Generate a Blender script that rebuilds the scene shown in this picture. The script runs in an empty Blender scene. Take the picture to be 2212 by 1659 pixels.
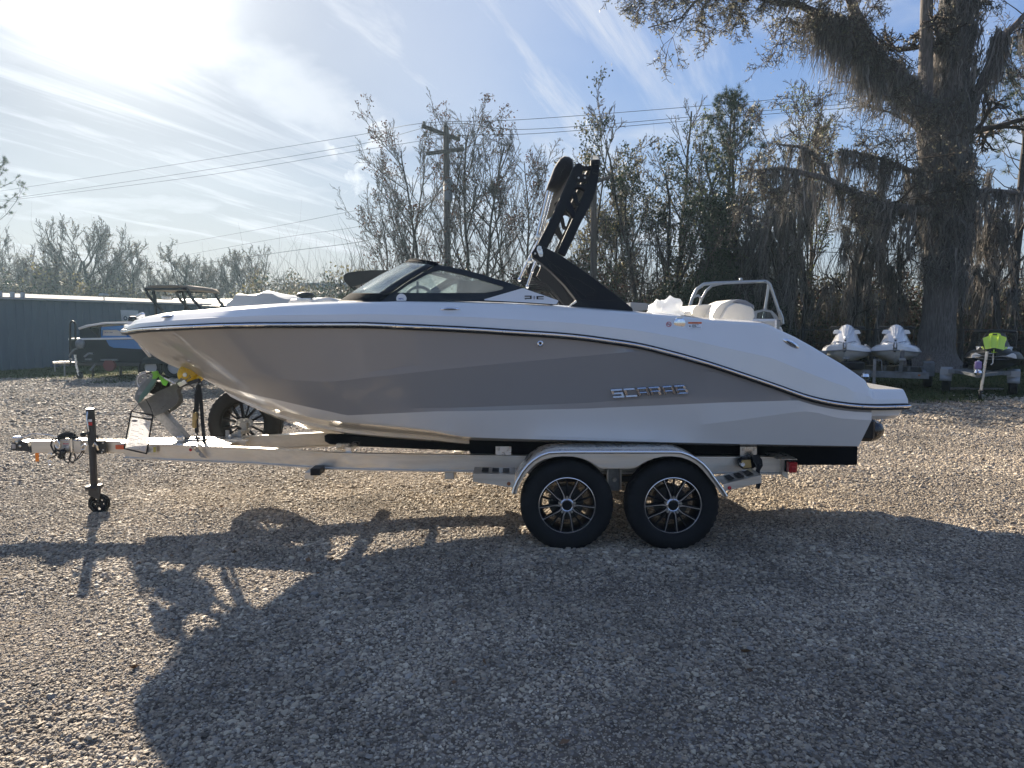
import bpy, bmesh, math, random
import numpy as np
from mathutils import Vector, Matrix, noise
from mathutils.geometry import tessellate_polygon

# ------------------------------------------------------------------ camera, sky, sun, exposure
sc = bpy.context.scene
COL = sc.collection
CAM_H = 1.68
FPX = 1533.0
PITCH = math.radians(5.05)
cam_d = bpy.data.cameras.new('camera'); cam = bpy.data.objects.new('camera', cam_d); COL.objects.link(cam)
cam.location = (0, 0, CAM_H); cam.rotation_euler = (math.radians(90) - PITCH, 0, 0)
cam_d.sensor_width = 36; cam_d.lens = FPX / 2212 * 36; cam_d.clip_end = 2000; cam_d.clip_start = .05
sc.camera = cam
sc.view_settings.view_transform = 'Standard'; sc.view_settings.look = 'None'
sc.view_settings.gamma = 1; sc.view_settings.use_curve_mapping = False
sc.view_settings.exposure = 1.74

SUN_EL = math.radians(23.3); SUN_AZ = math.radians(28.5)      # azimuth to the left of +Y
SUN_DIR = Vector((-math.sin(SUN_AZ) * math.cos(SUN_EL), math.cos(SUN_AZ) * math.cos(SUN_EL), math.sin(SUN_EL)))
world = bpy.data.worlds.new('World'); sc.world = world; world.use_nodes = True
nt = world.node_tree; nt.nodes.clear()
def N(t, typ, **kw):
    n = t.nodes.new(typ)
    for k, v in kw.items(): setattr(n, k, v)
    return n
def mathn(t, op, a, b=None, c=None, clamp=False):
    n = N(t, 'ShaderNodeMath', operation=op); n.use_clamp = clamp
    for i, x in enumerate((a, b, c)):
        if x is None: continue
        if isinstance(x, (int, float)): n.inputs[i].default_value = x
        else: t.links.new(x, n.inputs[i])
    return n.outputs[0]
def maprange(t, v, a, b, c=0., d=1., smooth=True):
    n = N(t, 'ShaderNodeMapRange'); n.interpolation_type = 'SMOOTHSTEP' if smooth else 'LINEAR'
    t.links.new(v, n.inputs[0])
    for i, x in enumerate((a, b, c, d)): n.inputs[i + 1].default_value = x
    return n.outputs[0]
def mixc(t, f, a, b):
    n = N(t, 'ShaderNodeMix', data_type='RGBA')
    for s, x in ((n.inputs[0], f), (n.inputs[6], a), (n.inputs[7], b)):
        if isinstance(x, (int, float)): s.default_value = x
        elif isinstance(x, (tuple, list)): s.default_value = (*x[:3], 1)
        else: t.links.new(x, s)
    return n.outputs[2]
def noisen(t, vec, scale, detail=4, rough=.55, dist=0., lac=2.):
    n = N(t, 'ShaderNodeTexNoise'); n.inputs['Scale'].default_value = scale; n.inputs['Detail'].default_value = detail
    n.inputs['Roughness'].default_value = rough; n.inputs['Distortion'].default_value = dist
    n.inputs['Lacunarity'].default_value = lac
    if vec is not None: t.links.new(vec, n.inputs['Vector'])
    return n
sky = N(nt, 'ShaderNodeTexSky', sky_type='NISHITA'); sky.sun_disc = False
sky.sun_elevation = SUN_EL; sky.sun_rotation = -SUN_AZ
sky.air_density = 1.0; sky.dust_density = 1.2; sky.ozone_density = 2.0; sky.altitude = 0
tc = N(nt, 'ShaderNodeTexCoord'); D = tc.outputs['Generated']
sep = N(nt, 'ShaderNodeSeparateXYZ'); nt.links.new(D, sep.inputs[0])
zz = mathn(nt, 'MAXIMUM', sep.outputs[2], 0.02)
den = mathn(nt, 'ADD', zz, 0.06)
px = mathn(nt, 'DIVIDE', sep.outputs[0], den); py = mathn(nt, 'DIVIDE', sep.outputs[1], den)
cmb = N(nt, 'ShaderNodeCombineXYZ'); nt.links.new(px, cmb.inputs[0]); nt.links.new(py, cmb.inputs[1])
def mapped(rot, scl, loc=(0, 0, 0)):
    m = N(nt, 'ShaderNodeMapping'); m.vector_type = 'POINT'; m.inputs['Rotation'].default_value = (0, 0, rot)
    m.inputs['Scale'].default_value = scl; m.inputs['Location'].default_value = loc
    nt.links.new(cmb.outputs[0], m.inputs[0]); return m.outputs[0]
rot = math.radians(-68)
def mapped2(rot, scl, loc):
    a = mapped(rot, (1, 1, 1)); m = N(nt, 'ShaderNodeMapping'); m.inputs['Scale'].default_value = scl
    m.inputs['Location'].default_value = loc; nt.links.new(a, m.inputs[0]); return m.outputs[0]
st = noisen(nt, mapped2(rot, (.30, 2.1, 1), (1.7, .4, 0)), 1.0, 9, .66, .55).outputs[0]      # long cirrus streaks
st2 = noisen(nt, mapped2(rot, (.85, 5.5, 1), (4.2, 3.1, 0)), 1.0, 6, .62, .8).outputs[0]     # fine fibres
big = noisen(nt, mapped(0, (.55, .38, 1), (2.3, .9, 0)), 1.0, 4, .5, .3).outputs[0]
puff = noisen(nt, mapped(.4, (.95, .75, 1), (7.1, 5.3, 0)), 1.0, 7, .55, .2).outputs[0]
streak = mathn(nt, 'MULTIPLY', maprange(nt, st, .43, .66), maprange(nt, st2, .2, .75, .35, 1.))
veil = maprange(nt, big, .36, .66, 0., .38)
dotn = N(nt, 'ShaderNodeVectorMath', operation='DOT_PRODUCT'); nt.links.new(D, dotn.inputs[0]); dotn.inputs[1].default_value = SUN_DIR
dv = dotn.outputs['Value']
near = maprange(nt, dv, .55, 1.0)                       # thin cloud is denser round the sun
halo = mathn(nt, 'POWER', mathn(nt, 'MAXIMUM', dv, 0.0), 45.0)
core = mathn(nt, 'POWER', mathn(nt, 'MAXIMUM', dv, 0.0), 240.0)
puffm = maprange(nt, puff, .47, .70, 0., .7)
m1 = mathn(nt, 'MULTIPLY', streak, mathn(nt, 'MULTIPLY_ADD', near, .7, .3))
m2 = mathn(nt, 'MULTIPLY', veil, mathn(nt, 'MULTIPLY_ADD', near, .55, .2))
fine = noisen(nt, D, 17.0, 6, .6, .3).outputs[0]
def cumulus(u, v, r0, r1):
    dx, dz = (u - 1106) / FPX, (829.5 - v) / FPX; d_ = Vector((dx, math.cos(PITCH) + math.sin(PITCH) * dz, -math.sin(PITCH) + math.cos(PITCH) * dz)).normalized()
    q = N(nt, 'ShaderNodeVectorMath', operation='DOT_PRODUCT'); nt.links.new(D, q.inputs[0]); q.inputs[1].default_value = d_
    return mathn(nt, 'MULTIPLY', maprange(nt, q.outputs['Value'], math.cos(math.radians(r1)), math.cos(math.radians(r0))), maprange(nt, fine, .44, .58))
smallc = mathn(nt, 'MAXIMUM', cumulus(800, 285, .4, 2.0), mathn(nt, 'MAXIMUM', cumulus(735, 312, .3, 1.6), cumulus(785, 385, .6, 2.4)))
cl = mathn(nt, 'MAXIMUM', m1, mathn(nt, 'MAXIMUM', m2, puffm), clamp=True)
hor = maprange(nt, sep.outputs[2], -.02, .30, 1., 0.)
cl = mathn(nt, 'MAXIMUM', cl, smallc)
cl = mathn(nt, 'MAXIMUM', cl, mathn(nt, 'MULTIPLY', hor, maprange(nt, dv, -.4, .8, .2, .5)), clamp=True)
bg = N(nt, 'ShaderNodeBackground')
STR = 0.065
# cloud radiance: lit by the sun, brighter towards it; clear sky keeps its colour but its glare rolls off
cb = mathn(nt, 'ADD', mathn(nt, 'MULTIPLY_ADD', near, .15, 3.85), mathn(nt, 'MULTIPLY', halo, 1.6))
cloudc = N(nt, 'ShaderNodeVectorMath', operation='SCALE'); cloudc.inputs[0].default_value = (.95, .99, 1.06)
nt.links.new(cb, cloudc.inputs['Scale'])
lum = N(nt, 'ShaderNodeRGBToBW'); nt.links.new(sky.outputs[0], lum.inputs[0])
roll = N(nt, 'ShaderNodeVectorMath', operation='SCALE'); nt.links.new(sky.outputs[0], roll.inputs[0])
nt.links.new(mathn(nt, 'DIVIDE', 1.2, mathn(nt, 'MULTIPLY_ADD', lum.outputs[0], 1 / 2.5, 1.0)), roll.inputs['Scale'])
tint = N(nt, 'ShaderNodeVectorMath', operation='MULTIPLY'); nt.links.new(roll.outputs[0], tint.inputs[0]); tint.inputs[1].default_value = (.80, .955, 1.24)
mx = mixc(nt, cl, tint.outputs[0], cloudc.outputs[0])
addc = N(nt, 'ShaderNodeVectorMath', operation='SCALE'); addc.inputs[0].default_value = (1.0, .97, .88)
nt.links.new(mathn(nt, 'MULTIPLY', core, 9.0), addc.inputs['Scale'])
sm = N(nt, 'ShaderNodeVectorMath', operation='ADD'); nt.links.new(mx, sm.inputs[0]); nt.links.new(addc.outputs[0], sm.inputs[1])
nt.links.new(sm.outputs[0], bg.inputs[0]); bg.inputs[1].default_value = STR
wo = N(nt, 'ShaderNodeOutputWorld'); nt.links.new(bg.outputs[0], wo.inputs[0])

sun_d = bpy.data.lights.new('sun', 'SUN'); sun = bpy.data.objects.new('sun', sun_d); COL.objects.link(sun)
sun_d.energy = 5.0; sun_d.angle = math.radians(.6); sun_d.color = (1.0, .87, .70)
sun.rotation_euler = SUN_DIR.to_track_quat('Z', 'Y').to_euler(); sun.location = (-20, 40, 30)

# air with a little haze, thickest where one looks towards the sun
def make_haze():
    x0, x1, y0, y1, z0, z1 = -90, 90, -25, 95, -1.2, 19.5
    me = bpy.data.meshes.new('haze'); me.from_pydata([(x, y, z) for z in (z0, z1) for y in (y0, y1) for x in (x0, x1)], [], [(0, 2, 3, 1), (4, 5, 7, 6), (0, 1, 5, 4), (2, 6, 7, 3), (0, 4, 6, 2), (1, 3, 7, 5)])
    m = bpy.data.materials.new('haze_air'); m.use_nodes = True; t = m.node_tree; t.nodes.clear()
    v = N(t, 'ShaderNodeVolumePrincipled'); v.inputs['Color'].default_value = (.55, .80, 1.0, 1); v.inputs['Density'].default_value = .00055; v.inputs['Anisotropy'].default_value = .45
    o = N(t, 'ShaderNodeOutputMaterial'); t.links.new(v.outputs[0], o.inputs['Volume']); me.materials.append(m)
    h = bpy.data.objects.new('haze', me); COL.objects.link(h); h['kind'] = 'stuff'; h['label'] = 'thin winter haze over the yard'; h['category'] = 'haze'
make_haze()

# ------------------------------------------------------------------ helpers
_ct, _st = math.cos(PITCH), math.sin(PITCH)
def W(u, v, Y):
    """world point on the vertical plane y=Y seen at (u, v) of the 2212 px wide photograph"""
    dx = (u - 1106) / FPX; dz = (829.5 - v) / FPX
    wy = _ct + _st * dz; wz = -_st + _ct * dz; s = Y / wy
    return Vector((dx * s, Y, CAM_H + wz * s))
def pchip(xs, ys):
    x = np.array(xs, float); y = np.array(ys, float); o = np.argsort(x); x = x[o]; y = y[o]
    h = np.diff(x); d = np.diff(y) / h; m = np.zeros(len(x))
    for i in range(1, len(x) - 1):
        if d[i - 1] * d[i] > 0:
            w1 = 2 * h[i] + h[i - 1]; w2 = h[i] + 2 * h[i - 1]
            m[i] = (w1 + w2) / (w1 / d[i - 1] + w2 / d[i])
    m[0] = d[0]; m[-1] = d[-1]
    def f(q):
        q = min(max(q, x[0]), x[-1]); i = min(max(int(np.searchsorted(x, q)) - 1, 0), len(h) - 1)
        t = (q - x[i]) / h[i]
        return float((2*t**3 - 3*t*t + 1) * y[i] + (t**3 - 2*t*t + t) * h[i] * m[i] + (-2*t**3 + 3*t*t) * y[i+1] + (t**3 - t*t) * h[i] * m[i+1])
    return f
def lin(xs, ys):
    o = np.argsort(xs); X = np.array(xs, float)[o]; Yv = np.array(ys, float)[o]
    return lambda q: float(np.interp(q, X, Yv))

MATS = {}
def mat(name, col=(.5, .5, .5), rough=.5, metal=0., spec=.5, var=.0, vscale=8., bump=0., bscale=60., coat=0., coatr=.05,
        trans=0., dirt=0., dirtcol=(.16, .13, .1), alpha=1., stretch=None, rvar=0., sheen=0., ior=1.5, emis=None, transl=0., rndcol=0.):
    if name in MATS: return MATS[name]
    m = bpy.data.materials.new(name); m.use_nodes = True; t = m.node_tree; b = t.nodes['Principled BSDF']
    MATS[name] = m
    b.inputs['Base Color'].default_value = (*col, 1); b.inputs['Roughness'].default_value = rough
    b.inputs['Metallic'].default_value = metal; b.inputs['Specular IOR Level'].default_value = spec
    b.inputs['Coat Weight'].default_value = coat; b.inputs['Coat Roughness'].default_value = coatr
    b.inputs['Transmission Weight'].default_value = trans; b.inputs['Alpha'].default_value = alpha; b.inputs['IOR'].default_value = ior
    if sheen: b.inputs['Sheen Weight'].default_value = sheen
    tcn = N(t, 'ShaderNodeTexCoord'); vec = tcn.outputs['Object']
    if stretch:
        mp = N(t, 'ShaderNodeMapping'); mp.inputs['Scale'].default_value = stretch; t.links.new(vec, mp.inputs[0]); vec = mp.outputs[0]
    out = None
    if var or dirt or rndcol:
        out = N(t, 'ShaderNodeRGB').outputs[0]; out.default_value = (*col, 1)
        if var:
            n = noisen(t, vec, vscale, 5, .6)
            f = maprange(t, n.outputs[0], .3, .7, 1 - var, 1 + var)
            s = N(t, 'ShaderNodeVectorMath', operation='SCALE'); t.links.new(out, s.inputs[0]); t.links.new(f, s.inputs['Scale']); out = s.outputs[0]
        if rndcol:
            oi = N(t, 'ShaderNodeNewGeometry'); f = maprange(t, oi.outputs['Random Per Island'], 0, 1, 1 - rndcol, 1 + rndcol, False)
            s = N(t, 'ShaderNodeVectorMath', operation='SCALE'); t.links.new(out, s.inputs[0]); t.links.new(f, s.inputs['Scale']); out = s.outputs[0]
        if dirt:
            n = noisen(t, vec, vscale * .35, 7, .68, .4)
            out = mixc(t, maprange(t, n.outputs[0], .48, .75, 0, dirt), out, dirtcol)
        t.links.new(out, b.inputs['Base Color'])
    if rvar:
        n = noisen(t, vec, vscale * 1.7, 5, .6)
        t.links.new(maprange(t, n.outputs[0], .3, .7, max(rough - rvar, .02), rough + rvar), b.inputs['Roughness'])
    if bump:
        n = noisen(t, vec, bscale, 4, .6); bp = N(t, 'ShaderNodeBump'); bp.inputs['Strength'].default_value = bump
        bp.inputs['Distance'].default_value = .01; t.links.new(n.outputs[0], bp.inputs['Height']); t.links.new(bp.outputs[0], b.inputs['Normal'])
    if transl:
        tr = N(t, 'ShaderNodeBsdfTranslucent'); ms = N(t, 'ShaderNodeMixShader'); ms.inputs[0].default_value = transl
        tr.inputs[0].default_value = (*col, 1)
        if out is not None: t.links.new(out, tr.inputs[0])
        t.links.new(b.outputs[0], ms.inputs[1]); t.links.new(tr.outputs[0], ms.inputs[2])
        t.links.new(ms.outputs[0], t.nodes['Material Output'].inputs[0])
    if emis: b.inputs['Emission Color'].default_value = (*emis, 1); b.inputs['Emission Strength'].default_value = 1
    return m
def glass(name, tint=(.9, .95, .95), a=.10, rough=.02, refl=1.0):
    """thin glazing: mostly see-through, Fresnel mirror, a little scattering film"""
    if name in MATS: return MATS[name]
    m = bpy.data.materials.new(name); m.use_nodes = True; t = m.node_tree; t.nodes.clear(); MATS[name] = m
    tr = N(t, 'ShaderNodeBsdfTransparent'); tr.inputs[0].default_value = (*tint, 1)
    gl = N(t, 'ShaderNodeBsdfGlossy'); gl.inputs['Roughness'].default_value = rough
    d1 = N(t, 'ShaderNodeBsdfDiffuse'); d1.inputs[0].default_value = (.75, .78, .8, 1); d2 = N(t, 'ShaderNodeBsdfTranslucent'); d2.inputs[0].default_value = (.75, .78, .8, 1)
    di = N(t, 'ShaderNodeMixShader'); t.links.new(d1.outputs[0], di.inputs[1]); t.links.new(d2.outputs[0], di.inputs[2])
    fr = N(t, 'ShaderNodeFresnel'); fr.inputs[0].default_value = 1.5
    n = noisen(t, N(t, 'ShaderNodeTexCoord').outputs['Object'], 3, 5, .6)
    m0 = N(t, 'ShaderNodeMixShader'); t.links.new(maprange(t, n.outputs[0], .3, .7, a * .6, a * 1.4), m0.inputs[0])
    t.links.new(tr.outputs[0], m0.inputs[1]); t.links.new(di.outputs[0], m0.inputs[2])
    m1 = N(t, 'ShaderNodeMixShader'); t.links.new(mathn(t, 'MULTIPLY', fr.outputs[0], refl, clamp=True), m1.inputs[0])
    t.links.new(m0.outputs[0], m1.inputs[1]); t.links.new(gl.outputs[0], m1.inputs[2])
    o = N(t, 'ShaderNodeOutputMaterial'); t.links.new(m1.outputs[0], o.inputs[0]); return m

def tag(o, label=None, cat=None, group=None, kind=None):
    if label: o['label'] = label
    if cat: o['category'] = cat
    if group: o['group'] = group
    if kind: o['kind'] = kind
    return o
def thing(name, label, cat, loc=(0, 0, 0), group=None, rz=0.):
    o = bpy.data.objects.new(name, None); COL.objects.link(o); o.location = loc; o.rotation_euler = (0, 0, rz)
    o.empty_display_size = .1
    o['origin'] = 0
    del o['origin']
    return tag(o, label, cat, group)
def root_of(o):
    while o.parent: o = o.parent
    return o
def copy_tree(o, parent=None):
    c = o.copy(); COL.objects.link(c); c.parent = parent
    for ch in list(o.children): copy_tree(ch, c)
    return c

class MB:
    """collects shapes, links them as one mesh object"""
    def __init__(s): s.v = []; s.f = []; s.mi = []; s.m = 0
    def add(s, vs, fs):
        b = len(s.v); s.v.extend([tuple(p) for p in vs]); s.f.extend([tuple(b + i for i in f) for f in fs]); s.mi.extend([s.m] * len(fs)); return s
    def box(s, c, d, rot=None, taper=None):
        x, y, z = d[0] / 2, d[1] / 2, d[2] / 2
        P = [Vector((sx * x, sy * y, sz * z)) for sz in (-1, 1) for sy in (-1, 1) for sx in (-1, 1)]
        if taper: P = [Vector((p.x * (taper if p.z > 0 else 1), p.y * (taper if p.z > 0 else 1), p.z)) for p in P]
        if rot is not None: P = [rot @ p for p in P]
        c = Vector(c); return s.add([p + c for p in P], [(0, 2, 3, 1), (4, 5, 7, 6), (0, 1, 5, 4), (2, 6, 7, 3), (0, 4, 6, 2), (1, 3, 7, 5)])
    def cbox(s, c, d, r=.005, rot=None):
        """box with chamfered edges (octagonal section on all axes, 24 verts)"""
        hx, hy, hz = d[0] / 2, d[1] / 2, d[2] / 2; r = min(r, hx * .49, hy * .49, hz * .49)
        P = []; idx = {}
        for sx in (-1, 1):
            for sy in (-1, 1):
                for sz in (-1, 1):
                    for ax, p in enumerate(((sx * hx, sy * (hy - r), sz * (hz - r)), (sx * (hx - r), sy * hy, sz * (hz - r)), (sx * (hx - r), sy * (hy - r), sz * hz))):
                        idx[(sx, sy, sz, ax)] = len(P); P.append(Vector(p))
        F = []
        for sg in (-1, 1):
            q = [(-1, -1), (1, -1), (1, 1), (-1, 1)]; q = q if sg > 0 else q[::-1]
            F.append([idx[(sg, a, b, 0)] for a, b in q]); F.append([idx[(b, sg, a, 1)] for a, b in q]); F.append([idx[(a, b, sg, 2)] for a, b in q])
        def ok(f):
            n = (P[f[1]] - P[f[0]]).cross(P[f[2]] - P[f[0]]); cc = sum((P[i] for i in f), Vector()) / len(f)
            return f if n.dot(cc) > 0 else f[::-1]
        for a in (-1, 1):
            for b in (-1, 1):
                F.append([idx[(a, b, -1, 0)], idx[(a, b, 1, 0)], idx[(a, b, 1, 1)], idx[(a, b, -1, 1)]])
                F.append([idx[(-1, a, b, 1)], idx[(1, a, b, 1)], idx[(1, a, b, 2)], idx[(-1, a, b, 2)]])
                F.append([idx[(a, -1, b, 0)], idx[(a, 1, b, 0)], idx[(a, 1, b, 2)], idx[(a, -1, b, 2)]])
        for k in [(a, b, c) for a in (-1, 1) for b in (-1, 1) for c in (-1, 1)]: F.append([idx[(*k, 0)], idx[(*k, 1)], idx[(*k, 2)]])
        F = [ok(list(f)) for f in F]
        if rot is not None: P = [rot @ p for p in P]
        c = Vector(c); return s.add([p + c for p in P], F)
    def bar(s, a, b, w, h=None, r=.003, up=(0, 0, 1)):
        """rectangular bar from a to b: w along the side, h along up"""
        a = Vector(a); b = Vector(b); h = w if h is None else h; d = b - a; L = d.length; d.normalize()
        u = Vector(up); sd = u.cross(d)
        if sd.length < 1e-4: sd = Vector((1, 0, 0)).cross(d)
        sd.normalize(); u = d.cross(sd); M = Matrix((d, sd, u)).transposed()
        return s.cbox((a + b) / 2, (L, w, h), r, M)
    def tube(s, pts, r, n=8, cap=True, closed=False):
        pts = [Vector(p) for p in pts]; k = len(pts); rs = r if isinstance(r, (list, tuple)) else [r] * k
        vs = []; fs = []; pu = None
        for i, p in enumerate(pts):
            if closed: d = pts[(i + 1) % k] - pts[i - 1]
            else: d = pts[min(i + 1, k - 1)] - pts[max(i - 1, 0)]
            if d.length < 1e-9: d = Vector((0, 0, 1))
            d.normalize()
            if pu is None:
                pu = Vector((0, 0, 1)) if abs(d.z) < .9 else Vector((1, 0, 0))
            a = d.cross(pu)
            if a.length < 1e-6: a = d.cross(Vector((0, 1, 0)))
            a.normalize(); pu = a.cross(d).normalized()
            for j in range(n):
                q = 2 * math.pi * j / n; vs.append(p + (a * math.cos(q) + pu * math.sin(q)) * rs[i])
        for i in range(k if closed else k - 1):
            for j in range(n):
                i2 = (i + 1) % k; fs.append((i * n + j, i * n + (j + 1) % n, i2 * n + (j + 1) % n, i2 * n + j))
        if cap and not closed: fs.append(tuple(range(n))[::-1]); fs.append(tuple((k - 1) * n + j for j in range(n)))
        return s.add(vs, fs)
    def lathe(s, prof, c=(0, 0, 0), axis='y', n=32, rot=None, closedprof=False, a0=0., a1=2 * math.pi):
        """prof: (axial, radius) list"""
        full = abs(a1 - a0 - 2 * math.pi) < 1e-6; k = len(prof); m = n if full else n + 1
        vs = []
        for j in range(m):
            q = a0 + (a1 - a0) * j / n; cs, sn = math.cos(q), math.sin(q)
            for (ax, r) in prof:
                p = {'y': Vector((r * cs, ax, r * sn)), 'x': Vector((ax, r * cs, r * sn)), 'z': Vector((r * cs, r * sn, ax))}[axis]
                vs.append((rot @ p if rot is not None else p) + Vector(c))
        fs = []
        for j in range(n):
            j2 = (j + 1) % m
            for i in range(k if closedprof else k - 1):
                i2 = (i + 1) % k; fs.append((j * k + i, j2 * k + i, j2 * k + i2, j * k + i2))
        return s.add(vs, fs)
    def ell(s, c, r, n=12, m=8, rot=None, zmin=-1.):
        c = Vector(c); vs = []; fs = []
        for i in range(m + 1):
            th = math.pi * i / m; z = max(math.cos(th), zmin); rr = math.sin(th)
            for j in range(n):
                q = 2 * math.pi * j / n; p = Vector((r[0] * rr * math.cos(q), r[1] * rr * math.sin(q), r[2] * z))
                vs.append((rot @ p if rot is not None else p) + c)
        for i in range(m):
            for j in range(n): fs.append((i * n + j, (i + 1) * n + j, (i + 1) * n + (j + 1) % n, i * n + (j + 1) % n))
        return s.add(vs, fs)
    def grid(s, P, closed_u=False, closed_v=False, flip=False):
        """P[i][j] of points"""
        a = len(P); b = len(P[0]); vs = [p for r in P for p in r]; fs = []
        for i in range(a if closed_u else a - 1):
            for j in range(b if closed_v else b - 1):
                f = (i * b + j, ((i + 1) % a) * b + j, ((i + 1) % a) * b + (j + 1) % b, i * b + (j + 1) % b); fs.append(f[::-1] if flip else f)
        return s.add(vs, fs)
    def plate(s, outer, holes=(), front=None, back=None):
        """outline (2D) with holes; front(p)/back(p) give the 3D point of the two faces"""
        polys = [list(outer)] + [list(h) for h in holes]
        def area(p): return sum(p[i][0] * p[(i + 1) % len(p)][1] - p[(i + 1) % len(p)][0] * p[i][1] for i in range(len(p)))
        if area(polys[0]) < 0: polys[0].reverse()
        for h in polys[1:]:
            if area(h) > 0: h.reverse()
        flat = [p for q in polys for p in q]
        tri = tessellate_polygon([[Vector((p[0], p[1], 0)) for p in q] for q in polys]); n = len(flat)
        F = [Vector(front(p)) for p in flat]; B = [Vector(back(p)) for p in flat]
        fs = []
        for t in tri:
            a, b, c = t; ar = (flat[b][0] - flat[a][0]) * (flat[c][1] - flat[a][1]) - (flat[c][0] - flat[a][0]) * (flat[b][1] - flat[a][1])
            if abs(ar) < 1e-12: continue
            if ar < 0: b, c = c, b
            fs.append((a, b, c)); fs.append((n + a, n + c, n + b))
        o = 0
        for q in polys:
            k = len(q)
            for i in range(k): fs.append((o + i, n + o + i, n + o + (i + 1) % k, o + (i + 1) % k))
            o += k
        return s.add(F + B, fs)
    def uvplate(s, outer, holes, Yf, t):
        """outline in photograph pixels standing at depth Yf (number or function of u,v), t metres thick away from the camera"""
        yf = Yf if callable(Yf) else (lambda u, v: Yf)
        fr = lambda p: W(p[0], p[1], yf(p[0], p[1]))
        return s.plate(outer, holes, fr, lambda p: fr(p) + Vector((0, t, 0)))
    def xzplate(s, outer, holes, y, t):
        return s.plate(outer, holes, lambda p: (p[0], y, p[1]), lambda p: (p[0], y + t, p[1]))
    def mirror(s, yc):
        b = MB(); b.v = [(x, 2 * yc - y, z) for x, y, z in s.v]; b.f = [f[::-1] for f in s.f]; b.mi = list(s.mi); return b
    def build(s, name, mats, parent=None, smooth=None, label=None, bevel=0., fix=True, merge=True):
        me = bpy.data.meshes.new(name); L = Vector((0, 0, 0))
        if parent is not None: L = root_of(parent).location
        me.from_pydata([(x - L.x, y - L.y, z - L.z) for x, y, z in s.v], [], s.f)
        for m in (mats if isinstance(mats, (list, tuple)) else [mats]): me.materials.append(m)
        me.polygons.foreach_set('material_index', s.mi)
        bm = bmesh.new(); bm.from_mesh(me)
        if merge:
            bmesh.ops.remove_doubles(bm, verts=bm.verts, dist=2e-5)
            bmesh.ops.dissolve_degenerate(bm, dist=1e-6, edges=bm.edges)
        if fix: bmesh.ops.recalc_face_normals(bm, faces=bm.faces)
        bm.to_mesh(me); bm.free()
        if smooth is not None:
            me.polygons.foreach_set('use_smooth', [True] * len(me.polygons)); me.set_sharp_from_angle(angle=math.radians(smooth))
        o = bpy.data.objects.new(name, me); COL.objects.link(o)
        if parent is not None: o.parent = parent
        if bevel:
            md = o.modifiers.new('bevel', 'BEVEL'); md.width = bevel; md.segments = 2; md.limit_method = 'ANGLE'; md.angle_limit = math.radians(40)
            md.harden_normals = False
        if label: o['label'] = label
        return o
def raw_mesh(name, V, F, mats, parent=None, mi=None, smooth=False):
    """fast numpy mesh; F is (n,3) or (n,4)"""
    V = np.asarray(V, np.float32); F = np.asarray(F, np.int32); k = F.shape[1]
    me = bpy.data.meshes.new(name); me.vertices.add(len(V)); me.vertices.foreach_set('co', V.ravel())
    me.loops.add(F.size); me.loops.foreach_set('vertex_index', F.ravel())
    me.polygons.add(len(F)); me.polygons.foreach_set('loop_start', np.arange(0, F.size, k, dtype=np.int32))
    if mi is not None: me.polygons.foreach_set('material_index', np.asarray(mi, np.int32))
    if smooth: me.polygons.foreach_set('use_smooth', np.ones(len(F), bool))
    for m in (mats if isinstance(mats, (list, tuple)) else [mats]): me.materials.append(m)
    me.update(calc_edges=True)
    o = bpy.data.objects.new(name, me); COL.objects.link(o)
    if parent is not None: o.parent = parent
    return o
def text_into(mb, s, place, w, h, depth=.003, bold=0.):
    """lettering as real raised glyphs; place(a,b,d) maps unit text box (a right, b up) and depth d to 3D; returns MB"""
    cu = bpy.data.curves.new('t', 'FONT'); cu.body = s; cu.offset = bold; o = bpy.data.objects.new('t', cu); COL.objects.link(o)
    me = bpy.data.meshes.new_from_object(o); bpy.data.objects.remove(o); bpy.data.curves.remove(cu)
    if not me.vertices: return mb
    xs = [v.co.x for v in me.vertices]; ys = [v.co.y for v in me.vertices]; x0, x1, y0, y1 = min(xs), max(xs), min(ys), max(ys)
    vs = [place((v.co.x - x0) / (x1 - x0), (v.co.y - y0) / (y1 - y0), depth) for v in me.vertices]
    mb.add(vs, [tuple(p.vertices) for p in me.polygons]); bpy.data.meshes.remove(me); return mb

def print_lines(mb, place, n, seed=1):
    """print too small to read in the photograph: broken strokes, line by line"""
    r = random.Random(seed)
    for k in range(n):
        b1 = 1 - k / n; b0 = b1 - .5 / n; a = 0
        while a < .95:
            w = min(r.uniform(.06, .22), 1 - a); mb.add([place(a, b0, 0), place(a + w, b0, 0), place(a + w, b1, 0), place(a, b1, 0)], [(0, 1, 2, 3)]); a += w + .035
            if r.random() < .12: break
    return mb

# ------------------------------------------------------------------ ground
YC = 6.35                                              # centre line of the boat and its trailer
def gz(x, y):
    """gentle rise and fall of the yard"""
    return .012 * math.sin(x * .9 + 1.3) * math.sin(y * .7) + .02 * (noise.noise(Vector((x * .35, y * .35, 0))))
gm = bpy.data.materials.new('gravel_ground'); gm.use_nodes = True; t = gm.node_tree; b = t.nodes['Principled BSDF']
o_ = N(t, 'ShaderNodeTexCoord').outputs['Object']
vo = N(t, 'ShaderNodeTexVoronoi'); vo.inputs['Scale'].default_value = 34; t.links.new(o_, vo.inputs['Vector'])
vo2 = N(t, 'ShaderNodeTexVoronoi'); vo2.inputs['Scale'].default_value = 17; t.links.new(o_, vo2.inputs['Vector'])
rs = N(t, 'ShaderNodeSeparateColor'); t.links.new(vo.outputs['Color'], rs.inputs[0])
cr = N(t, 'ShaderNodeValToRGB'); t.links.new(rs.outputs[0], cr.inputs[0])
e = cr.color_ramp.elements; e[0].color = (.10, .09, .085, 1); e[1].color = (.46, .42, .37, 1); e[1].position = 1
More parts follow.
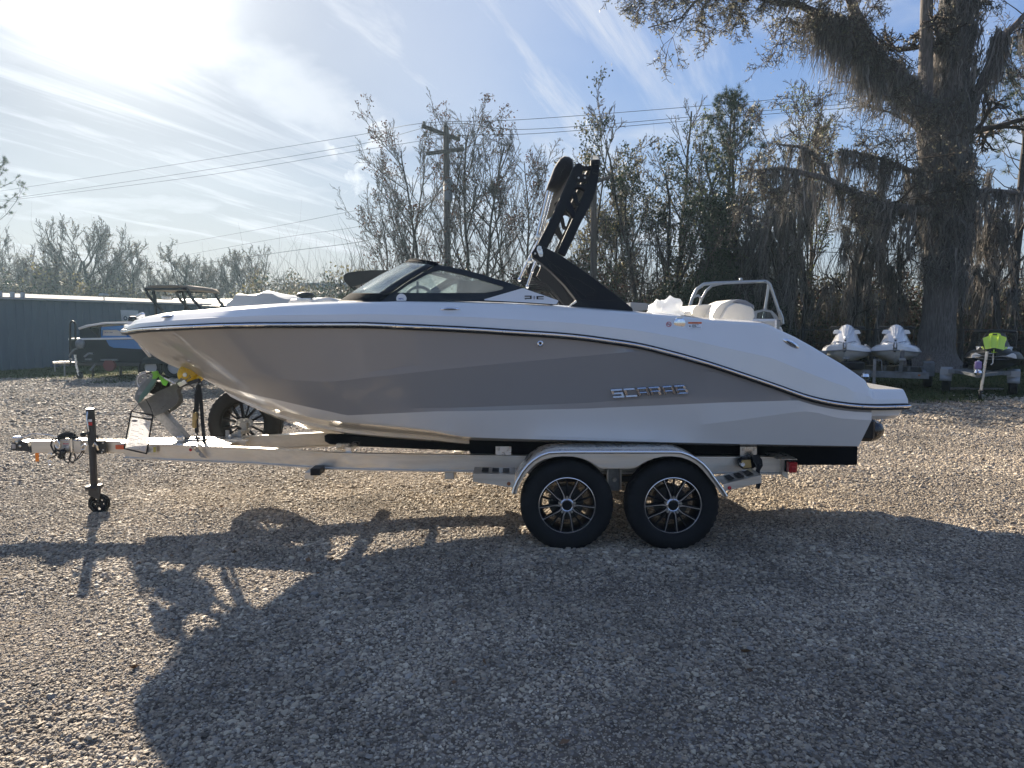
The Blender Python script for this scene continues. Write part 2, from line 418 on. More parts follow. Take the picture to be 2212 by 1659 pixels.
for p_, c_ in ((.3, (.20, .175, .155, 1)), (.6, (.28, .255, .235, 1)), (.85, (.36, .33, .29, 1))):
    q_ = e.new(p_); q_.color = c_
n1 = noisen(t, o_, .45, 5, .6).outputs[0]; n2 = noisen(t, o_, 2.2, 6, .65).outputs[0]
gr = mixc(t, maprange(t, n2, .35, .7, 0, .45), cr.outputs[0], (.17, .135, .10))
gr = mixc(t, maprange(t, vo.outputs['Distance'], .35, .7, 0, .8), gr, (.17, .14, .105))
# grass where the yard ends: far strip on the right and by the building on the left
sx = N(t, 'ShaderNodeSeparateXYZ'); t.links.new(o_, sx.inputs[0])
yy = mathn(t, 'ADD', sx.outputs[1], mathn(t, 'MULTIPLY', mathn(t, 'SUBTRACT', n1, .5), 1.5))
yy = mathn(t, 'ADD', yy, mathn(t, 'MULTIPLY', mathn(t, 'SUBTRACT', n2, .5), 2.2))
edge = mathn(t, 'ADD', mathn(t, 'MULTIPLY', maprange(t, sx.outputs[0], -9, 6, 20.6, 14.9), 1.0), 0.)
gmask = maprange(t, mathn(t, 'SUBTRACT', yy, edge), -.5, .7)
gc = mixc(t, maprange(t, noisen(t, o_, 5, 6, .7).outputs[0], .35, .65), (.032, .052, .016), (.11, .10, .045))
self_shade = N(t, 'ShaderNodeVectorMath', operation='SCALE'); t.links.new(gr, self_shade.inputs[0]); self_shade.inputs['Scale'].default_value = .8  # bare gravel colour dimmed evenly, standing in for stones shading one another
t.links.new(mixc(t, gmask, self_shade.outputs[0], gc), b.inputs['Base Color']); b.inputs['Roughness'].default_value = 1.; b.inputs['Specular IOR Level'].default_value = .05
bp = N(t, 'ShaderNodeBump'); bp.inputs['Strength'].default_value = 1.0; bp.inputs['Distance'].default_value = .02
t.links.new(mathn(t, 'ADD', mathn(t, 'MULTIPLY', vo.outputs['Distance'], -1.0), mathn(t, 'MULTIPLY', vo2.outputs['Distance'], -.6)), bp.inputs['Height'])
t.links.new(bp.outputs[0], b.inputs['Normal'])
xs_ = np.concatenate([np.array([-500, -200, -100, -60, -40, -30]), np.arange(-24, 24.1, .4), np.array([30, 40, 60, 100, 200, 500])])
ys_ = np.concatenate([np.array([-200, -60, -20, -8, -3]), np.arange(0, 26, .4), np.array([28, 32, 40, 60, 100, 200, 400, 900])])
V = np.array([(x, y, gz(x, y)) for y in ys_ for x in xs_]); nx = len(xs_)
F = np.array([(j * nx + i, j * nx + i + 1, (j + 1) * nx + i + 1, (j + 1) * nx + i) for j in range(len(ys_) - 1) for i in range(nx - 1)])
tag(raw_mesh('ground', V, F, gm, smooth=True), kind='structure')

# pebbles: points in a mesh, a deformed stone instanced on each
rng = np.random.default_rng(7)
def zone(y0, y1, dens, s0, s1, sl=1.56):
    A = (sl / 2) * (y1 * y1 - y0 * y0) + 2.4 * (y1 - y0); n = int(A * dens)
    y = np.sqrt(rng.uniform(y0 * y0, y1 * y1, n)) if y0 > 0 else rng.uniform(y0, y1, n)
    x = rng.uniform(-1, 1, n) * (sl / 2 * y + 1.2); s = np.exp(rng.normal(0, .36, n)) * (s0 + s1) / 2
    return x, y, np.clip(s, s0 * .45, s1 * 2.3)
Z = [zone(1.9, 4.2, 8200, .0046, .0084), zone(4.2, 7.0, 5600, .0055, .0092), zone(7.0, 11, 2500, .0075, .0122), zone(11, 19.0, 420, .014, .022), zone(19, 24, 200, .018, .028)]
X = np.concatenate([z[0] for z in Z]); Yp = np.concatenate([z[1] for z in Z]); S = np.concatenate([z[2] for z in Z])
cl_ = np.array([noise.noise(Vector((x * 1.3, y * 1.3, 3.1))) for x, y in zip(X[::1], Yp[::1])])
S *= np.clip(1 + .6 * cl_, .6, 1.6)                  # patches of finer and coarser stone
Zp = np.array([gz(x, y) for x, y in zip(X, Yp)]) + S * rng.uniform(-.25, .32, len(S))
en_ = np.array([noise.noise(Vector((a * .5, b_ * .5, 0))) for a, b_ in zip(X, Yp)]); kp_ = (Yp + en_ * 2.5 + rng.normal(0, .45, len(X))) < np.interp(X, [-9, 6], [20.6, 14.9])
X, Yp, S, Zp = X[kp_], Yp[kp_], S[kp_], Zp[kp_]
ptm = bpy.data.meshes.new('gravel'); ptm.vertices.add(len(X)); ptm.vertices.foreach_set('co', np.stack([X, Yp, Zp], 1).astype(np.float32).ravel())
at = ptm.attributes.new('size', 'FLOAT', 'POINT'); at.data.foreach_set('value', S.astype(np.float32))
grav = bpy.data.objects.new('gravel', ptm); COL.objects.link(grav)
tag(grav, 'loose grey and tan crushed stone covering the yard', 'gravel', kind='stuff')
pm = bpy.data.materials.new('pebble'); pm.use_nodes = True; t = pm.node_tree; b = t.nodes['Principled BSDF']
oi = N(t, 'ShaderNodeObjectInfo'); cr = N(t, 'ShaderNodeValToRGB'); t.links.new(oi.outputs['Random'], cr.inputs[0]); e = cr.color_ramp.elements
e[0].color = (.12, .10, .08, 1); e[1].color = (.62, .54, .42, 1)
for p_, c_ in ((.16, (.22, .185, .145, 1)), (.34, (.31, .262, .20, 1)), (.5, (.39, .31, .222, 1)), (.62, (.28, .262, .235, 1)), (.8, (.44, .37, .275, 1)), (.94, (.50, .43, .32, 1))):
    q_ = e.new(p_); q_.color = c_
nn = noisen(t, N(t, 'ShaderNodeTexCoord').outputs['Object'], 30, 4, .7).outputs[0]
sc_ = N(t, 'ShaderNodeVectorMath', operation='SCALE'); t.links.new(cr.outputs[0], sc_.inputs[0]); t.links.new(maprange(t, nn, .3, .7, .8, 1.2), sc_.inputs['Scale'])
pn = noisen(t, oi.outputs['Location'], .55, 5, .6, .3).outputs[0]; pn2 = noisen(t, oi.outputs['Location'], 2.6, 3, .6).outputs[0]
sc2 = N(t, 'ShaderNodeVectorMath', operation='SCALE'); t.links.new(sc_.outputs[0], sc2.inputs[0]); t.links.new(mathn(t, 'MULTIPLY', maprange(t, pn, .35, .65, .78, 1.14), maprange(t, pn2, .35, .65, .88, 1.1)), sc2.inputs['Scale'])
pc2 = mixc(t, maprange(t, pn, .52, .68, 0, .35), sc2.outputs[0], (.36, .29, .20))
t.links.new(pc2, b.inputs['Base Color']); b.inputs['Roughness'].default_value = .75; b.inputs['Specular IOR Level'].default_value = .3
ng = bpy.data.node_groups.new('pebbles', 'GeometryNodeTree')
ng.interface.new_socket('Geometry', in_out='INPUT', socket_type='NodeSocketGeometry'); ng.interface.new_socket('Geometry', in_out='OUTPUT', socket_type='NodeSocketGeometry')
gi = N(ng, 'NodeGroupInput'); go = N(ng, 'NodeGroupOutput'); jn = N(ng, 'GeometryNodeGeometryToInstance')
for k in range(6):
    ico = N(ng, 'GeometryNodeMeshIcoSphere'); ico.inputs['Subdivisions'].default_value = 2; ico.inputs['Radius'].default_value = 1
    sp = N(ng, 'GeometryNodeSetPosition'); nz = N(ng, 'ShaderNodeTexNoise'); nz.inputs['Scale'].default_value = .85; nz.inputs['Detail'].default_value = 1.5
    pos = N(ng, 'GeometryNodeInputPosition'); ad = N(ng, 'ShaderNodeVectorMath', operation='ADD'); ad.inputs[1].default_value = (k * 7.3, k * 3.1, k * 5.7)
    ng.links.new(pos.outputs[0], ad.inputs[0]); ng.links.new(ad.outputs[0], nz.inputs['Vector'])
    sb = N(ng, 'ShaderNodeVectorMath', operation='SUBTRACT'); ng.links.new(nz.outputs['Color'], sb.inputs[0]); sb.inputs[1].default_value = (.5, .5, .5)
    sl_ = N(ng, 'ShaderNodeVectorMath', operation='SCALE'); sl_.inputs['Scale'].default_value = 2.0; ng.links.new(sb.outputs[0], sl_.inputs[0])
    ng.links.new(ico.outputs['Mesh'], sp.inputs['Geometry']); ng.links.new(sl_.outputs[0], sp.inputs['Offset'])
    tf = N(ng, 'GeometryNodeTransform'); tf.inputs['Scale'].default_value = ((1.15, .8, .55), (1, .95, .62), (1.35, .75, .45), (.95, .9, .7), (1.1, .7, .6), (1.2, 1.0, .4))[k]
    ng.links.new(sp.outputs[0], tf.inputs['Geometry'])
    ng.links.new(tf.outputs[0], jn.inputs[0])
iop = N(ng, 'GeometryNodeInstanceOnPoints'); iop.inputs['Pick Instance'].default_value = True
ri = N(ng, 'FunctionNodeRandomValue', data_type='INT'); ri.inputs[4].default_value = 0; ri.inputs[5].default_value = 5
rv = N(ng, 'FunctionNodeRandomValue', data_type='FLOAT_VECTOR'); rv.inputs[0].default_value = (-.45, -.45, 0); rv.inputs[1].default_value = (.45, .45, 6.283)
na = N(ng, 'GeometryNodeInputNamedAttribute', data_type='FLOAT'); na.inputs['Name'].default_value = 'size'
ng.links.new(gi.outputs[0], iop.inputs['Points']); ng.links.new(jn.outputs[0], iop.inputs['Instance'])
ng.links.new(ri.outputs[2], iop.inputs['Instance Index']); ng.links.new(rv.outputs[0], iop.inputs['Rotation']); ng.links.new(na.outputs[0], iop.inputs['Scale'])
sm_ = N(ng, 'GeometryNodeSetMaterial'); sm_.inputs['Material'].default_value = pm
ng.links.new(iop.outputs[0], sm_.inputs[0]); ng.links.new(sm_.outputs[0], go.inputs[0])
md = grav.modifiers.new('pebbles', 'NODES'); md.node_group = ng
ptm.materials.append(pm)
# ================================================================== MATERIALS
white_gel = mat('white_gelcoat', (.73, .73, .72), .22, coat=.6, coatr=.04, var=.02, vscale=2)
grey_gel = mat('grey_gelcoat', (.285, .280, .280), .32, coat=.6, coatr=.04, var=.015, vscale=2.5)
black_pl = mat('black_plastic', (.013, .014, .016), .5, spec=.3, var=.15, vscale=12)
black_pw = mat('black_powder_coat', (.014, .015, .018), .6, spec=.25, bump=.15, bscale=400)
chrome = mat('chrome', (.85, .86, .88), .07, 1.)
steel = mat('polished_steel', (.72, .73, .75), .16, 1.)
alu = mat('brushed_aluminium', (.70, .67, .62), .42, 1., var=.07, vscale=5, stretch=(.35, 6, 6), rvar=.1, dirt=.25, dirtcol=(.42, .38, .32))
alu2 = mat('bright_aluminium', (.74, .73, .71), .3, 1., var=.06, vscale=9, rvar=.1)
galv = mat('galvanised_steel', (.30, .30, .295), .5, .6, var=.16, vscale=26, rvar=.12)
rubber = mat('tyre_rubber', (.011, .012, .014), .8, spec=.25, bump=.3, bscale=90, dirt=.25, dirtcol=(.06, .055, .05))
carpet = mat('black_carpet', (.012, .013, .016), .95, bump=.8, bscale=260, spec=.1)
vinyl = mat('cream_vinyl', (.72, .68, .60), .5, var=.04, bump=.08, bscale=60)
vinyl_g = mat('grey_vinyl', (.20, .21, .23), .5, bump=.15, bscale=200)
gls = glass('windshield_glass', (.80, .88, .88), .10)
red_l = mat('red_lens', (.42, .015, .02), .2, coat=.6)
bolt_m = mat('zinc_bolt', (.68, .67, .64), .3, 1.)
web_m = mat('black_webbing', (.015, .016, .018), .8)

# ================================================================== THE BOAT
BOAT = thing('bowrider_boat', 'long white and grey bowrider boat with black wakeboard tower, strapped on the trailer in front', 'boat', (0, YC, 0))
hr = pchip([-3.434, -3.42, -3.38, -3.30, -3.15, -2.9, -2.5, -2.0, -1.3, -.5, 1.0, 2.0, 2.6, 2.95],
           [.0, .07, .16, .28, .45, .66, .89, 1.05, 1.17, 1.22, 1.23, 1.21, 1.17, 1.12])
hc = pchip([-2.80, -2.6, -2.3, -2.0, -1.5, -1.0, -.5, 0, 3.0], [0, .17, .40, .58, .79, .93, 1.01, 1.05, 1.09])
def uvcurve(pts, hb, linear=False):
    """photograph polyline -> (x -> z) where the point's depth is YC minus its half-beam hb(x)"""
    xs, zs = [], []
    for u, v in pts:
        Y = YC - .6
        for _ in range(25):
            p = W(u, v, Y); Y = .5 * Y + .5 * (YC - hb(p.x))
        xs.append(p.x); zs.append(p.z)
    for i in range(1, len(xs)):
        if xs[i] <= xs[i - 1]: xs[i] = xs[i - 1] + .002
    return (lin if linear else pchip)(xs, zs)
z_rail = uvcurve([(277.6, 717.5), (300, 713), (350, 709.5), (417, 706), (500, 703), (600, 702), (727, 702), (764, 702), (900, 706.5), (1031, 713), (1100, 717.5), (1210, 724.5), (1262, 729.5), (1310, 736), (1371, 745), (1450, 763.5), (1523, 784), (1600, 809), (1675, 834.5), (1751, 860.5), (1790, 869.5), (1827, 875), (1860, 878), (1903, 879), (1963, 877.5)], hr)
z_keel = uvcurve([(277.5, 722), (305.6, 741.7), (317.6, 756.6), (337, 772), (367, 788), (397, 800.5), (431, 813.5), (472.6, 837.4), (494.5, 852), (532, 874), (572, 892), (612, 909), (651, 922), (697, 933.6), (730, 940), (800, 951), (1000, 962), (1400, 968), (1873, 970)], lambda x: 0.)
z_chine_ = uvcurve([(434, 816), (472, 836), (500, 848), (560, 871), (640, 894), (714, 909), (800, 917), (912, 928), (1011, 944), (1100, 947.5), (1300, 952), (1545, 957.7), (1860, 964)], hc)
X_CH = -2.80
def z_chine(x): return max(z_chine_(x), z_keel(x)) if x > X_CH + .03 else z_keel(x)
def hull_hb(x, z):
    zr, zc = z_rail(x), z_chine(x); h0 = hc(x) if x > X_CH + .03 else 0.; h1 = hr(x)
    t_ = min(max((z - zc) / max(zr - zc, 1e-3), 0), 1)
    p = .84 - .12 * min(max((x + 3.2) / 1.6, 0), 1)
    return h0 + (h1 - h0) * t_ ** p
def sidecurve(pts, linear=False):
    xs, zs = [], []
    for u, v in pts:
        Y = YC - 1
        for _ in range(30):
            p = W(u, v, Y); Y = .5 * Y + .5 * (YC - hull_hb(p.x, p.z))
        xs.append(p.x); zs.append(p.z)
    return (lin if linear else pchip)(xs, zs)
z_g = sidecurve([(429, 812.5), (472.7, 830), (512, 843), (600, 864), (713, 889), (745, 896.5), (753.6, 897), (813, 894), (945, 888), (1262, 882.3), (1371, 877.5), (1561, 869), (1751, 863.6), (1900, 863)], True)
z_1 = sidecurve([(340, 745), (430, 768), (548.6, 798.3), (608, 812), (640, 814.5), (680.8, 814.5), (753.6, 809), (879, 792), (1044.6, 771), (1262, 748.7), (1370, 742), (1400, 740)])
z_2 = sidecurve([(340, 752), (430, 776), (548, 806), (640, 822), (700, 824), (790, 816), (901, 804), (1020, 791.5), (1262, 769), (1400, 757), (1500, 752)])
z_3 = sidecurve([(340, 770), (700, 872), (745, 884), (1000, 880), (1262, 870.8), (1371, 863), (1561, 852), (1686.6, 845), (1751, 842)], True)
z_w = sidecurve([(434, 818), (745, 905), (1000, 935), (1400, 950), (1453, 940.7), (1489, 920), (1600, 906), (1720, 889), (1738, 888), (1760, 890), (1808, 902.7), (1873, 907)], True)
def ramp(x, a, b): return min(max((x - a) / (b - a), 0), 1)
X_T = W(1873, 908, YC - 1.1).x                                 # top of the transom
X_TB = W(1854, 964, YC - 1.08).x
X_END = W(1963, 878, YC - 1.12).x
stations = [-3.434, -3.431, -3.425, -3.415, -3.40, -3.38, -3.35, -3.31, -3.26, -3.2, -3.13, -3.05] + list(np.arange(-2.97, X_T - .01, .055)) + [X_T]
def hull_rows(x):
    zr = z_rail(x) - .015; zk = z_keel(x); zc = z_chine(x)
    zz_ = [zr, zr - .02 * 1, z_1(x), z_2(x), (z_2(x) + z_3(x)) / 2, z_3(x), z_g(x), z_w(x), zc]
    kb = [ramp(x, -2.9, -1.4)] * 9
    off = [0, 0, 0, .009 * ramp(x, -2.4, -.8) * (1 - ramp(x, 1.2, 1.9)), .0, .0, .010 * ramp(x, -1.7, -.2) * (1 - .6 * ramp(x, 2, 2.7)), .020 * ramp(x, 1.2, 1.5), 0]
    wv = ramp(x, -2.95, -2.0); ze = max(zz_[6], zc)
    for i in range(1, 6): zz_[i] = zz_[i] * wv + (zr + (ze - zr) * i / 6) * (1 - wv)
    for i in range(1, 9): zz_[i] = max(min(zz_[i], zz_[i - 1] - .0015), zc + .0015 * (8 - i)) if i < 8 else zc
    for i in range(8): zz_[i] = max(zz_[i], zc)
    P = []
    for z, o in zip(zz_, off):
        P.append((x, hull_hb(x, z) + (o if z > zc + .02 else 0), z))
    h0 = P[-1][1]
    # bottom: small chine flat, lifting strake, keel
    for f_, st_ in ((.93, -.004), (.55, .0), (.52, -.02), (0, 0)):
        z = zk + (zc - zk) * f_ + (st_ if h0 > .25 else 0); P.append((x, h0 * f_, max(z, zk)))
    return P
rows = [hull_rows(x) for x in stations]
last = rows[-1]                                                  # rake the transom
zt, zb = z_rail(X_T), z_keel(X_T)
rows[-1] = [(X_T + (X_TB - X_T) * ramp(-z, -W(1873, 908, YC - 1.1).z, -W(1854, 964, YC - 1.08).z), h, z) for x, h, z in last]
def hullpart(r0, r1, mirror=False):
    m = MB(); s = 1 if mirror else -1
    m.grid([[(p[0], YC + s * p[1], p[2]) for p in r[r0:r1 + 1]] for r in rows], flip=mirror); return m
# grey topsides, white bottom
for a, b_, mt, nm in ((0, 6, grey_gel, 'grey_topside'), (6, 12, white_gel, 'white_bottom')):
    m = hullpart(a, b_); q = hullpart(a, b_, True); m.add(q.v, q.f); m.build(nm, mt, BOAT, smooth=9 if a == 0 else 11)
# transom plate
m = MB(); r = rows[-1]; near_ = [Vector((p[0], YC - p[1], p[2])) for p in r]; far_ = [Vector((p[0], YC + p[1], p[2])) for p in r]
m.grid([[a + Vector((.0, 0, 0)), b_ + Vector((0, 0, 0))] for a, b_ in zip(near_, far_)]); m.build('transom', white_gel, BOAT, smooth=20)
# swim platform overhang
plat = []
zbot = W(1900, 907.5, YC - 1.14).z
for x, hh, k in ((X_T - .02, 1.12, 0), (X_T + .1, 1.125, 0), (X_END - .14, 1.12, 0), (X_END - .06, 1.10, .0), (X_END - .03, 1.085, .035), (X_END - .015, 1.07, .075)):
    zr = z_rail(x) - .015; zl = min(zbot + k, zr - .03)
    plat.append([(x, zr, hh), (x, zl + .03, hh - .005), (x - .004, zl, hh - .045)])
m = MB()
for s in (-1, 1): m.grid([[(x, YC + s * h, z) for x, z, h in r] for r in plat], flip=s > 0)
m.grid([[(r[2][0], YC - r[2][2], r[2][1]), (r[2][0], YC + r[2][2], r[2][1])] for r in plat])
m.grid([[(p[0], YC - p[2], p[1]), (p[0], YC + p[2], p[1])] for p in plat[-1]])
m.build('platform_skirt', white_gel, BOAT, smooth=25)

# ---- deck moulding
ztop_pts = [(281, 702), (284, 697), (299, 686.5), (320, 683), (350, 680), (415, 673), (436, 671), (500, 665), (600, 658), (735, 653.5), (860, 651), (1000, 653), (1100, 656.5), (1210, 662), (1365, 674), (1400, 677.5), (1480, 683.5), (1534.8, 690.5), (1652.5, 697), (1675, 708.5), (1713, 726), (1751, 747), (1808, 783), (1857.7, 819), (1862.5, 829), (1868, 836.5), (1875, 838), (1949, 838.3)]
hd = lambda x: max(hr(x) - .15 * ramp(x, -3.434, -3.0) - .015, 0.) if x > -3.39 else max(hr(x) * .75 - .03, 0)
z_top = uvcurve(ztop_pts, hd, True)
X_D0 = -3.425
dst = [-3.428, -3.42, -3.41, -3.39, -3.36, -3.32, -3.27, -3.2, -3.1, -3.0] + list(np.arange(-2.9, X_END - .1, .05)) + [X_END - .06, X_END - .03, X_END - .004]
xa = W(1857.7, 819, YC - 1.0).x
dst = sorted(set([round(x, 4) for x in dst] + [round(xa + d, 4) for d in (-.02, 0, .01, .02, .03, .045)]))
xe = W(1949, 838, YC - .97).x
z_ptop = W(1900, 838.2, YC - .98).z
z_sh = lambda x: 0
def deck_row(x, s):
    zr = z_rail(x) + .012; zt_ = z_top(x)
    if x > xe: zt_ = z_ptop - (x - xe) / (X_END - xe) * (z_ptop - zr) * .62
    zt_ = max(zt_, zr + .004); h = hr(x); H = zt_ - zr
    k = ramp(x, -3.43, -3.1); kk = 1 - ramp(x, 2.3, 2.55) * .35
    bulge = ramp(x, .9, 1.6) * (1 - ramp(x, 2.05, 2.25)) * .0
    hp = .42 if x < 2.5 else .36
    P = [(h, zr), (h - .004, zr + H * .12), (h - .012 * k, zr + H * hp), (h - .030 * k * kk, zr + H * (hp + .08)),
         (h - (.085 - bulge) * k * kk, zr + H * .8), (h - .118 * k * kk, zr + H * .94), (h - .14 * k * kk, zr + H * .99), (h - .165 * k, zt_)]
    w1 = max(h - .26, 0); w2 = max(h - .31, 0)
    op = -2.75 < x < 2.05
    zc_ = zt_ + .012 * ramp(x, -3.3, -2.9) if x < 2.3 else zt_
    if x > 2.3: w1 = h - .22; w2 = h - .24
    P.append((w1, zc_ - (0 if x < 2.3 else .0)))
    P.append((w2 if op else w2, zc_ - .015 if x < 2.3 else zt_ - .0))
    if op: P.append((w2 - .03, 1.35)); P.append((0, 1.32))
    else:
        P.append((w2 * .5, zc_ + (.02 if x < -2 else 0))); P.append((0, zc_ + (.03 if x < -2 else 0)))
    return [(x, YC + s * max(a, 0), b_) for a, b_ in P]
m = MB()
for s in (-1, 1): m.grid([deck_row(x, s) for x in dst], flip=s > 0)
# close the ends
e_ = deck_row(dst[-1], -1); f_ = deck_row(dst[-1], 1); m.grid([[a, b_] for a, b_ in zip(e_[:8], f_[:8])])
DECK = m.build('deck', white_gel, BOAT, smooth=16)

# ---- rub rail: black extrusion with a bright insert, wrapping the whole boat
def rail_path():
    P = [];
    for x in [-3.434, -3.432, -3.428, -3.42, -3.41, -3.395, -3.37, -3.34, -3.3, -3.24, -3.17, -3.1] + list(np.arange(-3.02, X_END - .08, .06)) + [X_END - .08, X_END - .04]:
        P.append((x, hr(x), z_rail(x)))
    x, h, z = P[-1]; P.append((X_END - .005, h - .02, z)); P.append((X_END, h - .06, z)); P.append((X_END, .5, z)); P.append((X_END, 0, z)); return P
RP = rail_path()
def sweep(prof, mtl, name, r0=0):
    m = MB(); n = len(RP)
    for s in (-1, 1):
        G = []
        for i, (x, h, z) in enumerate(RP):
            a = RP[max(i - 1, 0)]; c = RP[min(i + 1, n - 1)]; tx, th = c[0] - a[0], c[1] - a[1]
            if i == 0: tx, th = 0, 1
            L = math.hypot(tx, th) or 1; nx_, nh = -th / L, tx / L
            if i == n - 1: nx_, nh = 1, 0
            if nh < -.2: nx_, nh = -nx_, -nh
            G.append([(x + nx_ * o, YC + s * (h + nh * o), z + dz) for o, dz in prof])
        m.grid(G, closed_v=True, flip=s > 0)
    return m.build(name, mtl, BOAT, smooth=30)
sweep([(-.01, .023), (.012, .021), (.017, .014), (.019, -.016), (.014, -.023), (-.01, -.025)], black_pl, 'rub_rail')
sweep([(.015, .012), (.023, .0105), (.028, .004), (.028, -.002), (.023, -.0075), (.015, -.009)], chrome, 'rail_insert')
scr = MB(); scr.lathe([(-.006, .0), (-.006, .005), (-.002, .0065), (.0, .0065)], axis='y', n=8); SM = None
for k in range(24):
    x = -3.2 + k * .262
    if x > X_END - .1: break
    if SM is None: so = scr.build('screw', bolt_m, BOAT, smooth=30); SM = so; so.data.transform(Matrix.Translation((0, YC, 0)))
    else: so = SM.copy(); COL.objects.link(so)
    so.location = (x, -hr(x) - .029 + 0, z_rail(x) + .001)

# ---- bright bezels along the deck
def deck_Y(u, v):
    """depth of the deck side under a photograph point"""
    Y = 5.2
    for _ in range(20):
        p = W(u, v, Y); zr = z_rail(p.x) + .012; H = max(z_top(p.x) - zr, .02); f = (p.z - zr) / H
        Y = YC - (hr(p.x) - np.interp(f, [0, .12, .42, .5, .8, .94, 1], [0, .004, .012, .03, .085, .118, .165]))
    return Y
def bezel(u, v, ru, rv, ang=0., nm='navigation_light'):
    Y = deck_Y(u, v) - .004; c = W(u, v, Y); a = ru / FPX * Y; b_ = rv / FPX * Y; R = Matrix.Rotation(math.radians(ang), 3, 'Y')
    m = MB(); m.ell(c, (a, .016, b_), 20, 10, R); o = m.build(nm, chrome, BOAT, smooth=40)
    m = MB(); m.ell(c + Vector((0, -.009, 0)) , (a * .68, .012, b_ * .45), 16, 8, R); m.build('lens', mat('dark_lens', (.10, .09, .08), .12, coat=.5), o, smooth=40)
bezel(365, 684.5, 17, 4.2, -4); bezel(972, 668, 28 * .8, 4.6, 0); bezel(1708.5, 742.5, 20.5, 7.0, 29)
# fuel filler cap
Y = deck_Y(1467.5, 698) - .002; c = W(1467.5, 698, Y); m = MB(); m.lathe([(-.012, 0), (-.013, .034), (-.009, .042), (0, .044), (.012, .044)], c, 'y', 28); fc = m.build('fuel_cap', chrome, BOAT, smooth=35)
m = MB(); m.cbox(c + Vector((0, -.012, .041)), (.042, .014, .012), .003); m.build('hinge', steel, fc)
# warning decal and fuel decal: flat prints on the deck side
def decal_at(u0, v0, u1, v1, dy=.003):
    return lambda a, b_, d=0: W(u0 + (u1 - u0) * a, v1 + (v0 - v1) * b_, deck_Y(u0 + (u1 - u0) * a, v1 + (v0 - v1) * b_) - dy - d)
orange = mat('orange_print', (.75, .16, .03), .45); wp = mat('white_print', (.8, .8, .8), .4); bk = mat('black_print', (.02, .02, .02), .5); rd = mat('red_print', (.55, .03, .03), .5)
pl = decal_at(1486, 695, 1516.5, 709.5)
def quadp(m, pl, a0, b0, a1, b1, d=0., n=4):
    m.grid([[pl(a0 + (a1 - a0) * i / n, b0, d), pl(a0 + (a1 - a0) * i / n, b1, d)] for i in range(n + 1)])
m = MB(); quadp(m, pl, 0, 0, 1, 1); wd = m.build('warning_decal', wp, BOAT, fix=False)
m = MB(); quadp(m, pl, .02, .70, .98, .97, .0008); m.build('orange_band', orange, wd)
m = MB(); text_into(m, 'WARNING', lambda a, b_, d: pl(.3 + .4 * a, .76 + .15 * b_, .0016), 1, 1); m.build('lettering', bk, wd)
m = MB(); print_lines(m, lambda a, b_, d: pl(.30 + .62 * a, .08 + .5 * b_, .0012), 4); m.build('small_print', bk, wd)
m = MB()
for k in range(5):
    an = k * 1.2566; m.add([pl(.14 + .02 * math.cos(an + 1.5), .35 + .05 * math.sin(an + 1.5), .0012), pl(.14 + .11 * math.cos(an), .35 + .24 * math.sin(an), .0012), pl(.14 + .02 * math.cos(an - 1.5), .35 + .05 * math.sin(an - 1.5), .0012)], [(0, 1, 2)])
m.build('figure_symbol', bk, wd)
pl = decal_at(1439, 695, 1450.5, 706)
m = MB(); ring = lambda r0, r1, n=24: [[pl(.5 + r * math.cos(2 * math.pi * i / n), .5 + r * math.sin(2 * math.pi * i / n), .0006) for r in (r0, r1)] for i in range(n + 1)]
m.grid(ring(.40, .5)); fd = m.build('fuel_decal', rd, BOAT)
m = MB(); text_into(m, 'E-15', lambda a, b_, d: pl(.18 + .64 * a, .36 + .28 * b_, .0012), 1, 1, bold=.01); m.build('lettering', bk, fd)
m = MB(); m.add([pl(.16, .80, .0018), pl(.23, .87, .0018), pl(.84, .20, .0018), pl(.77, .13, .0018)], [(0, 1, 2, 3)]); m.build('slash', rd, fd)
# through-hull fitting
def on_hull(u, v, d=0.):
    Y = 5.2
    for _ in range(25):
        p = W(u, v, Y); Y = .5 * Y + .5 * (YC - hull_hb(p.x, p.z))
    return W(u, v, Y) + Vector((0, -d, 0))
c = on_hull(1167, 742, .004); m = MB(); m.lathe([(-.012, .009), (-.014, .014), (-.01, .021), (.004, .024)], c, 'y', 20); th = m.build('through_hull_fitting', chrome, BOAT, smooth=40)
m = MB(); m.lathe([(-.004, 0), (-.004, .012)], c, 'y', 16); m.build('bore', black_pl, th)
# bow eye
m = MB(); m.bar(W(306, 742, YC) + Vector((-.02, 0, .0)), W(331, 771, YC) + Vector((-.025, 0, 0)), .03, .02, .006); m.build('bow_eye', steel, BOAT)
# name in raised chrome strokes
def strokes(ch):
    w = .2
    return {'S': [(0, .8, 1, 1), (0, .42, .2, .8), (0, .4, 1, .6), (.8, .2, 1, .45), (0, 0, 1, .2)],
            'C': [(0, .8, 1, 1), (0, .15, .22, .85), (0, 0, 1, .2)],
            'a': [(.1, .84, .9, 1), (.80, 0, 1, .88), (0, 0, .20, .88), (.15, .36, .85, .50)],
            'R': [(0, .84, .92, 1), (0, 0, .2, .9), (0, .42, .9, .56), (.78, .5, .98, .9), (.66, 0, .88, .46)],
            'B': [(0, .84, .9, 1), (0, 0, .2, 1), (0, .43, .88, .57), (.74, .53, .94, .9), (0, 0, .95, .16), (.80, .1, 1.02, .48)],
            '2': [(0, .84, 1, 1), (.76, .5, 1, .86), (0, .42, 1, .58), (0, .1, .24, .5), (0, 0, 1, .16)],
            '1': [(.36, 0, .66, 1)],
            '5': [(0, .84, 1, 1), (0, .5, .24, .86), (0, .42, 1, .58), (.76, .1, 1, .5), (0, 0, 1, .16)]}[ch]
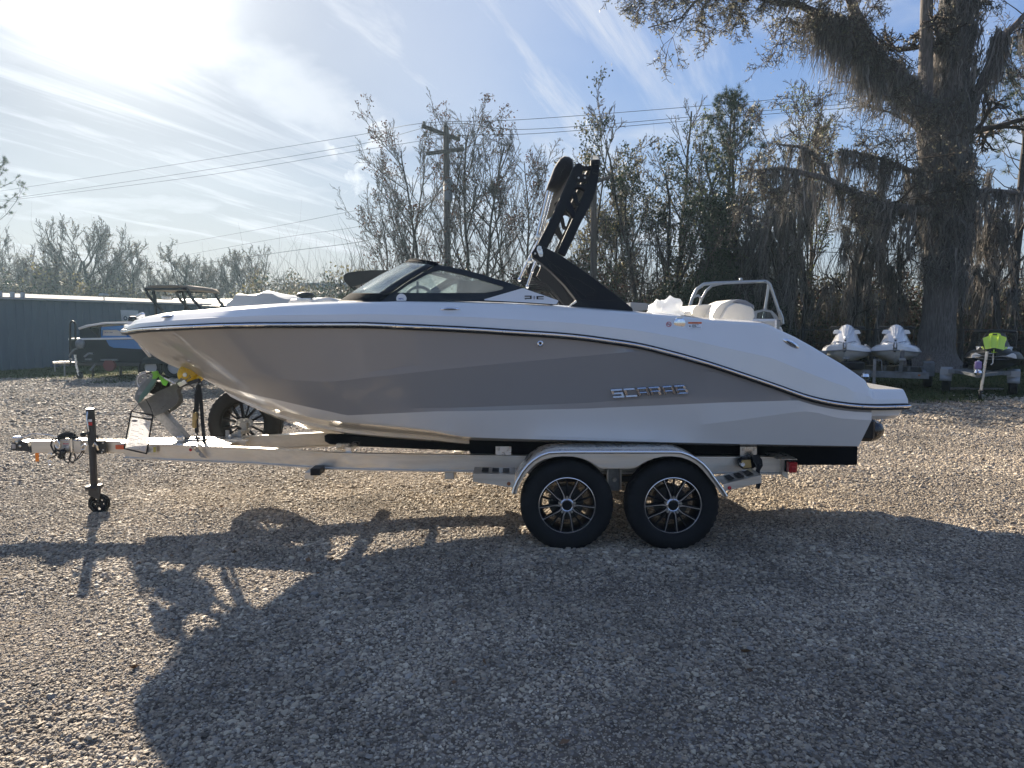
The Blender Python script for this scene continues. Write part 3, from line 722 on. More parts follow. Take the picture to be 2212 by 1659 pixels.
def letter(m, ch, pos, depth, flatf=False):
    for (a0, b0, a1, b1) in strokes(ch):
        f = [pos(a0, b0, depth), pos(a1, b0, depth), pos(a1, b1, depth), pos(a0, b1, depth)]; g = [pos(a0, b0, -.002), pos(a1, b0, -.002), pos(a1, b1, -.002), pos(a0, b1, -.002)]
        am, bm_ = .35 * (b1 - b0) * .5, .25 * (b1 - b0)
        if flatf: f = [pos(a0, b0, depth), pos(a1, b0, depth), pos(a1, b1, depth), pos(a0, b1, depth)]
        else: f = [pos(a0, b0 + bm_ * .3, depth), pos(a1, b0 + bm_ * .3, depth), pos(a1, b1, depth * .6), pos(a0, b1, depth * .6)]
        m.add(f + g, [(0, 1, 2, 3), (0, 4, 5, 1), (1, 5, 6, 2), (2, 6, 7, 3), (3, 7, 4, 0)])
TL, TR, BL, BR = (1316.6, 840.7), (1480.6, 830.6), (1322.8, 859.3), (1488.5, 849.0)
badge = None
for k, ch in enumerate('SCaRaB'):
    m = MB(); x0 = k / 6 + .008; w_ = 1 / 6 - .022
    def pos(a, b_, d, x0=x0, w_=w_):
        s = x0 + w_ * a; top = (TL[0] + (TR[0] - TL[0]) * s, TL[1] + (TR[1] - TL[1]) * s); bot = (BL[0] + (BR[0] - BL[0]) * s, BL[1] + (BR[1] - BL[1]) * s)
        return on_hull(bot[0] + (top[0] - bot[0]) * b_, bot[1] + (top[1] - bot[1]) * b_, d + .012)
    letter(m, ch, pos, .012); m.build('letter', mat('satin_chrome', (.42, .43, .46), .2, 1.), BOAT, merge=False)

# ---- windshield
Yw = lambda u, v: 5.325 + (653 - v) / 88 * .13
frame_m = mat('windshield_frame', (.02, .024, .03), .5, var=.1, spec=.25)
frit = mat('black_frit', (.012, .014, .018), .95, spec=.02)
gls_f = glass('front_glass', (.84, .9, .9), .16, refl=.5)
outer = [(820, 652.5), (838, 638), (880, 609), (915, 588), (944, 571.2), (975, 577), (1003, 583), (1040, 592), (1070, 602), (1100, 611), (1128.5, 621.5), (1165, 634), (1207.5, 650), (1204, 657.5), (1190, 658.8), (1120, 654), (1043, 651.3), (930, 650.6)]
hole = [(857, 632.5), (880, 616), (915, 596.5), (938, 586), (950, 583.8), (968, 586.5), (1000, 594), (1040, 606), (1070, 614.5), (1084, 618.5), (1087.5, 621.5), (1085, 625), (1072, 628.5), (1050, 632.3), (1030, 632.8), (940, 632.8)]
m = MB(); m.uvplate(outer, [hole], Yw, .022); wf = m.build('windshield_frame', frame_m, BOAT, smooth=30, bevel=.002)
q = m.mirror(YC); q.build('windshield_frame', frame_m, BOAT, smooth=30)
hole2 = [(u + (1.5 if u > 970 else -1.5), v + (1.5 if v > 610 else -1.5)) for u, v in hole]
m = MB(); m.uvplate(hole2, [], lambda u, v: Yw(u, v) + .009, .005); m.build('side_glass', gls, BOAT, smooth=30); m.mirror(YC).build('side_glass', gls, BOAT)
def wsurf(s, t_):
    ph = math.pi * s; k = t_
    A = W(820, 652.5, Yw(0, 652.5)); B = W(944, 571.2, Yw(0, 571.2))
    b0 = Vector((A.x - .50 * math.sin(ph), YC - (YC - A.y) * math.cos(ph), A.z + .015 * math.sin(ph))); t0 = Vector((B.x - .33 * math.sin(ph), YC - (YC - B.y) * math.cos(ph), B.z + .072 * math.sin(ph)))
    p = b0.lerp(t0, k); bow = math.sin(math.pi * k) * .02; p.z += bow; return p
def wpatch(s0, s1, t0, t1, n=24, m_=8, th=0.): return [[wsurf(s0 + (s1 - s0) * i / n, t0 + (t1 - t0) * j / m_) + Vector((th, 0, 0)) for j in range(m_ + 1)] for i in range(n + 1)]
def ws_patch(name, mtl, *a, **k):
    m = MB(); m.grid(wpatch(*a, **k)); o = m.build(name, mtl, BOAT, smooth=40, fix=False)
    md = o.modifiers.new('solid', 'SOLIDIFY'); md.thickness = .008 if mtl is not gls_f else .005; md.offset = 0; return o
ws_patch('front_glass', gls_f, .055, .485, .17, .955); ws_patch('front_glass', gls_f, .515, .945, .17, .955)
ws_patch('lower_frame', frit, 0, 1, 0, .17, n=48); ws_patch('upper_frame', frit, 0, 1, .955, 1.02, n=48, m_=2)
ws_patch('pillar', frame_m, 0, .055, .17, .955, n=3); ws_patch('pillar', frame_m, .945, 1, .17, .955, n=3); ws_patch('centre_post', frame_m, .485, .515, .17, .955, n=2)
m = MB(); m.tube([wsurf(i / 40, 1.02) for i in range(41)], .010, 8); m.build('top_trim', frit, BOAT, smooth=40)
m = MB(); m.tube([wsurf(i / 40, 0.0) + Vector((-.005, 0, -.006)) for i in range(41)] , .011, 8); m.build('base_gasket', black_pl, BOAT, smooth=40)
# inner frames of the walk-through seen through the side glass
m = MB(); m.tube([W(u, v, 6.1) for u, v in ((960, 585), (1000, 592), (1060, 604), (1090, 618))], .014, 8); m.build('grab_rail', black_pl, BOAT, smooth=40)
m = MB(); m.uvplate([(988, 612), (1040, 604), (1100, 622), (1130, 640), (1130, 652), (1048, 652), (985, 640)], [(0, 0)][:0], 6.9, .03); m.build('far_console', black_pl, BOAT)
for u_, y_ in ((846, 5.9), (902, 5.75)):
    m = MB(); m.tube([W(u_, 608, y_), W(u_, 651, y_)], .010, 8); m.build('windshield_brace', black_pl, BOAT, smooth=40)
m = MB(); ph = [(W(905 + 26 * math.cos(a), 640 + 20 * math.sin(a), 5.95 + .08 * math.sin(a))) for a in np.linspace(math.pi, 2 * math.pi, 14)]; m.tube(ph, .013, 8); m.build('steering_wheel', black_pl, BOAT, smooth=40)
# white model panel with its number
pts = [(1046, 646.5), (1128.3, 622.6), (1131, 623), (1206.5, 649.2), (1202.5, 656.5), (1196, 657), (1120, 652.2), (1047, 648.6)]
m = MB(); m.uvplate(pts, [], lambda u, v: Yw(u, v) - .006, .005); mp_ = m.build('model_panel', white_gel, BOAT, smooth=30)
for k, ch in enumerate('215'):
    m = MB(); u0 = (1133.5, 1151.0, 1159)[k]; u1 = (1148.5, 1156.5, 1174.5)[k]
    letter(m, ch, lambda a, b_, d: W(u0 + (u1 - u0) * a, 651.6 - 13.0 * b_ + (u0 - 1135) * .035, Yw(0, 645) - .0065 - d), .002, True); m.build('numeral', bk, mp_, merge=False)
c = W(867, 645.5, Yw(0, 645.5) - .003); m = MB(); m.lathe([(-.003, 0), (-.003, .037), (.001, .0385)], c, 'y', 28); dc = m.build('round_sticker', wp, BOAT)
m = MB(); text_into(m, 'MPC', lambda a, b_, d: c + Vector((-.02 + .04 * a, -.004, -.006 + .013 * b_)), 1, 1, bold=.02); m.build('lettering', mat('blue_print', (.05, .08, .3), .5), dc)

# ---- bow cushions behind the coaming
for (u0, u1, v0, v1, Y) in ((638, 690, 647, 660, 6.7), (690, 733, 644.5, 660, 6.9)):
    a = W(u0, v0, Y); b_ = W(u1, v1, Y); m = MB(); m.cbox(((a.x + b_.x) / 2, Y, (a.z + b_.z) / 2 - .05), (b_.x - a.x, .5, a.z - b_.z + .1), .03); m.build('bow_cushion', vinyl, BOAT, smooth=50, bevel=.01)
m = MB(); m.cbox(W(658, 646.5, 6.3), (.13, .05, .018), .008); m.build('cleat', steel, BOAT)
# ---- aft seats
def seat_back(pts, Y, t_, nm='seat_back', mt=vinyl, r=.022):
    m = MB(); m.uvplate(pts, [], Y, t_); o = m.build(nm, mt, BOAT, smooth=45, bevel=r); o.modifiers['bevel'].segments = 3; return o
seat_back([(1552, 700), (1556, 690), (1571, 663), (1585, 655), (1600, 655.5), (1622, 662), (1629, 669), (1631, 684), (1622, 696), (1600, 700)], 5.62, .55)
seat_back([(1536, 700), (1540, 680), (1547, 667), (1558, 656), (1580, 647.5), (1596, 646.5), (1612, 649), (1628, 659), (1630, 667), (1600, 658), (1584, 658), (1573, 665), (1560, 690), (1556, 700)], 5.66, .42)
seat_back([(1583, 651), (1596, 646), (1611, 648.5), (1627, 658), (1629, 668), (1612, 660), (1598, 656.5)], 5.63, .02, 'headrest_mesh', vinyl_g, .004)
seat_back([(1493, 696), (1497, 668), (1503, 661), (1512, 658.5), (1532, 657.5), (1545, 660), (1538, 680), (1534, 698)], 5.9, .6)
seat_back([(1478, 696), (1480, 678), (1485, 673), (1493, 672), (1496, 696)], 5.85, .5)
# ---- jet nozzle behind the transom, tow eye
m = MB(); c = W(1868, 929, YC - .25); m.lathe([(0, .0), (0, .09), (.05, .10), (.10, .085), (.135, .06), (.145, .045), (.11, .04), (.11, 0)], c, 'x', 28); m.build('jet_nozzle', mat('dark_casting', (.012, .013, .015), .25, coat=.4), BOAT, smooth=40)
m = MB(); m.cbox(W(1878, 912, YC - .25) + Vector((-.15, 0, -.05)), (.3, .26, .2), .03); m.build('jet_housing', black_pl, BOAT)
m = MB(); c = W(1899, 908, YC - .95); m.tube([c + Vector((.022 * math.cos(a), 0, .018 * math.sin(a) - .004)) for a in np.linspace(0, 2 * math.pi, 14)][:-1], .005, 6, closed=True); m.build('tow_eye', steel, BOAT, smooth=40)

# ---- wakeboard tower
def tw(pts, Y, t_, nm, mt=black_pw, holes=(), bev=.008, mir=True, lean=.0):
    yf = lambda u, v: Y + (660 - v) / 310 * lean
    m = MB(); m.uvplate(pts, holes, yf, t_); o = m.build(nm, mt, BOAT, smooth=35, bevel=bev)
    if mir:
        o2 = m.mirror(YC).build(nm, mt, BOAT, smooth=35, bevel=bev)
    return o
YT = 5.36
leg = [(1149, 553), (1148.5, 546), (1153, 539), (1157, 530), (1166, 526), (1176, 533), (1195, 543), (1213.5, 552.5), (1250, 577), (1290, 606), (1335, 640), (1366, 665.5), (1368, 671), (1366, 674), (1310, 670.5), (1272, 667.5), (1227, 662.5), (1243, 652), (1245, 648), (1220, 616), (1191, 587), (1165, 565)]
tw(leg, YT, .16, 'tower_leg', lean=.1)
# recessed panels and seam on the leg
rec = mat('black_recess', (.012, .013, .015), .6)
for pts in ([(1184, 570), (1189, 566), (1214, 581), (1234, 592.5), (1229, 597), (1217, 597), (1192, 581)], [(1221, 597), (1226, 593.5), (1250, 602), (1292, 630), (1286, 637), (1266, 641), (1237, 619)]):
    m = MB(); m.uvplate(pts, [[(sum(p[0] for p in pts) / len(pts) + (u - sum(p[0] for p in pts) / len(pts)) * .84, sum(p[1] for p in pts) / len(pts) + (v - sum(p[1] for p in pts) / len(pts)) * .80) for u, v in pts]], lambda u, v: YT - .006 + (660 - v) / 310 * .1, .008); m.build('leg_trim', black_pl, BOAT)
m = MB(); m.tube([W(u, v, YT - .002 + (660 - v) / 310 * .1) for u, v in ((1174, 534), (1178, 556), (1200, 575), (1236, 622), (1256, 647), (1290, 650), (1330, 648))], .003, 6); m.build('leg_seam', rec, BOAT, smooth=30)
m = MB(); m.uvplate([(1228, 661), (1243.5, 649), (1245.5, 650), (1246, 653), (1236, 659), (1231, 663)], [], YT - .012, .02); m.build('foot_plate', alu2, BOAT)
# pivot plate
pv = W(1165.5, 546, YT - .01 + .036)
m = MB(); m.uvplate([(1159.5, 541), (1160, 534), (1164, 530.5), (1169, 532), (1171, 537), (1173.5, 549), (1172, 554), (1168, 555), (1165, 553)], [], YT + .025, .014); pp = m.build('pivot_plate', alu2, BOAT, smooth=30, bevel=.002)
for u, v in ((1165.5, 538), (1169, 549.5)):
    m = MB(); m.ell(W(u, v, YT + .024), (.010, .006, .010), 12, 8); m.build('bolt', bolt_m, pp, smooth=40)
m = MB(); m.ell(W(1156, 547.5, YT + .028), (.008, .006, .008), 12, 8); m.build('bolt', bolt_m, BOAT, smooth=40)
# upper frame: two flat tubes and a web, then the far side and cross tubes
yU = lambda v: YT + .03 + (560 - v) / 210 * .14
def arm(pts, w, nm='tower_arm', t_=.055):
    """flat-sided tube following a centre line in the photograph"""
    L = []; R = []
    for i, (u, v) in enumerate(pts):
        a = pts[max(i - 1, 0)]; b_ = pts[min(i + 1, len(pts) - 1)]; du, dv_ = b_[0] - a[0], b_[1] - a[1]; l = math.hypot(du, dv_); ww = w[i] if isinstance(w, (list, tuple)) else w
        ww *= 1.14; L.append((u - dv_ / l * ww / 2, v + du / l * ww / 2)); R.append((u + dv_ / l * ww / 2, v - du / l * ww / 2))
    m = MB(); m.uvplate(L + R[::-1], [], lambda u, v: yU(v), t_); m.build(nm, black_pw, BOAT, smooth=50, bevel=.016); m.mirror(6.18).build(nm, black_pw, BOAT, smooth=50, bevel=.016)
arm([(1171, 533), (1188, 499), (1207, 461), (1219, 433), (1232, 405), (1243, 380), (1249, 366), (1253, 357), (1256, 354)], [20, 20, 20, 20, 20, 20, 20, 15, 8])
arm([(1212, 550), (1228, 515), (1247, 474), (1262, 445), (1274, 415), (1282, 385), (1286, 365), (1288, 355), (1289, 352)], [17, 18, 18, 20, 21, 20, 16, 13, 7])
arm([(1216, 426), (1228, 446), (1238, 463), (1247, 474)], [22, 16, 12, 14]); arm([(1228, 404), (1250, 402), (1274, 407)], [20, 8, 22])
arm([(1232, 400), (1241, 418), (1247, 441), (1258, 441)], [10, 9, 9, 9])
yb = yU(380) + .02
for u, v, w_, h_ in ((1250, 385, .05, .045), (1270, 385.5, .05, .045), (1276, 363, .04, .03), (1283, 361, .03, .03)):
    p = W(u, v, yb); m = MB(); m.bar(p, (p.x, 2 * YC - p.y, p.z), w_, h_, .01); m.build('cross_tube', black_pw, BOAT, smooth=40)
m = MB(); m.uvplate([(1243, 379), (1268, 376), (1272, 392), (1245, 394)], [], yU(385) - .008, .02); sp_ = m.build('speaker_plate', black_pw, BOAT, bevel=.003)
for u in (1250, 1263.5):
    m = MB(); m.ell(W(u, 384, yU(385) - .010), (.008, .006, .008), 12, 8); m.build('bolt', bolt_m, sp_, smooth=40)
m = MB(); m.uvplate([(1256, 358.5), (1276, 358.5), (1276, 368), (1256, 367)], [], yU(360) + .01, .03); m.build('top_bracket', black_pw, BOAT, bevel=.003)
m = MB(); m.bar(W(1280, 371.5, yU(365)), W(1293, 372.5, yU(365)), .03, .03, .004); m.build('light_arm', black_pl, BOAT)
c = W(1286, 358, yU(360) + .03); m = MB(); m.lathe([(0, 0), (0, .040), (.035, .040), (.04, .035)], c, 'z', 20); al = m.build('anchor_light', black_pl, BOAT, smooth=40)
m = MB(); m.lathe([(.04, .0), (.04, .036), (.068, .034), (.072, .0)], c, 'z', 20); m.build('lens', glass('clear_lens', (.9, .92, .95), .35), al, smooth=40)
# folded bimini top in its black boot
def boot():
    m = MB(); cl_ = [(1231, 349), (1226, 347), (1216, 352), (1206, 366), (1199, 382), (1193, 402), (1190, 415)]; cr_ = [(1231, 349), (1238, 351), (1242, 358), (1240, 372), (1232, 390), (1222, 408), (1212, 420)]
    pts = [(1180, 407), (1184, 395), (1190, 380), (1196, 363), (1203, 350), (1211, 340), (1220, 335.5), (1230, 336), (1237, 343), (1240, 354), (1240, 364), (1233, 378), (1223, 395), (1213, 408), (1204, 415), (1196, 412)]
    Ya, Yb = 5.60, 7.10; cx = sum(p[0] for p in pts) / len(pts); cv = sum(p[1] for p in pts) / len(pts); rings = []
    A = [W(u, v, Ya) for u, v in pts]; C = sum(A, Vector()) / len(A)
    for y, k in ((Ya - .03, .0), (Ya - .03, .55), (Ya - .02, .85), (Ya + .02, 1.), (Ya + .3, 1.03), (6.35, .97), (Yb - .3, 1.03), (Yb - .02, 1.), (Yb + .03, .7), (Yb + .03, 0)):
        rings.append([Vector((C.x + (p.x - C.x) * k, y, C.z + (p.z - C.z) * k + .008 * noise.noise(Vector((p.x * 20, y * 9, p.z * 20))))) for p in A])
    m.grid(rings, closed_v=True); return m
boot().build('bimini_boot', mat('black_canvas', (.017, .016, .017), .9, bump=.6, bscale=25, sheen=.2), BOAT, smooth=50)
for pts, r in (([(1184, 412), (1160, 512)], .011), ([(1190, 414), (1163, 520), (1140, 565), (1122, 603)], .0105), ([(1196, 412), (1180, 470), (1152, 560)], .009), ([(1172, 500), (1158, 560), (1139, 618)], .010), ([(1174, 530), (1150, 585)], .009)):
    Y0 = 5.55 + random.Random(str(pts)).uniform(-.06, .1)
    m = MB(); m.tube([W(u, v, Y0 + i * .01) for i, (u, v) in enumerate(pts)], r, 10); m.build('bimini_pole', steel, BOAT, smooth=40)
    m = MB(); q = pts[-1]; m.ell(W(q[0], q[1] + 1, Y0 + .02), (r * 1.4, r * 1.4, r * 1.8), 10, 6); m.build('pole_end', chrome, BOAT, smooth=40)
for u, v in ((1162, 511), (1144, 563)):
    m = MB(); a = W(u, v, 5.56); m.cbox(a, (.035, .035, .03), .006); m.build('pole_clamp', alu2, BOAT)
m = MB(); m.uvplate([(1176, 496), (1181, 480), (1188, 482), (1190, 492), (1184, 508)], [], 5.9, .03); m.build('strap_buckle', mat('tan_plastic', (.35, .26, .17), .5), BOAT)
m = MB(); m.uvplate([(1192, 415), (1206, 398), (1209, 405), (1206, 430), (1200, 445)], [], 6.2, .1); m.build('boot_strap', web_m, BOAT, bevel=.01)
# folded tower frame bars lying behind the windshield
rr = random.Random(3)
for k in range(7):
    v0 = 602 + k * 4.4; Y = 6.0 + .25 * k
    m = MB(); m.tube([W(1108 + 6 * k, v0, Y), W(1150 + 5 * k, v0 + 2 + rr.uniform(-2, 2), Y), W(1180 + 4 * k, v0 + 10 + k, Y), W(1206 + 2 * k, v0 + 38 - 2 * k, Y)], .009, 6); m.build('rack_bar', black_pw, BOAT, smooth=40)
m = MB(); m.uvplate([(1159, 596), (1166, 582), (1172, 560), (1183, 572), (1226, 640), (1236, 662), (1222, 662)], [], 6.9, .1); m.build('far_brace', black_pw, BOAT, bevel=.005)
# ================================================================== THE TRAILER
TR = thing('boat_trailer', 'tandem axle aluminium boat trailer carrying the big white and grey boat in front', 'trailer', (0, YC, 0))
ZT, ZB = .62, .48
near_path = [(-3.40, 6.16), (-3.0, 6.075), (-2.6, 5.995), (-2.18, 5.92), (-1.8, 5.80), (-1.5, 5.71), (-1.2, 5.66), (-.85, 5.63), (.1, 5.57), (2.16, 5.515)]
far_path = [(-3.36, 6.33), (-3.0, 6.39), (-2.6, 6.47), (-2.1, 6.64), (-1.75, 6.77), (-1.4, 6.9), (-1.1, 6.99), (-.6, 7.04), (2.16, 7.13)]
def ibeam(path, nm='frame_rail'):
    hw = .028; w2 = .006; t_ = .010; prof = [(-hw, ZT), (hw, ZT), (hw, ZT - t_), (w2, ZT - t_ - .006), (w2, ZB + t_ + .006), (hw, ZB + t_), (hw, ZB), (-hw, ZB), (-hw, ZB + t_), (-w2, ZB + t_ + .006), (-w2, ZT - t_ - .006), (-hw, ZT - t_)]
    G = []
    for i, (x, y) in enumerate(path):
        a = path[max(i - 1, 0)]; b_ = path[min(i + 1, len(path) - 1)]; d = Vector((b_[0] - a[0], b_[1] - a[1])).normalized(); n_ = Vector((-d.y, d.x))
        G.append([(x + n_.x * o, y + n_.y * o, z) for o, z in prof])
    m = MB(); m.grid(G, closed_v=True)
    for r in (G[0], G[-1]):
        m.add([r[0], r[1], r[2], r[11]], [(0, 1, 2, 3)]); m.add([r[8], r[5], r[6], r[7]], [(0, 1, 2, 3)]); m.add([r[10], r[3], r[4], r[9]], [(0, 1, 2, 3)])
    return m.build(nm, alu, TR, smooth=25)
ibeam(near_path); ibeam(far_path)
YTG = 6.2
tz1, tz0 = W(150, 952.5, YTG).z, W(150, 979, YTG).z
xt0 = W(66, 960, YTG).x; m = MB(); m.cbox(((xt0 - 2.35) / 2, 6.245, (tz1 + tz0) / 2), (-2.35 - xt0, .085, tz1 - tz0), .006); m.build('tongue', alu, TR, smooth=30)
# coupler
cp = mat('black_steel', (.025, .026, .03), .45, var=.2, vscale=15)
m = MB(); m.uvplate([(23, 962), (26, 957), (45, 952), (58, 956), (66, 978), (62, 976), (23, 973)], [], 6.19, .11); m.build('coupler', cp, TR, bevel=.004)
m = MB(); m.cbox(W(37, 948.5, 6.24), (.07, .06, .05), .012); m.build('coupler_latch', alu2, TR)
m = MB(); p0 = W(24.5, 959, 6.186); p1 = W(34, 969, 6.186); m.cbox((p0 + p1) / 2, (p1.x - p0.x, .003, p0.z - p1.z), .001); m.build('coupler_label', mat('grey_label', (.35, .33, .32), .5), TR)
for u, v in ((36, 955.5), (43, 963.5)):
    m = MB(); m.ell(W(u, v, 6.186), (.012, .006, .012), 12, 6); m.build('bolt', bolt_m, TR, smooth=40)
m = MB(); m.uvplate([(76, 979), (82, 979), (82.5, 997), (76.5, 997)], [], 6.22, .012); m.build('orange_tag', mat('orange_plastic', (.85, .25, .02), .35), TR)
m = MB(); m.tube([W(40, 948, 6.24), W(70, 937, 6.24), W(100, 938, 6.24), W(125, 944, 6.22)], .003, 5); m.build('breakaway_cable', steel, TR, smooth=40)
m = MB(); m.cbox(W(152, 962.5, 6.19), (.20, .02, .125), .003); m.build('hinge_plate', alu, TR)
m = MB(); m.lathe([(-.085, 0), (-.085, .022), (.06, .022), (.06, 0)], W(155, 962, 6.185), 'z', 14); m.build('hinge_barrel', alu2, TR, smooth=40)
m = MB(); m.cbox(W(160, 950, 6.23), (.24, .12, .008), .002); m.build('hinge_cap', alu2, TR)
lb = decal_at  # flat labels on the tongue
def flat(name, u0, v0, u1, v1, Y, mt, parent=TR, lean=0):
    m = MB(); m.uvplate([(u0, v0), (u1, v0), (u1 + lean, v1), (u0 + lean, v1)], [], Y, .002); return m.build(name, mt, parent)
l1 = flat('warning_label', 135.5, 957, 152, 968, 6.172, mat('label_white', (.6, .6, .6), .5)); flat('red_band', 136, 957.5, 151.5, 960, 6.1695, rd, l1)
m = MB(); text_into(m, 'WARNING', lambda a, b_, d: W(137 + 13.5 * a, 959.8 - 2 * b_, 6.1685), 1, 1); m.build('lettering', wp, l1)
m = MB(); print_lines(m, lambda a, b_, d: W(137 + 13 * a, 967 - 5.5 * b_, 6.1690), 3); m.build('small_print', bk, l1)
# coiled cable, plug and safety chain hooks
m = MB(); H = []
for i in range(200):
    q = i / 200; a = q * 2 * math.pi * 15; cx = 128 + 34 * q; cy = 946 - 7 * math.sin(q * 3.0); p = W(cx, cy, 6.2)
    H.append(p + Vector((0, .028 * math.cos(a), .026 * math.sin(a))))
m.tube(H, .0055, 5); m.build('coiled_cable', web_m, TR, smooth=60)
for pts, r in (([(126, 948), (113, 950), (110, 962), (116, 975), (124, 968)], .009), ([(114, 980), (125, 972), (133, 978), (140, 990)], .01), ([(133, 985), (124, 980), (118, 985), (108, 990)], .008), ([(140, 968), (137, 985), (140, 995), (148, 1001), (152, 990), (154, 978)], .007), ([(154, 978), (148, 992), (158, 1001), (163, 990), (160, 979)], .007), ([(163, 996), (170, 985), (178, 975), (186, 968)], .006), ([(168, 992), (176, 985), (182, 975)], .006), ([(122, 945), (118, 962), (122, 985)], .008), ([(160, 945), (168, 943), (167, 952)], .007), ([(204, 944), (211, 941), (211, 950)], .008)):
    sm_pts = []
    for i in range(len(pts) - 1):
        for k in range(4): 
            t_ = k / 4; sm_pts.append(W(pts[i][0] + (pts[i + 1][0] - pts[i][0]) * t_, pts[i][1] + (pts[i + 1][1] - pts[i][1]) * t_, 6.14))
    sm_pts.append(W(*pts[-1], 6.14)); m = MB(); m.tube(sm_pts, r * .75, 6); m.build('cable_loop', web_m, TR, smooth=60)
m = MB(); m.cbox(W(134, 981, 6.13), (.045, .04, .09), .015, Matrix.Rotation(.5, 3, 'Y')); m.build('trailer_plug', black_pl, TR, smooth=40)
def ringc(c, rx, rz, r, nm, mt, ang=0, y=0.0):
    m = MB(); R = Matrix.Rotation(ang, 3, 'Y'); m.tube([Vector(c) + R @ Vector((rx * math.cos(a), y * math.sin(a), rz * math.sin(a))) for a in np.linspace(0, 2 * math.pi, 18)[:-1]], r, 6, closed=True); return m.build(nm, mt, TR, smooth=50)
ringc(W(107.5, 989, 6.14), .018, .045, .005, 'safety_hook', alu2, .2); ringc(W(108, 1000, 6.14), .014, .02, .005, 'safety_hook', steel)
ringc(W(124, 960, 6.13), .02, .035, .006, 'safety_hook', alu2, -.2); ringc(W(181, 966, 6.13), .018, .028, .006, 'safety_hook', alu2, .7)
# reflector
m = MB(); a, b_ = W(249.5, 961, 6.195), W(269, 970.5, 6.195); m.cbox((a + b_) / 2, (b_.x - a.x, .012, a.z - b_.z), .005); m.build('side_reflector', mat('orange_reflector', (.62, .10, .03), .3, coat=.5), TR, smooth=30)
# jack
YJ = 6.12
def tubeuv(m, p, q, Y, r, n=14): m.tube([W(*p, Y), W(*q, Y)], r, n)
m = MB(); tubeuv(m, (194.5, 884), (199.5, 960), YJ, .034, 18); m.build('jack_tube', cp, TR, smooth=40)
m = MB(); tubeuv(m, (199.2, 955), (203.5, 1052), YJ, .029, 18); m.build('jack_inner_tube', cp, TR, smooth=40)
m = MB(); c = W(194.5, 884, YJ); m.lathe([(0, 0), (0, .034), (.006, .031), (.008, 0)], c, 'z', 18); m.build('jack_cap', alu2, TR, smooth=40)
l2 = flat('jack_label', 190.5, 906, 198.3, 911, YJ - .0365, wp); flat('jack_label', 191, 912.5, 199, 919, YJ - .0365, rd)
m = MB(); m.uvplate([(196, 952), (224, 952), (226, 956), (226, 978), (222, 981), (196, 980)], [], YJ + .03, .03); jb = m.build('jack_bracket', cp, TR, bevel=.003)
for u, v in ((222, 957), (222.5, 972), (220, 977.5)):
    m = MB(); m.ell(W(u, v, YJ + .028), (.008, .005, .008), 10, 6); m.build('bolt', bolt_m, jb, smooth=40)
m = MB(); m.tube([W(201, 964, YJ - .05), W(204, 957, YJ - .055), W(209, 963, YJ - .05), W(212, 972, YJ - .03)], .009, 8); m.build('jack_pin', alu2, TR, smooth=40)
m = MB(); m.tube([W(189, 889, YJ - .03), W(187.5, 905, YJ - .05), W(191.5, 932, YJ - .05)], .006, 8); m.build('jack_handle', steel, TR, smooth=40)
m = MB(); m.tube([W(192, 935, YJ - .05), W(178, 939, YJ - .08)], .009, 8); m.build('handle_crank', cp, TR, smooth=40)
m = MB(); m.ell(W(179.5, 938.5, YJ - .08), (.022, .03, .022), 12, 8); m.build('handle_knob', black_pl, TR, smooth=40)
m = MB(); m.uvplate([(190, 1050), (216, 1048), (217, 1056), (214, 1078), (210, 1080), (205, 1076), (190.5, 1070)], [], YJ - .045, .012); m.build('caster_fork', cp, TR, bevel=.003)
m = MB(); m.uvplate([(190, 1050), (216, 1048), (217, 1056), (214, 1078), (210, 1080), (205, 1076), (190.5, 1070)], [], YJ + .045, .012); m.build('caster_fork', cp, TR, bevel=.003)
m = MB(); m.cbox(W(203, 1052, YJ + .005), (.105, .12, .03), .008); m.build('caster_head', cp, TR)
cw = W(214, 1077, YJ); rw = 22.6 / FPX * YJ; cw.z = rw
m = MB(); m.lathe([(-.024, rw * .62), (-.026, rw * .9), (-.018, rw * .985), (0, rw), (.018, rw * .985), (.026, rw * .9), (.024, rw * .62), (0, rw * .6)], cw, 'y', 32, closedprof=True); cst = m.build('caster_wheel', rubber, TR, smooth=40)
m = MB(); m.lathe([(-.022, 0), (-.022, rw * .2), (.022, rw * .2), (.022, 0)], cw, 'y', 16); m.build('caster_hub', black_pl, cst, smooth=30)
for k in range(5):
    a = k * 1.2566 + .3; m = MB(); m.bar(cw + Vector((rw * .15 * math.cos(a), 0, rw * .15 * math.sin(a))), cw + Vector((rw * .64 * math.cos(a), 0, rw * .64 * math.sin(a))), .03, .03, .004, up=(0, 1, 0)); m.build('caster_spoke', black_pl, cst)
# rail hardware near the front
for Yh, uv in ((5.955, [(411, 961.5), (421, 962), (446.5, 989.5), (434, 988)]), (6.37, [(487, 940), (500, 938.5), (518, 962), (505, 962)])):
    m = MB(); m.uvplate(uv, [], Yh, .006); pl_ = m.build('splice_plate', galv, TR, bevel=.001)
    cu_, cv_ = sum(p[0] for p in uv) / 4, sum(p[1] for p in uv) / 4
    for s in (-1, 1):
        m = MB(); m.lathe([(-.010, 0), (-.010, .011), (-.004, .015), (0, .016)], W(cu_ - 3 + s * 3, cv_ - 2 + s * 6, Yh), 'y', 12); m.build('bolt', bolt_m, pl_, smooth=30)
m = MB(); m.ell(W(411.5, 971.5, 5.985), (.014, .01, .014), 14, 8); m.build('marker_light', red_l, TR, smooth=40)
l3 = flat('tire_label', 318, 964.5, 337.5, 978, 6.06, mat('label_cream', (.55, .52, .45), .5)); flat('label_stripe', 331, 965.5, 336.5, 977, 6.0585, mat('label_yellow', (.45, .38, .08), .5), l3)
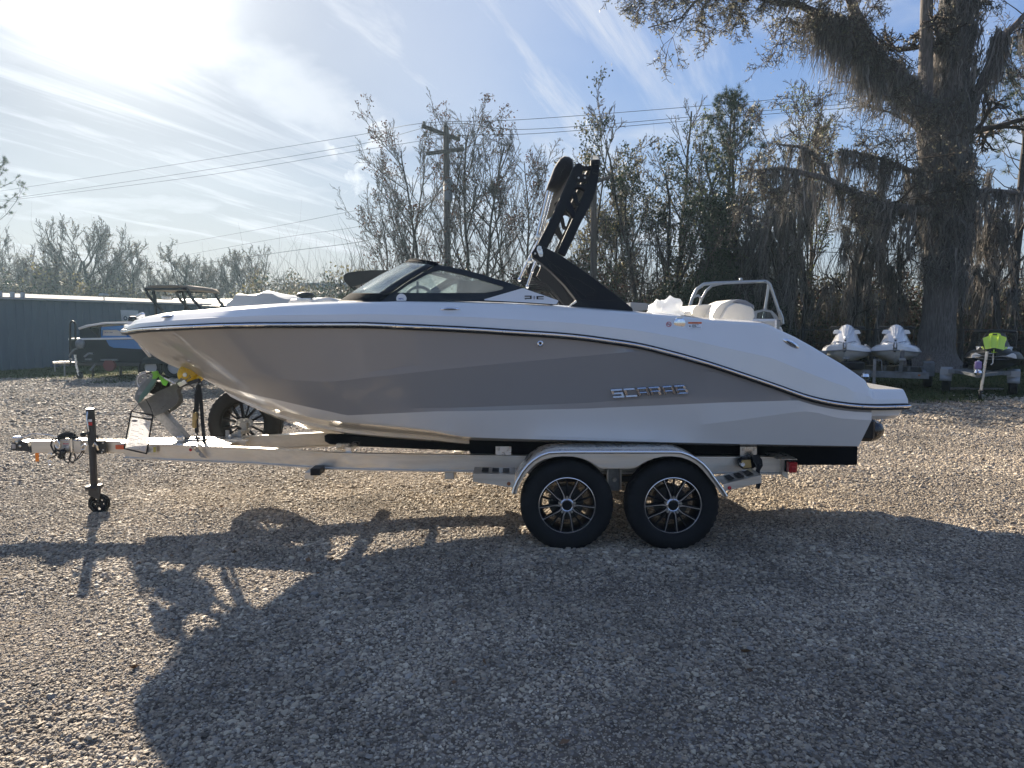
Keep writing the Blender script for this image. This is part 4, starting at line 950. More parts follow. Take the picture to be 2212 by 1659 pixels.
m = MB(); print_lines(m, lambda a, b_, d: W(319 + 11 * a, 977 - 10 * b_, 6.0580), 4, 2); m.build('small_print', bk, l3)
# gusset plates on the tongue joint and top flanges
m = MB(); m.add([(-3.42, 6.13, ZT + .004), (-2.45, 5.95, ZT + .004), (-2.4, 6.52, ZT + .004), (-3.42, 6.36, ZT + .004)], [(0, 1, 2, 3)]); m.build('gusset_plate', alu2, TR).modifiers.new('s', 'SOLIDIFY').thickness = .004
# cross members
for x, (u, v) in ((-1.62, (0, 0)), (-.5, (0, 0)), (1.95, (0, 0))):
    m = MB(); m.cbox((x, 6.33, ZB - .03), (.075, 1.5 if x > -1.7 else 1.28, .06), .004); cm = m.build('cross_member', alu, TR)
m = MB(); m.cbox(W(686, 1016, 5.62), (.08, .14, .055), .004); m.build('beam_end_cap', black_pl, TR)
for u in (677, 688):
    m = MB(); m.lathe([(-.012, 0), (-.012, .012), (0, .012)], W(u, 1010, 5.7), 'y', 10); m.build('bolt', bolt_m, TR)
# bunks under black carpet
m = MB(); A0, A1 = W(700.7, 948, 6.0), W(1017, 968, 5.75)
def bunkuv(pts, Y0, t_, nm='carpeted_bunk'):
    m = MB(); m.uvplate(pts, [], Y0, t_); return m.build(nm, carpet, TR, smooth=40, bevel=.008)
bunkuv([(700.5, 941), (704, 940.5), (760, 941.5), (860, 948), (1016, 955), (1016, 974.5), (860, 968), (765, 964), (712, 959.5), (701.5, 953)], 5.98, .10)
bunkuv([(1013.5, 943.5), (1100, 946), (1300, 950.5), (1545, 956.5), (1700, 960), (1852.5, 965), (1851.5, 1004.5), (1700, 1004.5), (1545, 1000), (1300, 990), (1100, 982.5), (1018, 980.5), (1014, 977)], 5.62, .09)
bunkuv([(1180, 940), (1690, 940), (1690, 952), (1180, 950)], 7.0, .09)
# bunk brackets
def bracket(u0, u1, v0, v1, Y):
    m = MB(); m.uvplate([(u0, v0), (u1, v0), (u1, v1), (u0, v1)], [], Y, .008); b_ = m.build('bunk_bracket', alu2, TR, bevel=.0015)
    for u, v in ((u0 + 6, v0 + 6), (u1 - 6, v0 + 6), ((u0 + u1) / 2, v1 - 3)):
        m = MB(); m.lathe([(-.008, 0), (-.008, .008), (-.004, .011), (0, .012)], W(u, v, Y), 'y', 10); m.build('bolt', bolt_m, b_, smooth=30)
bracket(1070.5, 1104.5, 964.5, 983, 5.535); bracket(1599, 1635, 965, 990, 5.49)
m = MB(); m.cbox(W(742, 964, 5.97), (.12, .05, .05), .006); m.build('bunk_bracket', alu2, TR)
for dx in (-.03, .03):
    m = MB(); m.lathe([(-.010, 0), (-.010, .012), (0, .012)], W(742, 964, 5.945) + Vector((dx, 0, .005)), 'y', 10); m.build('bolt', bolt_m, TR)
m = MB(); m.bar((-1.33, 5.7, ZT + .02), (-1.33, 6.9, ZT + .02), .05, .04); m.build('bunk_cross_bar', alu2, TR)

# ---- wheels (built round the trailer's origin, then placed)
R0 = Vector((0, YC, 0)); RT = .334
def tyre_mb():
    m = MB(); n = 84; prof = [(-.075, .196), (-.098, .215), (-.106, .25), (-.102, .29), (-.090, .318), (-.078, RT - .004), (-.05, RT), (-.046, RT - .008), (-.018, RT - .008), (-.014, RT), (.014, RT), (.018, RT - .008), (.046, RT - .008), (.05, RT), (.078, RT - .004), (.090, .318), (.102, .29), (.106, .25), (.098, .215), (.075, .196)]
    k = len(prof); vs = []
    for j in range(n * 2):
        q = 2 * math.pi * j / (n * 2); lug = (j // 2) % 2
        for i, (ax, r) in enumerate(prof):
            if i in (4, 5, 14, 13 + 1, 15) and lug: r -= .006
            if i in (3, 16) and lug: r -= .002
            vs.append((r * math.cos(q), YC + ax, r * math.sin(q)))
    fs = []
    for j in range(n * 2):
        j2 = (j + 1) % (n * 2)
        for i in range(k): fs.append((j * k + i, j * k + (i + 1) % k, j2 * k + (i + 1) % k, j2 * k + i))
    m.add(vs, fs); return m
rimb = mat('black_wheel', (.010, .011, .013), .6, spec=.2)
mach = mat('machined_lip', (.74, .74, .76), .24, 1.)
rub2 = mat('sidewall_rubber', (.0095, .0105, .0125), .7, spec=.3, var=.25, vscale=7, bump=.15, bscale=60)
def make_wheel():
    YF = YC - .088
    m = MB(); m.lathe([(-.078, .200), (-.082, .194), (-.06, .186), (-.02, .178), (.06, .176), (.085, .19), (.085, .20), (.06, .200)], (0, YC, 0), 'y', 48, closedprof=True)
    w = m.build('wheel', rimb, TR, smooth=40)
    tyre_mb().build('tyre', rub2, w, smooth=35)
    m = MB(); m.lathe([(-.0860, .206), (-.0885, .203), (-.0885, .199), (-.084, .196), (-.078, .200)], (0, YC, 0), 'y', 64, closedprof=True); m.build('rim_lip', mach, w, smooth=40)
    prs = [(.05, 15), (.068, 18.5), (.09, 17.2), (.125, 15), (.16, 13.6), (.198, 13.0)]
    for k in range(5):
        for s in (-1, 1):
            c0 = math.radians(-90 + 72 * k); P = []
            for r, a in prs: q = c0 + s * math.radians(a); P.append((r * math.cos(q), r * math.sin(q)))
            for nm, wd, y0, t_, mt in (('spoke_face', (.014, .011, .0075, .0065, .006, .006), YF + .004, .004, mach), ('spoke', (.026, .024, .021, .019, .019, .022), YF + .0085, .030, rimb)):
                L = []; Rr = []
                for i, (x, z) in enumerate(P):
                    a = P[max(i - 1, 0)]; b_ = P[min(i + 1, 5)]; d = Vector((b_[0] - a[0], b_[1] - a[1])).normalized(); n_ = Vector((-d.y, d.x)) * wd[i] / 2
                    L.append((x + n_.x, z + n_.y)); Rr.append((x - n_.x, z - n_.y))
                m = MB(); dish = lambda p: .012 * (1 - min(math.hypot(p[0], p[1]) / .2, 1)) ** 1.0
                m.plate(L + Rr[::-1], [], lambda p: (p[0], y0 + dish(p) * 0, p[1]), lambda p: (p[0], y0 + t_, p[1])); m.build(nm, mt, w, smooth=30)
        c1 = math.radians(-90 + 72 * k + 36)
        m = MB(); m.bar((.05 * math.cos(c1), YF + .03, .05 * math.sin(c1)), (.19 * math.cos(c1), YF + .035, .19 * math.sin(c1)), .012, .02, .002, up=(0, 1, 0)); m.build('inner_spoke', rimb, w)
        m = MB(); q = c1; m.lathe([(-.006, 0), (-.006, .0085), (.012, .0095), (.012, 0)], (.058 * math.cos(q), YF + .004, .058 * math.sin(q)), 'y', 10); m.build('lug_nut', bolt_m, w, smooth=30)
    m = MB(); m.lathe([(.004, .0), (.004, .033), (-.001, .036), (-.003, .040), (.002, .044), (.006, .05), (.03, .055)], (0, YF, 0), 'y', 40); m.build('hub', mach, w, smooth=30)
    m = MB(); m.lathe([(-.001, 0), (-.001, .033), (.006, .034)], (0, YF + .001, 0), 'y', 32); m.build('centre_cap', rimb, w, smooth=30)
    m = MB(); m.lathe([(.0, .02), (.0, .125), (.07, .128), (.07, 0)], (0, YC + .0, 0), 'y', 32); m.build('brake_drum', mat('cast_iron', (.07, .07, .07), .5, .6, var=.2, vscale=20), w, smooth=30)
    return w
w0 = make_wheel(); YWH = 5.207
wx = [W(1225.5, 1094, 5.1).x, W(1455.4, 1096, 5.1).x]
def place(o, x, y, z, rz=0, ry=0): o.location = (x, y - YC, z); o.rotation_euler = (0, ry, rz)
w0.scale = (1.03, 1, 1.03); place(w0, wx[0], YWH, RT - .004)
w1 = copy_tree(w0, TR); place(w1, wx[1], YWH, RT - .004, 0, .05)
for x in wx: w = copy_tree(w0, TR); place(w, x, 7.45, RT - .012, math.pi)
for x in wx:
    m = MB(); m.tube([(x, 5.3, RT), (x, 7.35, RT)], .035, 10); m.build('axle', galv, TR, smooth=40)
# spare: same wheel without its bright faces
sp = copy_tree(w0, TR); place(sp, W(530, 913.6, 6.84).x, 6.86, W(530, 913.6, 6.84).z, 0, .3); sp.scale = (1.04, 1, 1.04); sp['label'] = 'spare wheel'
sp.name = 'spare_wheel'
for ch in list(sp.children):
    if ch.name.startswith(('spoke_face', 'rim_lip', 'hub', 'lug_nut', 'brake_drum')): bpy.data.objects.remove(ch)
spc = Vector((W(530, 913.6, 6.74).x, 6.72, W(530, 913.6, 6.74).z))
m = MB(); m.cbox((spc.x + .01, 6.60, ZT + .02), (.06, .30, .03), .003); m.build('spare_arm', galv, TR)
m = MB()
pl_ = [(-.075, -.02), (-.085, .0), (-.075, .03), (-.04, .045), (.04, .045), (.075, .03), (.085, .0), (.075, -.03), (.04, -.04), (-.04, -.04)]
m.xzplate([(spc.x + a, spc.z + b_) for a, b_ in pl_], [], spc.y, .008); spb = m.build('spare_bracket', galv, TR, bevel=.001)
for dx, dz in ((-.05, .01), (.05, .01), (0, .03), (-.055, -.015), (.06, -.01)):
    m = MB(); m.lathe([(-.008, 0), (-.008, .009), (0, .011)], (spc.x + dx, spc.y, spc.z + dz), 'y', 10); m.build('lug_nut', bolt_m, spb, smooth=30)
m = MB(); m.bar((spc.x + .01, spc.y - .02, ZT), (spc.x + .01, spc.y - .02, spc.z + .01), .05, .05, up=(0, 1, 0)); m.build('spare_post', galv, TR)
for dx in (-.055, .055):
    m = MB(); m.cbox((spc.x + .01 + dx, 6.42, ZT - .03), (.035, .012, .20), .005); m.build('clamp_strap', galv, TR)

# ---- tandem fender
fo = [(1108, 1066), (1112, 1052), (1118, 1038), (1128, 1020), (1140, 1005), (1152, 994), (1168, 984), (1186, 978), (1205, 975.5), (1226, 975), (1340, 975), (1452, 975), (1470, 977), (1488, 983), (1504, 991.5), (1518, 1002), (1530, 1015), (1541, 1031), (1552, 1046), (1562, 1060), (1569, 1072)]
fi = [(1561, 1072), (1554, 1062), (1542, 1045), (1530, 1030), (1518, 1015), (1506, 1004), (1490, 994), (1472, 988), (1452, 985.5), (1432, 986), (1412, 990), (1396, 996.5), (1383, 1004), (1373, 1010), (1366, 1012), (1302, 1012), (1296, 1010.5), (1286, 1004), (1273, 996), (1256, 989.5), (1236, 986), (1216, 985.5), (1196, 987), (1176, 992), (1160, 1000), (1146, 1012), (1134, 1026), (1125, 1042), (1118, 1056), (1116, 1066)]
YFN = 5.06
m = MB(); m.uvplate(fo + fi, [], YFN, .004); fen = m.build('fender', alu, TR, smooth=25)
m = MB(); m.grid([[W(u, v, YFN) + Vector((0, k * .11, .0 + (.006 if 0 < k < 3 else 0))) for k in range(4)] for u, v in fo]); ft = m.build('fender_top', alu2, TR, smooth=40); ft.modifiers.new('s', 'SOLIDIFY').thickness = -.004
m = MB(); m.tube([W(u, v + (1.5 if 1200 < u < 1460 else 0), YFN - .006) for u, v in fo], [.012] * len(fo), 8); m.build('rolled_edge', mat('polished_aluminium', (.82, .83, .85), .2, 1.), TR, smooth=50)
# far fender
q = MB(); q.uvplate(fo + fi, [], YFN, .004); q.mirror(6.33).build('fender', alu, TR, smooth=25)
q = MB(); q.grid([[W(u, v, YFN) + Vector((0, k * .11, 0)) for k in range(4)] for u, v in fo]); q.mirror(6.33).build('fender_top', alu2, TR, smooth=40)
# steps
for pts in ([(1021.5, 1023), (1113, 1025), (1109.5, 1054), (1021.5, 1040)], [(1562, 1046), (1645, 1026), (1645, 1043), (1567, 1061)]):
    top = [(pts[0][0], pts[0][1]), (pts[1][0], pts[1][1])]
    m = MB(); m.uvplate(pts, [], 5.12, .008); stp = m.build('fender_step', alu, TR)
    a = W(*pts[0], 5.12); b_ = W(*pts[1], 5.12); m = MB(); m.add([a + Vector((0, .004, 0)), b_ + Vector((0, .004, 0)), b_ + Vector((0, .24, .0)), a + Vector((0, .24, .0))], [(0, 1, 2, 3)]); tp = m.build('step_tread', alu, TR); tp.modifiers.new('s', 'SOLIDIFY').thickness = .004
    for k in range(3):
        d = (b_ - a) * (.2 + .25 * k); m = MB(); m.add([a + d + Vector((0, .05, .0065)), a + d + (b_ - a) * .16 + Vector((0, .05, .0065)), a + d + (b_ - a) * .16 + Vector((0, .19, .0065)), a + d + Vector((0, .19, .0065))], [(0, 1, 2, 3)]); m.build('grip_pad', black_pl, tp)
    u, v = (1099, 1045) if pts[0][0] < 1200 else (1576, 1054); m = MB(); m.ell(W(u, v, 5.116), (.014, .01, .014), 14, 8); m.build('marker_light', mat('amber_lens', (.30, .10, .03), .25) if u < 1200 else rd, stp, smooth=40)
# axle hanger between the wheels
m = MB(); m.uvplate([(1311, 1012), (1341, 1012), (1341, 1052), (1338, 1060), (1314, 1060), (1311, 1052)], [], 5.46, .01); hg = m.build('axle_hanger', galv, TR, bevel=.001)
for u in (1312, 1340):
    m = MB(); m.bar(W(u, 1014, 5.44), W(u, 1056, 5.44), .012, .05, .002, up=(0, 1, 0)); m.build('hanger_flange', alu, TR)
m = MB(); m.lathe([(-.014, 0), (-.014, .014), (0, .02)], W(1327, 1036, 5.455), 'y', 12); m.build('bolt', bolt_m, hg, smooth=30)
m = MB(); m.cbox(((wx[0] + wx[1]) / 2, 5.6, .43), (.9, .08, .05), .005); m.build('equaliser', cp, TR)
# rear end: cap plate, tail light, ratchet strap
m = MB(); m.uvplate([(1690, 984.5), (1697, 988), (1702, 997), (1702, 1034), (1698, 1033), (1690, 1026)], [], 5.47, .10); m.build('end_plate', alu, TR)
m = MB(); p = W(1700, 991, 5.4); m.cbox(p + Vector((-.02, .09, .006)), (.15, .30, .008), .002); m.build('light_shelf', alu2, TR)
a, b_ = W(1704, 998.5, 5.40), W(1721.5, 1021, 5.40); m = MB(); m.cbox((a + b_) / 2 + Vector((0, .04, 0)), (b_.x - a.x, .10, a.z - b_.z), .006); tl = m.build('tail_light', red_l, TR, smooth=30)
m = MB(); m.cbox((a + b_) / 2 + Vector((.002, -.012, .004)), (.03, .006, .02), .002); m.build('lens_rib', rd, tl)
m = MB(); m.cbox((a + b_) / 2 + Vector((-.0, .07, 0)), (b_.x - a.x + .01, .05, a.z - b_.z + .012), .004); m.build('light_housing', black_pl, TR)
RS = thing('ratchet_strap', 'black ratchet strap with a brass coloured buckle hooked on the rear of the trailer rail', 'strap', tuple(W(1615, 1000, 5.42)))
m = MB(); m.uvplate([(1596, 994), (1606, 988), (1622, 987), (1636, 992), (1638, 1004), (1628, 1012), (1606, 1014), (1598, 1008)], [], 5.43, .045); m.build('ratchet_body', black_pl, RS, bevel=.006)
m = MB(); m.uvplate([(1599, 1001), (1604, 994), (1622, 993), (1624, 1010), (1606, 1012)], [], 5.418, .008); m.build('ratchet_plate', mat('brass_zinc', (.45, .34, .16), .4, .8), RS, bevel=.002)
m = MB(); m.lathe([(-.01, 0), (-.01, .016), (.02, .018)], W(1604, 1003, 5.41), 'y', 14); m.build('ratchet_spool', alu2, RS, smooth=40)
m = MB(); m.grid([[W(u - 4, v, Yq), W(u + 5, v + 1, Yq)] for u, v, Yq in ((1622, 991, 5.41), (1634, 984, 5.42), (1641, 991, 5.40), (1643, 1005, 5.39), (1637, 1015, 5.40), (1636, 1030, 5.41), (1638, 1045, 5.40), (1636, 1055, 5.40))]); so_ = m.build('webbing', web_m, RS); so_.modifiers.new('s', 'SOLIDIFY').thickness = .006
m = MB(); m.uvplate([(1622, 985), (1640, 982), (1648, 1000), (1646, 1010), (1634, 1012), (1628, 1000)], [], 5.395, .02); m.build('folded_webbing', web_m, RS, bevel=.006)

# ---- winch stand
YV = 6.25
m = MB(); a, b_ = W(401, 951, YV), W(335, 878, YV); m.bar(a, b_, .085, .085, .004, up=(0, 1, 0)); m.build('winch_post', galv, TR)
m = MB(); m.uvplate([(384, 949), (440, 950), (446, 958), (380, 957)], [], YV - .06, .12); m.build('post_foot', galv, TR, bevel=.002)
plate_uv = [(297.5, 871.5), (378, 829), (398, 808), (410, 810), (412, 816), (386, 834), (381, 843), (385, 852), (386.5, 862), (381, 872), (372, 880), (352, 892), (333, 900), (322, 901), (316, 897)]
holes_ = [(u, v) for u, v in ((334.5, 850.5), (370, 851), (370.5, 858), (368, 863.5), (365, 869.5), (359.5, 874), (354.5, 878.5), (350, 882), (328, 879), (328, 886), (326, 892), (318.5, 902 - 2))]
def circ(u, v, r, n=8): return [(u + r * math.cos(2 * math.pi * i / n), v + r * math.sin(2 * math.pi * i / n)) for i in range(n)]
pin = [(306, 869), (380, 829), (386, 836), (379, 848), (376, 858), (372, 868), (358, 881), (330, 894), (322, 896)]
m = MB(); m.uvplate(plate_uv, [circ(u, v, 1.5) for u, v in holes_[:-1]], YV - .075, .006); m.build('winch_bracket', mat('dark_galvanised', (.13, .13, .125), .5, .5, var=.15, vscale=20), TR, bevel=.0008)
p2_ = [(u + 9, v + 3) for u, v in plate_uv]; m = MB(); m.uvplate(p2_, [circ(u + 16, v + 2, 1.5) for u, v in holes_[1:8]], YV + .075, .006); m.build('winch_bracket', mat('dark_galvanised'), TR)
m = MB(); m.uvplate([(382, 828), (398, 820), (404, 828), (388, 836)], [], YV - .09, .02); m.build('bracket_stop', alu2, TR, bevel=.003)
# winch: gear, side plate, drum, handle
c = W(314, 824, YV - .11); gr_ = 22 / FPX * YV; G = []
n = 56; m = MB(); vs = []; fs = []
gear = [(c.x + (gr_ if (i // 2) % 2 else gr_ * .93) * math.cos(2 * math.pi * i / (2 * n)), c.z + (gr_ if (i // 2) % 2 else gr_ * .93) * math.sin(2 * math.pi * i / (2 * n))) for i in range(2 * n)]
hl = [[(c.x + gr_ * .5 * math.cos(k * 1.0472) + .009 * math.cos(q), c.z + gr_ * .5 * math.sin(k * 1.0472) + .009 * math.sin(q)) for q in np.linspace(0, 2 * math.pi, 9)[:-1]] for k in range(6)]
m.xzplate(gear, hl, c.y, .012); wg = m.build('winch_gear', galv, TR)
m = MB(); m.lathe([(-.004, gr_ * .74), (-.006, gr_ * .78), (-.004, gr_ * .82)], c, 'y', 36); m.build('gear_rib', bolt_m, wg, smooth=40)
m = MB(); m.uvplate([(290, 862), (292, 850), (299, 838), (318, 818), (327, 813), (333, 812), (330, 822), (306, 868), (300, 871), (296, 870)], [], YV - .13, .012); wpn = m.build('winch_cover', mat('cast_grey', (.20, .215, .21), .5, .3, var=.1, vscale=18), TR, bevel=.005)
flat('winch_label', 300, 846, 311, 853, YV - .133, mat('label_grey', (.30, .31, .31), .4), wpn, lean=-4)
m = MB(); m.uvplate([(297.5, 871.5), (302, 855), (334, 812), (338, 815), (333, 833), (318, 852)], [], YV - .15, .01); m.build('winch_strap', mat('mint_webbing', (.17, .29, .24), .6, transl=.3), TR, bevel=.002)
c2 = W(342, 834, YV + .02); m = MB(); m.lathe([(-.09, 0), (-.09, .062), (-.08, .062), (-.08, .05), (.08, .05), (.08, .062), (.09, .062), (.09, 0)], c2, 'y', 28); m.build('winch_drum', rubber, TR, smooth=30)
m = MB(); m.tube([W(316, 806, YV - .14), W(326, 804, YV - .14), W(340, 804, YV - .14), W(345, 808, YV - .14)], .009, 8); m.build('winch_handle', black_pl, TR, smooth=40)
m = MB(); m.tube([W(345, 812, YV - .16), W(379, 829, YV - .16)], .007, 6); m.build('handle_bar', alu2, TR, smooth=40)
lime = mat('lime_webbing', (.25, .55, .08), .5, transl=.3)
tie = thing('lime_strap', 'lime green strap knotted round the winch handle', 'strap', tuple(W(334, 812, YV - .2)))
m = MB(); m.uvplate([(326, 803), (338, 801), (342, 810), (336, 818), (327, 819), (330, 811)], [], YV - .2, .03); m.build('knot', lime, tie, bevel=.006)
m = MB(); m.uvplate([(340, 810), (343, 808), (363, 825), (358, 834), (352, 832)], [], YV - .19, .006); m.build('strap_tail', lime, tie)
m = MB(); m.uvplate([(330, 818), (336, 817), (338, 822), (318, 850), (312, 852)], [], YV - .175, .004); m.build('strap_tail', mat('mint_webbing'), tie)
# bow roller
yel = mat('yellow_rubber', (.85, .58, .02), .3, transl=.25, coat=.4)
cr_ = W(404, 809, YV - .045); rr_ = 21 / FPX * YV
m = MB(); m.lathe([(-.03, .0), (-.032, rr_ * .25), (-.018, rr_ * .8), (-.0, rr_), (.012, rr_), (.03, rr_ * .55), (.09, rr_ * .45), (.15, rr_ * .55), (.168, rr_), (.18, rr_), (.2, rr_ * .8), (.21, 0)], cr_, 'y', 40); yr = m.build('bow_roller', yel, TR, smooth=40)
for k in range(20):
    a = 2 * math.pi * k / 20; m = MB(); m.bar(cr_ + Vector((rr_ * .3 * math.cos(a), -.030, rr_ * .3 * math.sin(a))), cr_ + Vector((rr_ * .88 * math.cos(a), -.015, rr_ * .88 * math.sin(a))), .006, .012, .002, up=(0, 1, 0)); m.build('roller_rib', yel, yr)
m = MB(); m.lathe([(-.045, 0), (-.045, .018), (-.03, .02)], cr_, 'y', 12); m.build('roller_pin', bolt_m, yr, smooth=30)
m = MB(); m.tube([W(426, 818, YV - .05), W(436, 814, YV - .05), W(441, 811, YV)], [.018, .02, .014], 8); m.build('yellow_pad', yel, TR, smooth=40)
m = MB(); m.bar(W(384, 836, YV - .06), W(432, 820, YV - .06), .03, .03, .006); m.build('roller_arm', cp, TR)
# bow tie-down straps
BS = thing('tie_down_strap', 'pair of black tie down straps from the bow of the boat to the trailer tongue', 'strap', tuple(W(430, 955, 6.2)))
def webbing(pts, w, nm='webbing', Y=6.2, par=BS, mt=web_m):
    m = MB(); m.grid([[W(u - w / 2, v, Y), W(u + w / 2, v, Y)] for u, v in pts]); o = m.build(nm, mt, par); o.modifiers.new('s', 'SOLIDIFY').thickness = .006; return o
webbing([(427, 832), (425.5, 870), (424, 905), (425, 935)], 8, Y=6.2); webbing([(430, 830), (435, 880), (438, 920), (441, 955)], 7.5, Y=6.17); webbing([(422, 850), (421, 880), (417, 897)], 3.5, Y=6.14)
m = MB(); m.uvplate([(416, 893), (423, 890), (425, 904), (422, 907), (422, 925), (418, 926), (414, 921)], [], 6.13, .03); m.build('buckle', mat('brass_zinc'), BS, bevel=.004)
m = MB(); m.tube([W(424, 934, 6.18), W(427, 938, 6.18), W(424, 943, 6.18), W(427, 950, 6.18), W(425, 958, 6.18)], .008, 8); m.build('hook', cp, BS, smooth=40)
for pts in ([(403, 830), (415, 834), (423, 845), (430, 826), (436, 816)], [(430, 812), (428, 835), (421, 848)], [(410, 824), (430, 820), (437, 830), (427, 842)]):
    m = MB(); m.tube([W(u, v, 6.2) for u, v in pts], .006, 6); m.build('hook_cable', cp, BS, smooth=40)
m = MB(); m.lathe([(-.01, 0), (-.01, .03), (.01, .03), (.01, 0)], W(427, 950, 6.24), 'y', 12); m.build('strap_anchor', galv, TR, smooth=40)
m = MB(); m.cbox(W(390, 948, 6.15), (.06, .04, .05), .012); m.build('clamp_block', alu2, TR)
# papers in a hanging vinyl pocket
PK = thing('document_pocket', 'clear vinyl pocket with a black border and printed papers hanging from the winch bracket', 'document', tuple(W(300, 900, 6.04)))
A_, B_, C_, D_ = (284, 888), (330.5, 897), (316.5, 980), (268.5, 969)
def pk(a, b_, d=0., Y=6.05): u = (A_[0] * (1 - a) + B_[0] * a) * (1 - b_) + (D_[0] * (1 - a) + C_[0] * a) * b_; v = (A_[1] * (1 - a) + B_[1] * a) * (1 - b_) + (D_[1] * (1 - a) + C_[1] * a) * b_; return W(u, v, Y + .012 * math.sin(a * 3) * b_ - d)
m = MB(); m.grid([[pk(i / 6, j / 8) for j in range(9)] for i in range(7)]); m.build('vinyl_sheet', glass('clear_vinyl', (.93, .93, .93), .25, .1, .5), PK, smooth=60)
for (p, q) in (((0, 0), (1, 0)), ((0, .13), (1, .12)), ((0, 1), (1, 1)), ((0, 0), (0, 1)), ((1, 0), (1, 1))):
    m = MB(); m.tube([pk(p[0] + (q[0] - p[0]) * i / 6, p[1] + (q[1] - p[1]) * i / 6, .003) for i in range(7)], .0065, 6); m.build('border', web_m, PK, smooth=50)
m = MB(); m.grid([[pk(.10 + .84 * i / 5, .17 + .78 * j / 6, -.004) for j in range(7)] for i in range(6)]); pp_ = m.build('paper', mat('paper', (.72, .72, .74), .7, transl=.35), PK, smooth=60)
rr = random.Random(5); ink = mat('ink', (.12, .12, .14), .7)
m = MB(); m.ell(pk(.22, .235, -.002), (.028, .002, .010), 14, 6); m.build('logo_oval', ink, pp_)
for k in range(15):
    b0 = .30 + .042 * k; m = MB(); w_ = rr.uniform(.22, .4); x0 = .15 if k % 3 else .5
    print_lines(m, lambda a, b_, d: pk(x0 + w_ * a, b0 - .022 * b_, -.0025), 1, k); m.build('text_line', ink, pp_)
for k in range(3):
    m = MB(); print_lines(m, lambda a, b_, d: pk(.45 + .4 * a, .205 + .03 * k - .018 * b_, -.0025), 1, k + 30); m.build('text_line', ink, pp_)
for a, b_ in (((284, 888), (299, 873)), ((330, 896), (315, 862))):
    m = MB(); m.tube([W(*a, 6.05), W((a[0] + b_[0]) / 2 + (1 if a[0] < 300 else 2), (a[1] + b_[1]) / 2, 6.07), W(*b_, 6.1)], .0035, 6); m.build('cord', web_m, PK, smooth=40)
# ================================================================== THINGS FARTHER BACK
# ---- ribbed metal building on the left
wallm = mat('blue_grey_sheet_metal', (.078, .112, .150), .6, 0., var=.07, vscale=3, stretch=(1, 1, .25), dirt=.25, dirtcol=(.07, .10, .12))
trimm = mat('light_metal_trim', (.38, .40, .42), .6, .1)
roofm = mat('galvalume_roof', (.13, .145, .16), .9, .0, spec=.1, var=.1, vscale=2)
WA = Vector((-17.3, 24.0, 0)); WD = Vector((2.5, 9.0, 0)).normalized(); WN = Vector((WD.y, -WD.x, 0)); WH = 2.42
BLD = thing('metal_building', 'long low blue grey ribbed metal building at the left edge behind the blue boat', 'building', tuple(WA))
pan = None; PW = .914; s0 = -6.0
for k in range(26):
    s = s0 + k * PW
    if pan is None:
        m = MB(); prof = []
        for r in range(3):
            a = r * PW / 3; prof += [(a, 0), (a + .22, 0), (a + .235, .022), (a + .28, .022), (a + .295, 0)]
        prof.append((PW - .004, 0))
        base = WA + WD * s
        m.grid([[base + WD * a + WN * d, base + WD * a + WN * d + Vector((0, 0, WH))] for a, d in prof]); pan = m.build('wall_panel', wallm, BLD, fix=False); o = pan
    else: o = pan.copy(); COL.objects.link(o); o.location = WD * (k * PW)
L_ = 26 * PW; e0 = WA + WD * s0
Rz = Matrix((WD, Vector((-WD.y, WD.x, 0)), Vector((0, 0, 1)))).transposed()
m = MB(); m.cbox(e0 + WD * L_ / 2 - WN * 4 + Vector((0, 0, WH / 2)), (L_ - .1, 7.9, WH - .06), .01, Rz); m.build('building_shell', wallm, BLD)
m = MB(); m.cbox(e0 + WD * L_ / 2 + WN * .06 + Vector((0, 0, WH + .03)), (L_ + .1, .12, .045), .01, Rz); m.build('eave_trim', trimm, BLD)
m = MB(); b0 = e0 + Vector((0, 0, WH + .08)) + WN * .05; m.add([b0, b0 + WD * L_, b0 + WD * L_ - WN * 4 + Vector((0, 0, .30)), b0 - WN * 4 + Vector((0, 0, .30)), b0 + WD * L_ - WN * 8, b0 - WN * 8], [(0, 1, 2, 3), (3, 2, 4, 5)]); m.build('roof', roofm, BLD)
def onwall(u, v, d=.05):
    r = W(u, v, 1.0) - Vector((0, 0, CAM_H)); q = WA + WN * d - Vector((0, 0, CAM_H)); t_ = q.dot(WN) / r.dot(WN)
    return Vector((0, 0, CAM_H)) + r * t_
for u in (15.5, 42, 64):
    p = onwall(u, 649); p.z = WH + .10; m = MB(); m.cbox(p - WN * .3 + Vector((0, 0, .06)), (.12, .10, .22), .01, Rz); m.build('roof_vent', trimm, BLD)
p = onwall(225, 650); p.z = WH + .3; m = MB(); m.cbox(p, (.36, .16, .09), .03, Rz); m.build('roof_lamp', trimm, BLD)
m = MB(); m.tube([p - Vector((0, 0, .25)), p], .02, 6); m.build('lamp_stem', trimm, BLD)
SG = thing('wall_sign', 'white company sign with a round logo fixed to the metal building', 'sign', tuple(onwall(279, 682)))
q = [onwall(261, 669.5, .07), onwall(298.5, 671, .07), onwall(299, 695, .07), onwall(263, 694, .07)]
m = MB(); m.add(q + [p - WN * .02 for p in q], [(0, 1, 2, 3), (7, 6, 5, 4), (0, 4, 5, 1), (1, 5, 6, 2), (2, 6, 7, 3), (3, 7, 4, 0)]); m.build('sign_panel', mat('sign_white', (.55, .57, .58), .5), SG)
navy = mat('navy_print', (.03, .05, .09), .5)
def sg(a, b_, d=.008): return q[0].lerp(q[1], a).lerp(q[3].lerp(q[2], a), 1 - b_) + WN * d
m = MB(); m.grid([[sg(.22 + r * .12 * math.cos(i * .3927), .28 + r * .2 * math.sin(i * .3927)) for r in (.45, 1)] for i in range(17)]); m.build('logo_ring', navy, SG)
